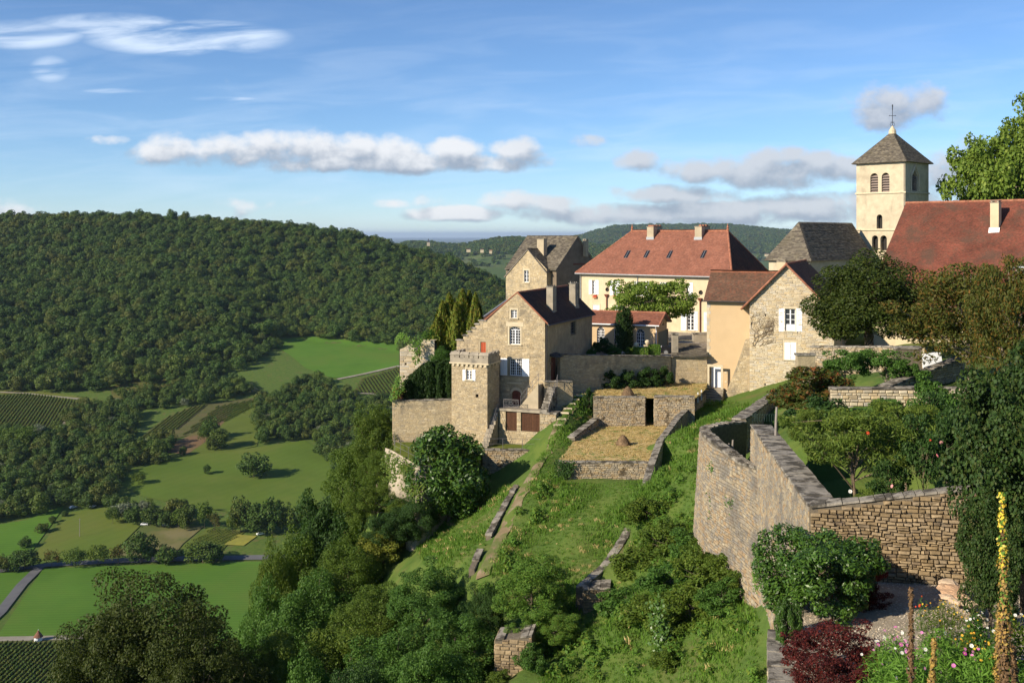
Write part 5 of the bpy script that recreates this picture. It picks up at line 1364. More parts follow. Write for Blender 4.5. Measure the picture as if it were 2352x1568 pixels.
    for k in range(4): zz = sz[0] + (sz[1] - sz[0]) * k / 3; g.tube([(xr + .1, sw[0] - .1, zz), (xr + .1, sw[1] + .1, zz)], .015, 4)
    g.build('window_grille', M['dark_metal'], T)
    # roof
    k = (zp - zr) / (xr - xp); o = .3; ridge = (xp, Ln, zp - .05)
    roof_plane(T, [(xr + o, .15, zr - o * k), (xr + o, Ln, zr - o * k), (xp, Ln, zp - .05), (xp, .15, zp - .05)], M['tile_dark'], .13, .16, .025, rng=rc_)
    xe = fr.fx(1112); ze = zp - (xp - xe) * .83
    roof_plane(T, [(xe, Ln, ze - .1), (xe, .5, ze - .1), (xp, .5, zp - .05), (xp, Ln, zp - .05)], M['tile_dark'], .3, .3, .025, rng=rc_)
    ridge_line(T, (xp, .1, zp), (xp, Ln, zp), M['ridge_tile'], r=.1)
    vg = MB(); vg.tube([(xp, 0.0, zp + .03), (xr + .25, 0.0, zr - .25 * k + .03)], .07, 5); vg.tube([(xp, 0, zp + .03), (fr.fx(1112), 0, fr.z(736, fr.fx(1112)))], .06, 5); vg.build('verge', M['ridge_tile'], T)
    gutter(T, (xr + o + .05, 0, zr - o * k - .06), (xr + o + .05, Ln, zr - o * k - .06), .06, 'dark_metal')
    pipe(T, [(xr + .12, .12, zr - .3), (xr + .12, .12, 2.5)], .05, 'dark_metal')
    # two tall chimneys on the shaded slope
    for px, tp, bt in ((1266.5, 655, 738), (1318, 648, 722)):
        x = xr - .85; y = fr.fy(px, x); z1 = fr.z(tp, x, y) - .15; z0 = fr.z(bt, x, y)
        ch = MB(); w, dd = .62, .95
        ch.box(x - w / 2, x + w / 2, y - dd / 2, y + dd / 2, z0 - .3, z1, .5)
        ch.hexa([(x - w / 2, y - dd / 2 - .3, z0 - .3), (x + w / 2 + .25, y - dd / 2 - .3, z0 - .3), (x + w / 2 + .25, y + dd / 2 + .3, z0 - .3), (x - w / 2, y + dd / 2 + .3, z0 - .3)],
                [(x - w / 2, y - dd / 2 - .01, z0 + 1.3), (x + w / 2 + .02, y - dd / 2 - .01, z0 + 1.0), (x + w / 2 + .02, y + dd / 2 + .01, z0 + 1.0), (x - w / 2, y + dd / 2 + .01, z0 + 1.3)], .5)
        co = ch.build('chimney', M['old_concrete'], T)
        c = MB(); c.box(x - w / 2 - .06, x + w / 2 + .06, y - dd / 2 - .06, y + dd / 2 + .06, z1, z1 + .07, .5)
        for j in range(4): c.box(x - .25 + .13 * j, x - .17 + .13 * j, y - .4 + .2 * j, y - .25 + .2 * j, z1 + .07, z1 + rc_.uniform(.16, .26), .5)
        c.build('chimney_cap', M['coping'], co)
    return xr, xl
CXR, CXL = stepped_house()

def square_tower():
    fr = CF; y0 = -3.4
    x0, x1 = fr.fx(1037.5, y0), fr.fx(1119.5, y0); y1 = fr.fy(1131.5, x1); y1 = max(y1, y0 + 2.6)
    T = thing('crenellated_tower', 'square limestone tower with battlements and one small white shuttered window', 'tower', fr.world((x0 + x1) / 2, y0, 0), fr.rz)
    ox = (x0 + x1) / 2; X0, X1 = x0 - ox, x1 - ox; D = y1 - y0
    zs = fr.z(836, ox, y0); zt = fr.z(812, ox, y0); zc = fr.z(822, ox, y0)
    w = fr.rc(1071, 850, 1083.5, 872, y0); w = (w[0] - ox, w[1] - ox, w[2], w[3]); s = fr.rc(1092.7, 905, 1099, 912.5, y0); s = (s[0] - ox, s[1] - ox, s[2], s[3])
    ol = [(X0, 0), (X1, 0), (X1, zs), (X0, zs)]; holes = [arch(w[0], w[1], w[2], w[3] + .15, rise=.15), rect(*s)]
    mb = MB(); wall(mb, ol, holes, 0, .2); wall(mb, [(0, 0), (D, 0), (D, zs), (0, zs)], (), X1, side='x'); mb.face([(X0, D, 0), (X0, 0, 0), (X0, 0, zs), (X0, D, zs)], .5); mb.face([(X0, 0, zs), (X1, 0, zs), (X1, D, zs), (X0, D, zs)], .5)
    mb.build('wall', M['limestone_mortar'], T)
    hp = [rect(w[0] - .2, w[1] + .2, w[2] - .15, w[3] + .3), rect(*s)]
    lay_stones(T, courses(ol, hp, .08, .15, .15, .4, rc_, gap=.006), planar(0), 'limestone', .02, rc_, 200)
    lay_stones(T, courses([(0, 0), (D, 0), (D, zs), (0, zs)], (), .08, .15, .15, .4, rc_, gap=.006), planar_x(X1), 'limestone', .02, rc_, 0)
    window(T, w[0], w[1], w[2], w[3], y=.1, cols=2, rows=3, frame=.07); surround(T, w[0], w[1], w[2], w[3] + .12, w=.12, out=.02)
    for a, b in ((1062.8, 1069.8), (1085, 1092.4)):
        q = fr.rc(a, 848.5, b, 874, y0); shutter(T, q[0] - ox, q[1] - ox, q[2], q[3], planks=2)
    b_ = MB(); b_.face([(s[0], .18, s[2]), (s[1], .18, s[2]), (s[1], .18, s[3]), (s[0], .18, s[3])], .5); b_.build('vent', M['interior'], T)
    # moulding, small corbels, parapet and merlons
    m = MB(); m.box(X0 - .16, X1 + .16, -.16, D + .1, zs, zs + .12, .5); m.build('string_course', M['dressed'], T)
    n = 8
    for k in range(n):
        x = X0 + .1 + (X1 - X0 - .35) * k / (n - 1); c = MB(); c.box(x, x + .2, -.12, 0, zs - .2, zs - .002, .5); c.build('corbel', M['dressed'], T)
    for k in range(4):
        y = .2 + (D - .5) * k / 3; c = MB(); c.box(X1, X1 + .12, y, y + .2, zs - .2, zs - .002, .5); c.build('corbel', M['dressed'], T)
    p = MB(); q0 = zs + .12; q1 = zc
    for bx in ((X0 - .1, X1 + .1, -.1, .2), (X0 - .1, X1 + .1, D - .2, D + .1), (X0 - .1, X0 + .2, .2, D - .2), (X1 - .2, X1 + .1, .2, D - .2)): p.box(bx[0], bx[1], bx[2], bx[3], q0, q1, .5)
    p.build('parapet', M['old_concrete'], T)
    W = X1 - X0 + .2; nm = 4; mw = W / (nm * 1.0 + .12 * (nm - 1)); 
    def merlon(bx):
        me = MB(); me.box(*bx, q1 + .002, zt - .12, .5)
        me.hexa([(bx[0] - .05, bx[2] - .05, zt - .12), (bx[1] + .05, bx[2] - .05, zt - .12), (bx[1] + .05, bx[3] + .05, zt - .12), (bx[0] - .05, bx[3] + .05, zt - .12)],
                [(bx[0], bx[2] + .1, zt + .06), (bx[1], bx[2] + .1, zt + .06), (bx[1], bx[3] - .05, zt + .14), (bx[0], bx[3] - .05, zt + .14)], .5)
        o = me.build('merlon', M['old_concrete'], T)
        return o
    for k in range(nm):
        a = X0 - .1 + k * (W + .0) / nm; o = merlon((a + (.05 if k else 0), a + W / nm - (.05 if k < nm - 1 else 0), -.1, .2))
        sl = MB(); xm = a + W / nm / 2; sl.box(xm - .03, xm + .03, -.104, -.09, q1 + .05, zt - .2, .5); sl.build('arrow_slit', M['interior'], o)
    for k in range(3):
        a = .24 + (D - .3) * k / 3; o = merlon((X1 - .2, X1 + .1, a, a + (D - .3) / 3 - .12)); 
    for k in range(3):
        a = .24 + (D - .3) * k / 3; merlon((X0 - .1, X0 + .2, a, a + (D - .3) / 3 - .12))
    return X0 + ox, X1 + ox, y0, y1
SQ = square_tower()

def landing():
    """gates, landing and double stair in front of the stepped gable house"""
    fr = CF; y0 = -2.3
    T = thing('stone_landing', 'stone landing with iron balustrade and stairs over two brown slatted gates', 'landing', fr.O, fr.rz)
    xa, xb = fr.fx(1146, y0), fr.fx(1240, y0); zl = fr.z(938, 0, y0); zb = 0.0
    g1 = fr.rc(1161.7, 942, 1187, 989, y0); g2 = fr.rc(1196.5, 944, 1239.3, 991, y0)
    mb = MB(); wall(mb, [(xa, zb), (xb, zb), (xb, zl - .2), (xa, zl - .2)], [rect(*g1), rect(*g2)], y0, .5)
    mb.face([(xb, y0, zb), (xb, 0, zb), (xb, 0, zl - .2), (xb, y0, zl - .2)], .5); mb.face([(xa, 0, zb), (xa, y0, zb), (xa, y0, zl - .2), (xa, 0, zl - .2)], .5)
    mb.build('wall', M['limestone_mortar'], T)
    lay_stones(T, courses([(xa, zb), (xb, zb), (xb, zl - .2), (xa, zl - .2)], [rect(*g1), rect(*g2)], .1, .2, .2, .4, rc_), planar(y0), 'limestone', .02, rc_, 0)
    s = MB(); s.box(xa - .1, xb + .05, y0 - .12, 0, zl - .2, zl, .5); s.build('landing_slab', M['old_concrete'], T)
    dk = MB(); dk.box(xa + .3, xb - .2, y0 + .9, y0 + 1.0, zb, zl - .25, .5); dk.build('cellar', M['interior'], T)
    for g in (g1, g2):
        n = int((g[1] - g[0]) / .1)
        G = MB(); G.box(g[0], g[1], y0 + .13, y0 + .17, g[2] + .15, g[2] + .24, .5); go = G.build('gate', M['slat_wood'], T)
        G = MB(); G.box(g[0], g[1], y0 + .13, y0 + .17, g[3] - .25, g[3] - .16, .5); G.build('gate_rail', M['slat_wood'], go)
        for k in range(n):
            x = g[0] + (g[1] - g[0]) * (k + .18) / n; q = MB(); q.box(x, x + (g[1] - g[0]) / n * .62, y0 + .09, y0 + .128, g[2] + .02, g[3] - .03); q.build('slat', M['slat_wood'], go)
    # scrolled balustrade
    b = fr.rc(1156.5, 917.5, 1189.8, 936.5, y0); B = MB(); yb = y0 + .06
    for z in (b[2] + .06, b[3]): B.tube([(b[0], yb, z), (b[1], yb, z)], .022, 5)
    for x in (b[0], b[1]): B.tube([(x, yb, b[2] - .05), (x, yb, b[3] + .02)], .025, 5)
    B.build('balustrade', M['grey_iron'], T)
    def scroll(cx, cz, r, turn, sgn):
        return [(cx + sgn * r * (1 - .75 * t / turn) * math.cos(t), yb, cz + r * (1 - .75 * t / turn) * math.sin(t)) for t in np.linspace(0, turn, 16)]
    S = MB(); zc = (b[2] + b[3]) / 2 + .03; xc = (b[0] + b[1]) / 2; h = (b[3] - b[2]) * .22
    for sx in (-1, 1):
        for k, rr in ((.28, 1), (.72, .9)):
            for sz in (-1, 1): S.tube([(p[0], p[1], 2 * zc - p[2] if sz < 0 else p[2]) for p in scroll(xc + sx * (b[1] - b[0]) * .5 * k, zc + .13, h * rr, 7, sx)], .016, 4)
    S.tube([(xc + .12 * math.cos(t), yb, zc + .12 * math.sin(t)) for t in np.linspace(0, 6.28, 12)], .016, 4)
    S.build('scrollwork', M['grey_iron'], T)
    # stair rising to the right along the house wall
    x0, z0 = fr.fx(1198, y0 + 1.2), zl; x1 = CXR - .1; zt = fr.z(884, x1, -1.2); n = 9
    for k in range(n):
        a, c = x0 + (x1 - x0) * k / n, x0 + (x1 - x0) * (k + 1) / n; q = MB(); q.box(a, x1 if k == n - 1 else c + .05, -1.25, -.05, z0 + .01, z0 + (zt - z0) * (k + 1) / n, .5); q.build('step', M['old_concrete'], T)
    st = MB(); st.hexa([(x0, -1.45, z0), (x1, -1.45, z0), (x1, -1.25, z0), (x0, -1.25, z0)], [(x0, -1.45, z0 + .12), (x1, -1.45, zt + .12), (x1, -1.25, zt + .12), (x0, -1.25, z0 + .12)], .5); st.build('stair_string', M['grey_render'], T)
    r = MB()
    for hh in (.45, .9): r.tube([(x0, -1.35, z0 + hh + .1), (x1, -1.35, zt + hh + .1)], .018, 5)
    for k in range(4):
        t = k / 3; r.tube([(x0 + (x1 - x0) * t, -1.35, z0 + (zt - z0) * t + .1), (x0 + (x1 - x0) * t, -1.35, z0 + (zt - z0) * t + 1.02)], .018, 5)
    r.build('handrail', M['grey_iron'], T)
    # lower stair at the left, down to the lawn, coming towards the viewer
    xs0, xs1 = fr.fx(1119, y0 - 1), fr.fx(1134, y0 - 1); n = 10; ztop = zl - .1
    for k in range(n):
        yy = y0 + .6 - .3 * k; q = MB(); z = ztop - (ztop - .12) * k / n
        q.box(xs0, xs1, yy - .32, yy, -.4, z, .5); q.build('step', M['old_concrete'], T)
    r = MB()
    for hh in (.5, .95): r.tube([(xs1, y0 + .4, ztop + hh), (xs1, y0 + .6 - .3 * n, .2 + hh)], .018, 5)
    for t in (0, .5, 1): r.tube([(xs1, y0 + .4 - (.3 * n - .2) * t, ztop * (1 - t)), (xs1, y0 + .4 - (.3 * n - .2) * t, ztop + (.2 - ztop) * t + .95)], .02, 5)
    r.build('handrail', M['grey_iron'], T)
    return y0, xb, zl
LD = landing()

def stair_pier():
    # the right-hand block of the outer stair with its stone pier
    fr = CF; y0 = -2.6
    T = thing('stair_block', 'mossy stone pier and outdoor steps right of the slatted gates', 'stairs', fr.world(fr.fx(1248, y0), y0, 0), fr.rz)
    ox = fr.fx(1248, y0); a, b = fr.fx(1240.5, y0) - ox, fr.fx(1277, y0) - ox; zt = fr.z(950, ox, y0)
    mb = MB(); mb.box(a, b, .02, 1.0, -.8, zt, .5); mb.build('pier', M['limestone_mortar'], T)
    lay_stones(T, courses([(a, -.8), (b, -.8), (b, zt), (a, zt)], (), .1, .2, .2, .45, rc_), planar(.02), 'grey_stone', .035, rc_, 60)
    c = MB(); c.box(a - .05, b + .05, -.04, 1.05, zt, zt + .14, .5); c.build('pier_cap', M['coping'], T)
    n = 9; zz = fr.z(888, ox, y0 + 2)
    for k in range(n):
        q = MB(); z0 = zt + .14 + (zz - zt - .14) * k / n; z1 = zt + .14 + (zz - zt - .14) * (k + 1) / n
        q.box(a - .02, a + .62, 1.0 + k * .22 - .9, 3.2, z0, z1 - .015, .5); q.build('step', M['coping'], T)
    r = MB()
    for hh in (.45, .9): r.tube([(a + .7, .2, zt + hh + .1), (a + .75, 2.4, zz + hh + .1)], .018, 5)
    for t in (0, .33, .66, 1): r.tube([(a + .7, .2 + 2.2 * t, zt + (zz - zt) * t), (a + .7, .2 + 2.2 * t, zt + (zz - zt) * t + 1.0)], .018, 5)
    r.build('handrail', M['grey_iron'], T)
stair_pier()

# ---- sheets of level ground
def sheet(name, poly, m, extra=0.0, step=1.2, th=None, wob=.03):
    """poly: world (x,y,z) corners of a (nearly) flat terrace"""
    pts = [V3(p) for p in poly]
    c = np.array([[p.x, p.y, 1] for p in pts]); co, *_ = np.linalg.lstsq(c, np.array([p.z for p in pts]), rcond=None)
    w = [(p.x, p.y) for p in pts]; dense = []
    for i in range(len(w)):
        a, b = w[i], w[(i + 1) % len(w)]; n = max(int(math.dist(a, b) / step), 1); dense += [(a[0] + (b[0] - a[0]) * k / n, a[1] + (b[1] - a[1]) * k / n) for k in range(n)]
    xs, ys = [p[0] for p in w], [p[1] for p in w]
    ex = [(x, y) for x in np.arange(min(xs), max(xs), step) for y in np.arange(min(ys), max(ys), step) if inpoly(x, y, dense)]
    V, T = cdt(dense, (), ex); mb = MB()
    mb.v = [(v.x, v.y, co[0] * v.x + co[1] * v.y + co[2] + wob * noise.noise((v.x * .5, v.y * .5, 0))) for v in V]; mb.f = T; mb.t = [.5] * len(T); mb.m = [0] * len(T)
    o = structure(mb.build(name, m, smooth=True)); return co, dense
ZL = -17.9
def onz(px, py, z): d = -z * F / (py - HZ); return ((px - CX) / F * d, d, z)
LAWN = sheet('lawn', [onz(905, 1016, ZL), onz(1040, 1012, ZL), onz(1115, 1000, ZL), onz(1245, 986, ZL), onz(1243, 1034, ZL), onz(1110, 1034, ZL), onz(1040, 1060, ZL), onz(968, 1074, ZL), onz(935, 1052, ZL), onz(903, 1036, ZL)], M['lawn'])
ZS = -16.45
STRAW = sheet('straw_terrace', [onz(1284, 1060, ZS), onz(1507, 1062, ZS), onz(1523, 1014, ZS), onz(1562, 965, ZS), onz(1590, 940, ZS), onz(1365, 945, ZS), onz(1366, 966, ZS), onz(1320, 1010, ZS)], M['straw'])
UPPER = sheet('upper_terrace', [P(1364, 912, 90.2), P(1484, 913, 90), P(1503, 913, 90), P(1592, 913, 89.6), P(1619, 908, 95.6), P(1624, 878, 99.8), P(1542, 874, 100), P(1450, 880, 98.6), P(1372, 895, 95)], M['straw'])
ZY = -11.9
sheet('courtyard', [(5.2, 93.9, -11.2), (10, 97.2, -11.5), (15.2, 99.9, ZY), (18.6, 100.2, ZY), (19.6, 104.5, ZY), (27, 122, ZY), (24, 128, ZY), (7, 141, ZY), (2, 128, ZY)], M['gravel_base'])
sheet('terrace', [P(902, 919, 91.7), P(1040, 919, 91.3), (-3.5, 94, -14.4), (-2, 104, -14.4), (-11, 104, -14.4)], M['soil'])

def gpath():
    # earth path up the slope with a few flat stones
    pts = [P(1110, 1320, 64.5)[:2], P(1150, 1232, 69)[:2], P(1200, 1125, 74.5)[:2], P(1240, 1055, 79.6)[:2], P(1272, 985, 84.8)[:2], P(1300, 930, 89)[:2], P(1335, 890, 92.6)[:2]]
    pl = [V3(p) for p in pts]; L = []; mbp = MB()
    for a, b in zip(pl, pl[1:]):
        n = max(int((b - a).length / .5), 1); t = (b - a).normalized(); nr = V3((-t.y, t.x))
        for i in range(n):
            p = a.lerp(b, i / n) + nr * .25 * noise.noise((a.y + i * .3, 0, 0)); L.append([(q.x, q.y, gz1(q.x, q.y) + .06) for q in (p + nr * (.42 + .3 * noise.noise((i * .9 + a.x, 1, 0))), p - nr * (.42 + .3 * noise.noise((i * .8 + a.x, 5, 0))))])
    for a, b in zip(L, L[1:]): mbp.face([a[0], a[1], b[1], b[0]], .5)
    structure(mbp.build('path', M['path_earth']))
    for k, (px, py, d) in enumerate(((1282, 962, 86.6), (1290, 948, 87.6), (1297, 935, 88.6), (1304, 923, 89.6), (1313, 912, 90.6), (1322, 902, 91.4), (1333, 893, 92.4), (1345, 886, 93.3))):
        p = P(px, py, d); q = MB(); w = .38; z = gz1(p.x, p.y) + .07
        q.box(-w, w, -.13, .13, -.12, .0, .5, taper=.03); so = q.build('stepping_stone', M['dressed'], None, loc=(p.x, p.y, z)); so.rotation_euler[2] = rc_.uniform(-.3, .1)
        tag(so, 'flat stone step in the grass path to the courtyard, %s from below' % ['first', 'second', 'third', 'fourth', 'fifth', 'sixth', 'seventh', 'eighth'][k], 'step', 'stone steps of the garden path')
gpath()

# ---- walls of the terraces
def Wp(px, py, d): p = P(px, py, d); return p.x, p.y, p.z
def SWALL(name, label, a, b, zb_a, zb_b, **kw):
    A = Wp(*a); B = Wp(*b); return stone_wall(name, label, (A[0], A[1], A[2], zb_a), (B[0], B[1], B[2], zb_b), **kw)
dry = dict(matname='grey_stone', core='dark_joint', wob=.07)
SWALL('terrace_wall', 'tall limestone terrace wall below the dark yew hedge, left of the crenellated tower', (901, 921, 91.4), (1039, 918.5, 91.1), -18.4, -18.4, thick=.6, matname='limestone', core='limestone_mortar', h=(.09, .16), w=(.16, .4), depth=.02, n_single=200, cope=.07, seed=31)
SWALL('courtyard_wall', 'long grey wall below the courtyard hedges, between house door and tan house', (1287, 815, 92.7), (1541, 819, 99.5), -15.2, -15.2, thick=.5, matname='limestone', core='limestone_mortar', h=(.11, .2), w=(.2, .5), depth=.02, n_single=150, cope=.07, seed=32)
SWALL('shed_wall', 'tall ochre retaining wall under the stone slate lean-to roof beside the tan house', (1541.5, 820, 99.8), (1624, 820, 99.9), -15.0, -15.0, thick=1.0, matname='limestone', core='limestone_mortar', h=(.1, .2), w=(.2, .5), depth=.015, n_single=100, cope=0, seed=33)
SWALL('parapet_wall', 'low weathered parapet wall beside the shaded house door', (1251, 877, 90.3), (1316, 877, 91.0), -16.4, -15.4, thick=.4, matname='limestone', core='limestone_mortar', h=(.1, .2), w=(.2, .5), depth=.015, n_single=100, cope=.08, seed=34, ends=(1,))
SWALL('dry_stone_wall', 'dry stone retaining wall below the conical haystack at its corner', (1363.5, 913, 90), (1482, 913, 90), -16.9, -16.9, thick=.55, h=(.09, .16), w=(.16, .45), depth=.05, n_single=250, cope=.08, seed=35, ends=(1,), **dry)
SWALL('dry_stone_wall', 'dry stone retaining wall below the upper straw, right of the narrow stair gap', (1503, 911, 90), (1596, 912, 89.6), -16.9, -16.6, thick=.55, h=(.09, .16), w=(.16, .45), depth=.05, n_single=250, cope=.08, seed=36, ends=(0,), **dry)
SWALL('dry_stone_wall', 'mossy dry stone wall along the front edge of the straw terrace', (1282, 1062, 75.8), (1506, 1064, 75.4), -18.3, -18.1, thick=.5, h=(.08, .15), w=(.16, .42), depth=.05, n_single=280, cope=.07, seed=37, ends=(0,), **dry)
SWALL('low_wall', 'low sloping wall with flat top along the left of the straw terrace', (1319, 1006, 83.4), (1375, 962, 89.9), -17.3, -17.0, thick=.55, h=(.09, .16), w=(.2, .45), depth=.04, n_single=60, cope=.09, seed=38, **dry)
# long coping line right of the meadow, in lengths following the slope
line = [(1621, 906, 96), (1566, 957, 87.5), (1523, 1014, 79.8), (1506, 1062, 75.3), (1489, 1120, 71.6), (1470, 1180, 68.4), (1440, 1240, 65.2), (1400, 1300, 62), (1341, 1352, 59)]
for k, (a, b) in enumerate(zip(line, line[1:])):
    lab = ['sloping dry wall from the house steps down to the straw', 'sloping dry wall right of the straw terrace, upper length', 'sloping dry wall at the lower right of the straw terrace', 'sloping wall right of the uppermost meadow', 'sloping wall right of the upper half of the meadow', 'sloping wall at the middle of the meadow edge', 'sloping wall at the lower meadow edge among weeds', 'sloping wall ending at the square stone pier'][k]
    A, B = Wp(*a), Wp(*b)
    stone_wall('slope_wall', lab, (B[0], B[1], B[2], B[2] - 1.6), (A[0], A[1], A[2], A[2] - 1.6), .5, h=(.09, .16), w=(.18, .42), depth=.045, n_single=50, cope=.08, seed=50 + k, group='walls along the meadow slope', over=.03, **dry)
SWALL('wall_end', 'square end of the meadow wall, warm stone pier among weeds', (1340.5, 1354, 58.8), (1402, 1352, 58.6), -23.2, -22.6, thick=1.4, matname='brown_stone', core='dark_joint', h=(.11, .2), w=(.2, .5), depth=.05, n_single=150, cope=.08, seed=61, ends=(0,), wob=.1, cope_w=(.3, .6))
SWALL('wall_end', 'lowest wall end at the bottom of the picture, half hidden by the acacia', (1137, 1470, 53.5), (1222, 1462, 53.2), -24.8, -24.4, thick=1.6, matname='brown_stone', core='dark_joint', h=(.12, .26), w=(.22, .55), depth=.05, n_single=150, cope=.07, seed=62, ends=(0,), wob=.12, cope_w=(.25, .5), skip=.3)
# kerb wall left of the path
line = [(1192, 1112, 76.2), (1160, 1170, 73), (1128, 1230, 69.6), (1110, 1262, 67.8), (1090, 1306, 65.4)]
for k, (a, b) in enumerate(zip(line, line[1:])):
    if k == 2: continue
    A, B = Wp(*a), Wp(*b)
    stone_wall('kerb_wall', ['topmost grey kerb stones left of the earth path', 'second length of grey kerb left of the earth path', 'ivy covered length of kerb left of the path', 'lowest end of the grey kerb left of the path'][k], (B[0], B[1], B[2] - .02, B[2] - .9), (A[0], A[1], A[2] - .02, A[2] - .9), .38, h=(.12, .2), w=(.25, .5), depth=.03, n_single=20, cope=.1, seed=70 + k, cope_w=(.35, 1.1), skip=.25, group='kerb along the path', **dry)
# wall under the lawn
SWALL('lawn_wall', 'shaded dry stone wall holding up the lawn behind the round laurel', (1108, 1034, 86.9), (1243, 1035, 86.7), -21.6, -20.2, thick=.6, h=(.1, .18), w=(.2, .45), depth=.05, n_single=150, cope=.07, seed=80, **dry)
# lean-to roof of stone slates
def lean_to():
    a, b = V3(Wp(1541, 817.5, 99.5)), V3(Wp(1625, 817.5, 99.5)); c, d = V3(Wp(1625, 786, 103)), V3(Wp(1545, 788, 103))
    T = thing('stone_slate_roof', 'lean-to roof of loose pale stone slates above the ochre wall', 'roof', a)
    roof_plane(T, [p - a for p in (a, b, c, d)], M['lauze'], row=.2, wid=.45, th=.07, jit=.1, rng=rc_, wj=.4, name='stone_slates')
    T = thing('stone_pillar', 'square grey pillar at the left of the lean-to slate roof', 'pillar', Wp(1550, 800, 100.4))
    m = MB(); m.box(-.28, .28, -.28, .28, -.6, 1.35, .5); m.build('shaft', M['old_concrete'], T); m = MB(); m.box(-.36, .36, -.36, .36, 1.35, 1.5, .5); m.build('cap', M['coping'], T)
    T = thing('stone_block_wall', 'short pale masonry block above the slate roof beside the tan house', 'wall', Wp(1608, 790, 104.4))
    m = MB(); m.box(-.7, .9, -.3, .6, -1, 1.0, .5); m.build('masonry', M['old_concrete'], T); m = MB(); m.box(-.75, .95, -.35, .65, 1.0, 1.1, .5); m.build('coping', M['coping'], T)
lean_to()

# ---- curved bastion
def bastion():
    d0 = 57.0; zt = -(1010 - HZ) / F * d0
    pl = [P(1785, 1090, 45.2), P(1700, 1062, 50.0), P(1668, 1040, 51.4), P(1640, 1020, 53), P(1618, 1002, 55), P(1606, 990, 57.2), P(1612, 984, 59.2), P(1640, 978, 60.5), P(1700, 968, 62)]
    xy = [V3((p.x, p.y)) for p in pl]; tops = [-(r - HZ) / F * p.y for r, p in zip((1090, 1066, 1043, 1022, 1003, 990, 982, 976, 968), pl)]
    bots = [min(gz1(p.x, p.y) - .8, -15.2) for p in xy]
    T = thing('bastion', 'curved stone bastion joining the long rampart on its left', 'bastion', (xy[5].x, xy[5].y, min(bots)))
    O = V3(T.location)
    # resample
    S = [0.0]
    for i in range(1, len(xy)): S.append(S[-1] + (xy[i] - xy[i - 1]).length)
    sx = np.linspace(0, S[-1], 40); X = np.interp(sx, S, [p.x for p in xy]); Y = np.interp(sx, S, [p.y for p in xy]); ZT = np.interp(sx, S, tops); ZB = np.interp(sx, S, bots)
    for _ in range(6):
        X[1:-1] = (X[:-2] + X[1:-1] * 2 + X[2:]) / 4; Y[1:-1] = (Y[:-2] + Y[1:-1] * 2 + Y[2:]) / 4
    def fm(s, t):
        x, y = np.interp(s, sx, X), np.interp(s, sx, Y); e = .4
        tx, ty = np.interp(min(s + e, sx[-1]), sx, X) - np.interp(max(s - e, 0), sx, X), np.interp(min(s + e, sx[-1]), sx, Y) - np.interp(max(s - e, 0), sx, Y)
        tn = V3((tx, ty, 0)).normalized(); nr = V3((-ty, tx, 0)).normalized()
        # battered: leans inwards with height
        return V3((x, y, t)) - O + nr * (.06 * (float(np.interp(s, sx, ZT)) - t)), tn, nr
    nrm = [fm(s, 0)[2] for s in sx]
    ref = nrm[0]
    core = MB(); th = .55; n = len(sx)
    sgn = 1.0
    P0 = [fm(s, float(b))[0] for s, b in zip(sx, ZB)]; P1 = [fm(s, float(t))[0] for s, t in zip(sx, ZT)]
    for i in range(n - 1):
        a, b, c, d = P0[i], P0[i + 1], P1[i + 1], P1[i]
        ni, nj = nrm[i], nrm[i + 1]
        core.face([a, b, c, d], .5); core.face([b - nj * th, a - ni * th, d - ni * th, c - nj * th], .5); core.face([d, c, c - nj * th, d - ni * th], .5)
    core.build('core', M['dark_joint'], T)
    ol = [(0, float(ZB[0])), (float(sx[-1]), float(ZB[-1]))] + [(float(s), float(t)) for s, t in zip(sx[::-1], ZT[::-1])]
    ol[0] = (0, min(bots)); ol[1] = (float(sx[-1]), min(bots))
    rs = courses(ol, (), .1, .2, .18, .42, rc_)
    lay_stones(T, rs, fm, 'rampart_stone', .05, rc_, 300, wob=.08, key=lambda r: (V3((float(np.interp((r[0] + r[1]) / 2, sx, X)), float(np.interp((r[0] + r[1]) / 2, sx, Y)))).length - (r[2] + r[3]) * .5))
    s = 0.0
    while s < sx[-1] - .1:
        w = min(rc_.uniform(.14, .26), sx[-1] - s); a, ta, na = fm(s + .01, float(np.interp(s, sx, ZT))); b, tb, nb = fm(s + w - .01, float(np.interp(s + w, sx, ZT)))
        for off in (0, .3):
            q = MB(); lo = [a + na * (.05 - off), b + nb * (.05 - off), b + nb * (.05 - off - .29), a + na * (.05 - off - .29)]; h = rc_.uniform(.07, .16)
            q.hexa([p + V3((0, 0, .003)) for p in lo], [p + V3((rc_.uniform(-.01, .01), rc_.uniform(-.01, .01), h)) for p in lo], rc_.random()); q.build('coping_stone', M['coping'], T)
        s += w
bastion()

# ---- the long rampart and the garden wall at its corner
RA, RB = V3(Wp(1724, 976, 50.5)), V3(Wp(1858, 1163, 33.2))
def rampart():
    T = stone_wall('rampart', 'high sunlit rampart running from the bastion to the garden wall corner', (RA.x, RA.y, RA.z, -19.5), (RB.x, RB.y, RB.z, -19.8), .95, 'rampart_stone', 'dark_joint', h=(.09, .2), w=(.14, .36), depth=.04, n_single=300, cope=.06, seed=91, cope_w=(.3, .8), over=.03, wob=.08)
rampart()
def wall_label_fix(): pass
A = V3(Wp(1861, 1166, 33.0)); B = V3(Wp(2260, 1122, 31.8))
stone_wall('garden_wall', 'brown coursed stone garden wall dappled with leaf shade behind the gravel', (A.x, A.y, A.z, -11.9), (B.x, B.y, B.z, -11.6), .5, 'brown_stone', 'dark_joint', h=(.06, .17), w=(.11, .38), depth=.085, n_single=300, cope=.07, seed=92, cope_w=(.2, .6), wob=.14)
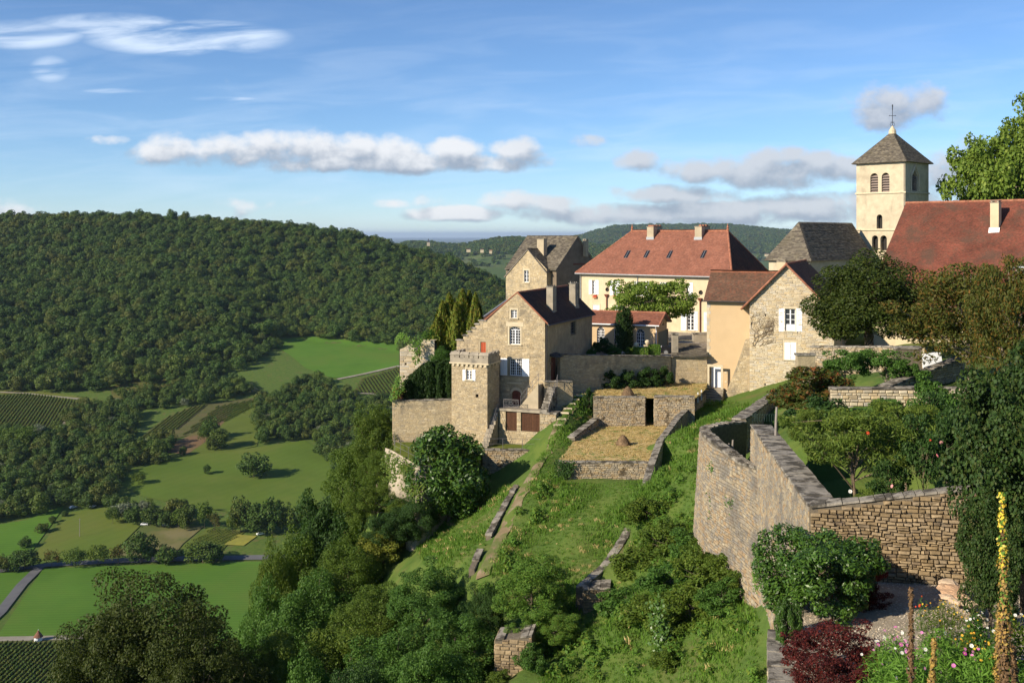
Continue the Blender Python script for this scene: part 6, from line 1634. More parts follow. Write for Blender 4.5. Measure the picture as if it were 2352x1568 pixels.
# nearer retaining wall with a broad grey top
a, b = V3(Wp(1766, 1452, 28.6)), V3(Wp(1768, 1600, 24.2))
stone_wall('retaining_wall', 'broad grey topped retaining wall at the bottom edge below the dark red barberry', (a.x, a.y, a.z, -18.5), (b.x, b.y, b.z, -18.5), .8, 'rampart_stone', 'dark_joint', h=(.1, .2), w=(.16, .4), depth=.045, n_single=150, cope=.1, seed=93, cope_w=(.6, 1.1))
# lower link between the two
a2, b2 = V3(Wp(1862, 1420, 33.0)), V3(Wp(1790, 1452, 28.7))
stone_wall('link_wall', 'base of the rampart corner half hidden behind the evergreen shrub', (RB.x + .05, RB.y - .1, -10.7, -19), (a.x + .2, a.y + .1, -10.9, -19), .6, 'rampart_stone', 'dark_joint', h=(.1, .2), w=(.16, .4), depth=.04, n_single=100, cope=0, seed=94)
# garden terraces behind
SWALL('garden_terrace_wall', 'pale dry stone wall with thin slab top across the upper garden', (1907, 893, 56), (2232, 892, 55.4), -10.6, -10.4, thick=.5, matname='pale_stone', core='dark_joint', h=(.12, .24), w=(.22, .55), depth=.06, n_single=300, cope=.05, seed=95, cope_w=(.8, 1.6), over=.1)
SWALL('ramp_wall', 'sloping slab topped wall climbing to the right behind the upper garden', (2040, 889, 57), (2216, 822, 63), -10.5, -10.5, thick=.5, matname='grey_stone', core='dark_joint', h=(.1, .2), w=(.2, .5), depth=.05, n_single=80, cope=.08, seed=96, cope_w=(.8, 1.5), over=.1)
SWALL('beech_wall', 'grey wall below the beech tree at the back of the garden', (1860, 797, 82), (2125, 798, 76), -12.5, -12, thick=.5, matname='grey_stone', core='dark_joint', h=(.1, .2), w=(.2, .5), depth=.04, n_single=120, cope=.09, seed=97)
SWALL('slope_wall_short', 'short thick wall climbing to the foot of the stone gable', (1712, 965, 64), (1792, 905, 84), -13.6, -15.6, thick=.8, matname='grey_stone', core='dark_joint', h=(.1, .2), w=(.2, .5), depth=.05, n_single=100, cope=.1, seed=98)
# ---- ruined round tower at the left
def ruin():
    fr = Fr(952, 96, -15.2, 8); T = thing('ruined_tower', 'ruined pale stone tower stump overgrown with ivy, left of the thuja trees', 'ruin', fr.O, fr.rz)
    ol = [fr.pt(p[0], p[1]) for p in ((918.5, 960), (1000, 960), (998, 782), (968, 783), (964, 795), (954, 797), (946, 789), (936, 793), (926, 800), (918.5, 802))]
    hl = [rect(*fr.rc(a, b, a + 4, b + 5)) for a, b in ((930, 833), (961, 825), (926, 862))] + [rect(*fr.rc(962, 800, 966, 818))]
    m = MB(); wall(m, ol, hl, 0, .4); n = len(ol)
    for i in range(2, n): p, q = ol[i], ol[(i + 1) % n]; m.face([(p[0], 0, p[1]), (p[0], 1.2, p[1]), (q[0], 1.2, q[1]), (q[0], 0, q[1])], .5)
    m.build('core', M['pale_mortar'], T)
    lay_stones(T, courses(ol, hl, .09, .2, .3, .9, rc_), planar(0), 'pale_stone', .035, rc_, 200)
    d = MB(); d.face([(ol[0][0] + .3, .45, 0), (ol[1][0], .45, 0), (ol[1][0], .45, ol[2][1] - .3), (ol[0][0] + .3, .45, ol[9][1] - .3)], .5); d.build('inner_wall', M['dark_joint'], T)
ruin()
# ---- rock face below the lawn
def cliff():
    rs = np.random.RandomState(3)
    edge = [P(892, 1036, 87.3), P(905, 1037, 86.5), P(935, 1054, 83.6), P(968, 1076, 80.4), P(1000, 1072, 81), P(1045, 1060, 83)]
    xs = np.interp(np.linspace(0, 5, 50), range(6), [p.x for p in edge]); ys = np.interp(np.linspace(0, 5, 50), range(6), [p.y for p in edge])
    t = np.linspace(0, 1, 40); X = np.repeat(xs[None], 40, 0); Y = np.repeat(ys[None], 40, 0); Z = np.repeat((-17.75 - t * 8.5)[:, None], 50, 1)
    for i in range(40):
        for j in range(50):
            v = noise.fractal(V3((X[i, j] * .9, Z[i, j] * .28, 3.0)), 1.0, 2.0, 5) ; w = noise.noise(V3((X[i, j] * 2.5, Z[i, j] * .6, 9)))
            k = min(i / 4, 1); X[i, j] += (-.25 - v * .5 * k); Y[i, j] += (-.35 - v * 1.0 - .25 * w) * k - t[i] * .6
    o = link('cliff', grid_mesh('cliff', X, Y, Z, M['rock'], smooth=False)); structure(o)
cliff()
# ---------------------------------------------------------------- vegetation kit
def unit(a): return a / np.maximum(np.linalg.norm(a, axis=-1, keepdims=True), 1e-9)
def leaf_quads(rs, C, N, size, asp=.55):
    n = len(C); t = unit(np.cross(N, rs.normal(size=(n, 3)))); b = np.cross(N, t); s = size[:, None]
    return np.stack([C - t * s, C + b * s * asp - N * s * .12, C + t * s, C - b * s * asp - N * s * .12], 1)
def crown_leaves(rs, center, rad, K, n, size, asp=.55, rc=(.22, .38), flat=.85, shell=.45, lump=.25, zmin=-.75, up=.35, inner=.12, out=.55):
    """leaf faces gathered in K clumps through an uneven ellipsoid"""
    center = np.array(center, float); rad = np.array(rad, float)
    d = unit(rs.normal(size=(K * 4, 3))); d = d[d[:, 2] > zmin][:K]; K = len(d)
    ph = rs.uniform(0, 6.28, 6)
    lum = 1 + lump * (np.sin(d[:, 0] * 4 + ph[0]) + np.sin(d[:, 1] * 5 + ph[1]) + np.sin(d[:, 2] * 6 + ph[2])) / 2.2
    fr = rs.uniform(.5, .84, K) * lum
    cc = d * fr[:, None]
    rr = rs.uniform(rc[0], rc[1], K)
    w = rr ** 2; which = rs.choice(K, n, p=w / w.sum())
    dd = unit(rs.normal(size=(n, 3)) + d[which] * .45)
    ra = rr[which] * (1 - shell * rs.rand(n) ** 1.6)
    p = cc[which] + dd * ra[:, None] * np.array([1, 1, flat])
    ins = rs.rand(n) < inner
    p[ins] *= rs.uniform(.4, .95, ins.sum())[:, None]
    C = center + p * rad
    N = unit(dd * out + rs.normal(size=(n, 3)) * .45 + np.array([0, 0, up]))
    sz = size * rs.uniform(.6, 1.3, n)
    return leaf_quads(rs, C, N, sz, asp), center + cc * rad
def limb_mesh(name, base, top, r, ends, m, rng, bend=.12):
    mb = MB(); base, top = V3(base), V3(top); n = 6; pts = []; L = (top - base).length
    for i in range(n + 1):
        t = i / n; pts.append(base.lerp(top, t) + V3((rng.uniform(-1, 1), rng.uniform(-1, 1), 0)) * bend * L * .12 * math.sin(t * 3.14))
    mb.tube(pts, [r * (1.25 if i == 0 else 1) * (1 - .65 * i / n) for i in range(n + 1)], 8)
    for e in ends:
        e = V3(e); t = rng.uniform(.35, .95); s = base.lerp(top, t); mid = s.lerp(e, .5) + V3((0, 0, rng.uniform(-.03, .1) * L)); rr = r * (1 - .65 * t) * .55
        mb.tube([s, s.lerp(mid, .6), mid, mid.lerp(e, .55), e], [rr, rr * .8, rr * .6, rr * .4, rr * .15], 5)
    me = mb.mesh(name); me.materials.append(m); return me
PROTO = {}
def tree_proto(key, seed, H, R, cb, n, size, leafm, K=40, asp=.55, trunk=.28, barkm='bark', tint=.3, nlimb=14, **kw):
    """H height, R crown radius, cb height where the crown begins"""
    rs = np.random.RandomState(seed); rng = random.Random(seed)
    c = (0, 0, (H + cb) / 2); rad = (R, R, (H - cb) / 2)
    Q, cc = crown_leaves(rs, c, rad, K, n, size, asp, **kw)
    zs = Q[:, :, 2].max(); Q[:, :, 2] *= 1.0
    crown = quads_mesh('crown', Q, rs.uniform(0, tint, len(Q)), M[leafm])
    ends = [tuple(cc[i]) for i in rs.choice(len(cc), min(nlimb, len(cc)), replace=False)]
    tr = limb_mesh('trunk', (0, 0, -.6), (0, 0, cb + (H - cb) * .62), trunk, ends, M[barkm], rng)
    ext = np.abs(Q[:, :, :2]).max(axis=(0, 1)) if False else np.percentile(np.abs(Q[:, :, 0]), 99)
    PROTO[key] = dict(crown=crown, trunk=tr, H=float(np.percentile(Q[:, :, 2], 99.7)), W=2 * float(ext))
    return PROTO[key]
def column_proto(key, seed, H, R, n, size, leafm, spires=1, asp=.4, tint=.35, spread=.5, point=.75):
    """upright conifer: one or several flame-shaped spires, leaves pointing up"""
    rs = np.random.RandomState(seed); Q = []
    for s in range(spires):
        ox, oy = (rs.uniform(-1, 1) * spread * R, rs.uniform(-1, 1) * spread * R) if spires > 1 else (0, 0)
        h = H * rs.uniform(.72, 1) if s else H; r = R * (1 if spires == 1 else rs.uniform(.4, .6)); k = n // spires
        t = rs.rand(k) ** .85; an = rs.uniform(0, 6.283, k)
        ph = rs.uniform(0, 6.28, 4)
        prof = np.minimum(1, (1 - t) ** point * 1.9) * (.72 + .28 * np.minimum(t * 5, 1)) * (1 + .16 * np.sin(an * 5 + t * 4 + ph[0]) + .12 * np.sin(an * 9 - t * 9 + ph[1]) + .10 * np.sin(t * 23 + an * 3 + ph[2]))
        rr = r * prof * (1 - .35 * rs.rand(k) ** 2)
        C = np.stack([ox + rr * np.cos(an), oy + rr * np.sin(an), t * h], 1)
        N = unit(np.stack([np.cos(an), np.sin(an), np.full(k, .15)], 1) + rs.normal(size=(k, 3)) * .35)
        tv_ = unit(np.stack([np.cos(an) * .35, np.sin(an) * .35, np.ones(k)], 1) + rs.normal(size=(k, 3)) * .3); b = unit(np.cross(N, tv_)); sz = (size * rs.uniform(.6, 1.3, k))[:, None]
        Q.append(np.stack([C - tv_ * sz, C + b * sz * asp, C + tv_ * sz, C - b * sz * asp], 1))
    Q = np.concatenate(Q)
    crown = quads_mesh('crown', Q, rs.uniform(0, tint, len(Q)), M[leafm])
    tr = limb_mesh('trunk', (0, 0, -.5), (0, 0, H * .8), R * .16, [], M['bark'], random.Random(seed))
    PROTO[key] = dict(crown=crown, trunk=tr, H=H, W=2 * R * (1.0 if spires == 1 else 1.1))
def place(key, name, label, cat, loc, s=(1, 1, 1), rz=0.0, group=None, parts=('crown', 'trunk')):
    p = PROTO[key]; T = thing(name, label, cat, loc, rz, group); T.scale = s
    for k, nm in zip(('crown', 'trunk'), parts): link(nm, p[k], T)
    return T
_rt = random.Random(77)
def plant_at(key, px, d, top, w, name, label, cat='tree', group=None, base=None, parts=('crown', 'trunk'), squash=1.0):
    """stands on the ground at column px, distance d; its top reaches row `top`, its crown is w columns wide"""
    x = (px - CX) / F * d; zg = gz1(x, d) if base is None else base; zt = -(top - HZ) / F * d; p = PROTO[key]
    sw = w / F * d / p['W']
    if name == 'slope_bush': zg = min(zg, zt - .62 * w / F * d)
    return place(key, name, label, cat, (x, d, zg - .1), (sw, sw * squash, max(zt - zg, .3) / p['H']), _rt.uniform(0, 6.28), group, parts)

tree_proto('oak', 101, 9, 4.2, 1.0, 42000, .08, 'leaf_olive', K=150, trunk=.3, rc=(0.10, 0.235), tint=.6)
tree_proto('oak_b', 102, 9, 4.2, .8, 42000, .08, 'leaf_olive', K=160, trunk=.3, rc=(0.09, 0.22), tint=.6, lump=.38)
tree_proto('oak_dark', 140, 17, 5.6, 7.0, 64000, .085, 'leaf_oakdark', K=190, trunk=.4, rc=(.09, .21), tint=.8, lump=.2, nlimb=24)
tree_proto('green', 103, 8, 3.8, .8, 38000, .08, 'leaf_green', K=150, trunk=.26, rc=(0.10, 0.235), tint=.6)
tree_proto('green_b', 104, 8, 3.8, .6, 36000, .085, 'leaf_green', K=130, trunk=.26, rc=(0.10, 0.24), tint=.6, lump=.38)
tree_proto('dark', 105, 8, 3.8, .5, 38000, .08, 'leaf_dark', K=150, trunk=.26, rc=(0.10, 0.235), tint=.7)
tree_proto('yellow', 106, 5, 2.8, .3, 11000, .12, 'leaf_yellow', K=60, trunk=.15, rc=(.16, .3), tint=.6)
tree_proto('walnut', 107, 8, 4.2, .8, 28000, .115, 'leaf_green', K=120, asp=.38, trunk=.26, rc=(0.09, 0.22), tint=.8)
tree_proto('acacia', 108, 7, 3.2, .5, 32000, .085, 'leaf_acacia', K=100, asp=.34, trunk=.16, rc=(0.09, 0.22), tint=.8, lump=.35, flat=.75)
tree_proto('plane', 109, 12, 5.0, 2.0, 44000, .125, 'leaf_plane', K=220, asp=.75, trunk=.4, rc=(.09, .21), tint=.8, lump=.4, shell=.6, barkm='bark_grey')
tree_proto('plane_low', 110, 4.6, 3.6, 1.1, 17000, .085, 'leaf_plane', K=120, asp=.7, trunk=.22, rc=(.10, .25), tint=.8, lump=.4, zmin=-.9)
tree_proto('beech', 111, 9, 4.6, -.3, 38000, .11, 'leaf_beech', K=120, asp=.6, trunk=.45, rc=(.16, .30), tint=.9, lump=.18, flat=.75, up=.4, zmin=-.7)
tree_proto('cherry', 112, 7, 4.0, .2, 24000, .105, 'leaf_cherry', K=130, asp=.36, trunk=.2, rc=(.10, .22), tint=1.0, lump=.35, up=.0, nlimb=26, barkm='bark_grey')
tree_proto('maple', 113, 8, 3.2, .1, 32000, .075, 'leaf_maple', K=150, asp=.8, trunk=.2, rc=(0.09, 0.22), tint=.9, lump=.34, shell=.35)
tree_proto('laurel', 114, 6.2, 3.0, .0, 16000, .15, 'leaf_laurel', K=110, asp=.42, trunk=.2, rc=(.18, .30), tint=.7, lump=.08, up=.25, zmin=-.95)
tree_proto('shrub', 115, 3, 1.8, .0, 7000, .09, 'leaf_green', K=50, asp=.55, trunk=.06, rc=(.16, .3), tint=.7, lump=.3)
tree_proto('shrub_olive', 116, 3, 1.8, .0, 7000, .09, 'leaf_olive', K=50, asp=.5, trunk=.06, rc=(.14, .3), tint=.7, lump=.3)
tree_proto('shrub_dark', 117, 3, 1.8, .0, 7000, .09, 'leaf_dark', K=50, asp=.55, trunk=.06, rc=(.16, .3), tint=.7, lump=.3)
tree_proto('redtip', 118, 3.6, 2.2, .2, 6000, .12, 'leaf_redtip', K=60, asp=.34, trunk=.08, rc=(.12, .24), tint=1, lump=.35, up=0)
tree_proto('peach', 119, 3.4, 2.2, .9, 9000, .085, 'leaf_peach', K=60, asp=.24, trunk=.07, rc=(.12, .24), tint=.8, lump=.35, up=-.1, out=.3, nlimb=24, barkm='twig')
tree_proto('rose', 120, 2.4, 1.2, .3, 3600, .055, 'leaf_dark', K=40, asp=.6, trunk=.03, rc=(.14, .28), tint=.8, lump=.35, nlimb=18, barkm='twig')
tree_proto('barberry', 121, 1.7, 1.2, .0, 11000, .032, 'leaf_darkred', K=90, asp=.5, trunk=.03, rc=(.08, .22), tint=.9, lump=.3)
tree_proto('barberry_red', 122, 1.7, 1.2, .0, 11000, .032, 'leaf_red', K=90, asp=.5, trunk=.03, rc=(.08, .22), tint=.9, lump=.3)
tree_proto('privet', 123, 2.3, 1.35, .0, 30000, .042, 'leaf_laurel', K=120, asp=.42, trunk=.05, rc=(.09, .24), tint=.9, lump=.3, up=.5)
tree_proto('apple', 124, 3.6, 1.9, .9, 8000, .075, 'leaf_green', K=55, asp=.55, trunk=.09, rc=(.14, .28), tint=.8, lump=.25, barkm='bark_grey')
column_proto('thuja', 130, 7, 1.0, 7000, .15, 'leaf_thuja', 1, tint=.9)
column_proto('yew_spire', 131, 4.2, .55, 4200, .11, 'leaf_yew', 1, tint=.8, point=.35)
column_proto('yew', 132, 4.2, 1.2, 8000, .11, 'leaf_yew', 6, tint=.8, point=.4)
PROTO_BARE = None

# small-scale prototypes for the distance
def far_tree(key, seed, H, R, cb, n, size, leafm, K, tint, **kw):
    rs = np.random.RandomState(seed)
    Q, cc = crown_leaves(rs, (0, 0, (H + cb) / 2), (R, R, (H - cb) / 2), K, n, size, .7, rc=kw.pop('rcs', (.28, .48)), **kw)
    tr = limb_mesh('trunk', (0, 0, -1), (0, 0, cb + (H - cb) * .5), H * .02, [], M['bark'], random.Random(seed))
    PROTO[key] = dict(crown=quads_mesh('crown', Q, rs.uniform(0, tint, len(Q)), M[leafm]), trunk=tr, H=float(np.percentile(Q[:, :, 2], 99.5)), W=2 * float(np.percentile(np.abs(Q[:, :, 0]), 99)))
for i in range(6): far_tree('forest%d' % i, 200 + i, (13, 12, 14, 11.5, 13.5, 11)[i], (6.2, 5.8, 6.0, 6.2, 5.2, 6.4)[i], .5, 1300, .5, 'leaf_forest', 13, .13, lump=.2, out=1.3, up=.12, shell=.15, inner=.03, rcs=(.36, .56))
for i in range(3): far_tree('field%d' % i, 220 + i, 9, 4.4, .3, 2800, .34, 'leaf_forest', 34, .2, lump=.3)
far_tree('field_olive', 225, 9, 4.4, 1.8, 1500, .34, 'leaf_olive', 34, .3, lump=.35)
far_tree('willow', 226, 8, 4.6, 1.0, 1600, .36, 'leaf_silver', 34, .8, lump=.3)
far_tree('brown', 227, 8, 3.6, 1.6, 700, .30, 'leaf_cherry', 30, .8, lump=.35)
for i in range(3): far_tree('hilltop%d' % i, 230 + i, 16, 8, 0, 200, 1.9, 'leaf_forest', 12, .1, lump=.3)

# ---------------------------------------------------------------- scattering of uncountable things (one object each)
def scatter(name, pts, scl, rot, idx, meshes, label, cat=None):
    """pts (n,3), scl (n,3), rot (n,) about z, idx (n,) which mesh"""
    n = len(pts)
    col = bpy.data.collections.new(name + '_sources')
    for k, m_ in enumerate(meshes):
        o = bpy.data.objects.new('%s_source_%02d' % (name, k), m_); col.objects.link(o)
    me = bpy.data.meshes.new(name); me.vertices.add(n); me.vertices.foreach_set('co', np.asarray(pts, np.float32).ravel())
    a = me.attributes.new('scl', 'FLOAT_VECTOR', 'POINT'); a.data.foreach_set('vector', np.asarray(scl, np.float32).ravel())
    rv = np.zeros((n, 3), np.float32); rv[:, 2] = rot
    a = me.attributes.new('rot', 'FLOAT_VECTOR', 'POINT'); a.data.foreach_set('vector', rv.ravel())
    a = me.attributes.new('idx', 'INT', 'POINT'); a.data.foreach_set('value', np.asarray(idx, np.int32))
    o = link(name, me, kind='stuff'); o['label'] = label; o['category'] = cat or name.replace('_', ' ')
    g = bpy.data.node_groups.new(name, 'GeometryNodeTree')
    g.interface.new_socket('Geometry', in_out='INPUT', socket_type='NodeSocketGeometry'); g.interface.new_socket('Geometry', in_out='OUTPUT', socket_type='NodeSocketGeometry')
    gi, go = g.nodes.new('NodeGroupInput'), g.nodes.new('NodeGroupOutput')
    ci = g.nodes.new('GeometryNodeCollectionInfo'); ci.inputs[0].default_value = col; ci.inputs[1].default_value = True; ci.inputs[2].default_value = True
    io = g.nodes.new('GeometryNodeInstanceOnPoints'); io.inputs['Pick Instance'].default_value = True
    def na(nm, typ):
        q = g.nodes.new('GeometryNodeInputNamedAttribute'); q.data_type = typ; q.inputs[0].default_value = nm; return q.outputs[0]
    er = g.nodes.new('FunctionNodeEulerToRotation'); g.links.new(na('rot', 'FLOAT_VECTOR'), er.inputs[0])
    g.links.new(gi.outputs[0], io.inputs['Points']); g.links.new(ci.outputs[0], io.inputs['Instance']); g.links.new(na('idx', 'INT'), io.inputs['Instance Index'])
    g.links.new(er.outputs[0], io.inputs['Rotation']); g.links.new(na('scl', 'FLOAT_VECTOR'), io.inputs['Scale']); g.links.new(io.outputs[0], go.inputs[0])
    md = o.modifiers.new('scatter', 'NODES'); md.node_group = g
    return o
def inpoly_np(x, y, poly):
    c = np.zeros(x.shape, bool); j = len(poly) - 1
    for i in range(len(poly)):
        xi, yi = poly[i]; xj, yj = poly[j]
        k = ((yi > y) != (yj > y)) & (x < (xj - xi) * (y - yi) / (yj - yi + 1e-12) + xi); c ^= k; j = i
    return c
def proj(X, Y, Z): return X / Y * F + CX, HZ - Z / Y * F
def jitter_grid(x0, x1, y0, y1, s, rs, j=.42):
    gx, gy = np.meshgrid(np.arange(x0, x1, s), np.arange(y0, y1, s)); gx = gx + (np.arange(gx.shape[0]) % 2 * s / 2)[:, None]
    return (gx + rs.uniform(-j, j, gx.shape) * s).ravel(), (gy + rs.uniform(-j, j, gy.shape) * s).ravel()
FOREST = [PROTO['forest%d' % i]['crown'] for i in range(6)]
KEEP_OUT = [p for nme, p, m_, li in FIELDS]
def build_forest():
    rs = np.random.RandomState(8)
    X, Y = jitter_grid(-1100, 620, 860, 1640, 9.6, rs); Z = gz(X, Y); px, py = proj(X, Y, Z)
    ok = (Y > ip(px, *BASE) - 22 + rs.uniform(-12, 12, X.shape)) & (px > -420) & (px < 1330)
    for p in KEEP_OUT[:-1]: ok &= ~inpoly_np(px, py - 3, p)
    X, Y, Z, px = X[ok], Y[ok], Z[ok], px[ok]; n = len(X)
    s = rs.uniform(.65, 1.4, n); s *= np.where(rs.rand(n) < .12, 1.3, 1)
    scl = np.stack([s, s, s * rs.uniform(.78, 1.08, n)], 1)
    scatter('hill_forest', np.stack([X, Y, Z - .6], 1), scl, rs.uniform(0, 6.28, n), rs.randint(0, 6, n), FOREST, 'dense mixed forest covering the long hill', 'forest')
    W_ = [([(-60, 1215), (-60, 985), (40, 1000), (110, 1000), (170, 950), (230, 930), (300, 935), (330, 965), (300, 1010), (300, 1035), (390, 1010), (400, 1050), (385, 1062), (300, 1080), (262, 1115), (270, 1135), (235, 1160), (150, 1165), (80, 1190)], 'valley wood of mixed trees left of the pasture'),
          ([(585, 1020), (585, 930), (640, 905), (720, 870), (800, 905), (830, 930), (905, 930), (905, 1095), (790, 1060), (765, 1090), (745, 1055), (700, 1008)], 'dense wooded gully between the pasture and the castle wall'),
          ([(165, 1168), (240, 1150), (330, 1168), (420, 1180), (440, 1205), (330, 1196), (250, 1172)], 'belt of bushy trees at the foot of the left wood'),
          ([(250, 925), (420, 885), (560, 880), (600, 905), (430, 935), (330, 945)], 'scrubby wood edge below the forested hill')]
    for poly, lab in W_:
        w = [hv(*p) for p in poly]; X, Y = jitter_grid(min(p.x for p in w), max(p.x for p in w), min(p.y for p in w), max(p.y for p in w), 7.4, rs)
        ok = inpoly_np(X, Y, [(p.x, p.y) for p in w]); X, Y = X[ok], Y[ok]; n = len(X); s = rs.uniform(.5, .95, n)
        scatter('wood', np.stack([X, Y, gz(X, Y) - .5], 1), np.stack([s, s, s * rs.uniform(.85, 1.2, n)], 1), rs.uniform(0, 6.28, n), np.where(rs.rand(n) < .05, 6, rs.randint(0, 6, n)), FOREST + [PROTO['willow']['crown']], lab, 'wood')
    # scrub on the clearing
    w = [hv(*p) for p in FIELDS[-1][1]]; X, Y = jitter_grid(min(p.x for p in w), max(p.x for p in w), min(p.y for p in w), max(p.y for p in w), 6, rs)
    ok = inpoly_np(X, Y, [(p.x, p.y) for p in w]) & (rs.rand(len(X)) < .45); X, Y = X[ok], Y[ok]; n = len(X); s = rs.uniform(.12, .4, n)
    scatter('scrub', np.stack([X, Y, gz(X, Y)], 1), np.stack([s, s, s], 1), rs.uniform(0, 6.28, n), np.zeros(n), [PROTO['field_olive']['crown']], 'yellowish scrub on the clearing at the forest foot', 'scrub')
    # far hills: woods with open fields left free
    for (HX, HY, HZ_), sp, lab, thr in ((HILLA, 22, 'distant wooded ridge behind the forested hill', -.25), (HILLB, 26, 'far blue wooded hill behind the manor roof', -.5)):
        u, v = rs.rand(14000) * (HX.shape[1] - 1.01), rs.rand(14000) * (HX.shape[0] - 1.01); iu, iv = u.astype(int), v.astype(int); fu, fv = u - iu, v - iv
        g = lambda A: (A[iv, iu] * (1 - fu) + A[iv, iu + 1] * fu) * (1 - fv) + (A[iv + 1, iu] * (1 - fu) + A[iv + 1, iu + 1] * fu) * fv
        X, Y, Z = g(HX), g(HY), g(HZ_); t = v / HX.shape[0]
        nz = np.sin(X / 290 + 1.3 * np.sin(Y / 390)) + np.sin(Y / 240 + X / 510)
        ok = (nz > .7 - 2.4 * np.clip((t - .15) / .3, 0, 1)) | (rs.rand(len(X)) < .04)
        X, Y, Z = X[ok], Y[ok], Z[ok]; n = len(X); s = rs.uniform(1.1, 2.0, n) * (1.0 if HX is HILLA[0] else 1.35)
        scatter('distant_wood', np.stack([X, Y, Z - 3], 1), np.stack([s, s, s * .9], 1), rs.uniform(0, 6.28, n), rs.randint(0, 3, n), [PROTO['hilltop%d' % i]['crown'] for i in range(3)], lab, 'wood')
build_forest()

def vine_rows():
    rs = np.random.RandomState(12)
    Q, _ = crown_leaves(rs, (0, 0, .75), (.75, .45, .75), 10, 60, .22, .8, rc=(.4, .6)); vine = quads_mesh('vine', Q, rs.uniform(0, .35, len(Q)), M['leaf_vine'])
    def rows(poly, direction, gap, step, lab, sc=1.0):
        w = [hv(*p) for p in poly]; d = V3(direction).normalized(); nrm = V3((-d.y, d.x)); c = sum((p.xy for p in w), V3((0, 0))) / len(w)
        q = [((p.xy - c).dot(d), (p.xy - c).dot(nrm)) for p in w]; pts = []
        t = min(a[1] for a in q)
        while t < max(a[1] for a in q):
            for lo, hi in spans(q, t):
                s = lo
                while s < hi: 
                    p = c + d * s + nrm * (t + rs.uniform(-.12, .12)); pts.append((p.x, p.y)); s += step * rs.uniform(.85, 1.15)
            t += gap
        A = np.array(pts); n = len(A); s = rs.uniform(.8, 1.15, n) * sc
        scatter('vineyard', np.stack([A[:, 0], A[:, 1], gz(A[:, 0], A[:, 1]) + .3], 1), np.stack([s, s, s], 1), rs.uniform(-.2, .2, n) + math.atan2(d.y, d.x), np.zeros(n), [vine], lab, 'vineyard')
    rows([(-60, 1600), (-60, 1482), (150, 1476), (300, 1484), (300, 1600)], hv(60, 1500).xy - hv(0, 1555).xy, 2.0, 1.0, 'vine rows at the bottom left beside the little round hut')
    rows([(-60, 1000), (-60, 915), (60, 906), (178, 922), (176, 943), (118, 988), (60, 1008)], hv(100, 910).xy - hv(40, 995).xy, 2.6, 1.5, 'vineyard plot inside the bend of the track at the left edge', 1.3)
    rows([(812, 903), (832, 872), (917, 844), (917, 905)], hv(850, 860).xy - hv(880, 903).xy, 3.0, 1.6, 'vineyard plot beside the ruined tower below the bright meadow', 1.3)
    rows([(305, 1018), (380, 962), (440, 936), (480, 930), (400, 990), (335, 1028)], hv(400, 950).xy - hv(310, 1020).xy, 2.8, 1.5, 'loose vine rows on the left of the grassy strip', 1.1)
    rows([(420, 1000), (500, 935), (600, 915), (560, 950), (480, 985)], hv(570, 918).xy - hv(420, 1000).xy, 3.2, 1.6, 'loose vine rows on the right of the grassy strip', 1.0)
    rows([(412, 1270), (440, 1246), (490, 1215), (560, 1224), (520, 1250), (495, 1270)], hv(540, 1222).xy - hv(440, 1265).xy, 3.2, 1.6, 'rows of crops in the small plot left of the yellow field', .8)
vine_rows()

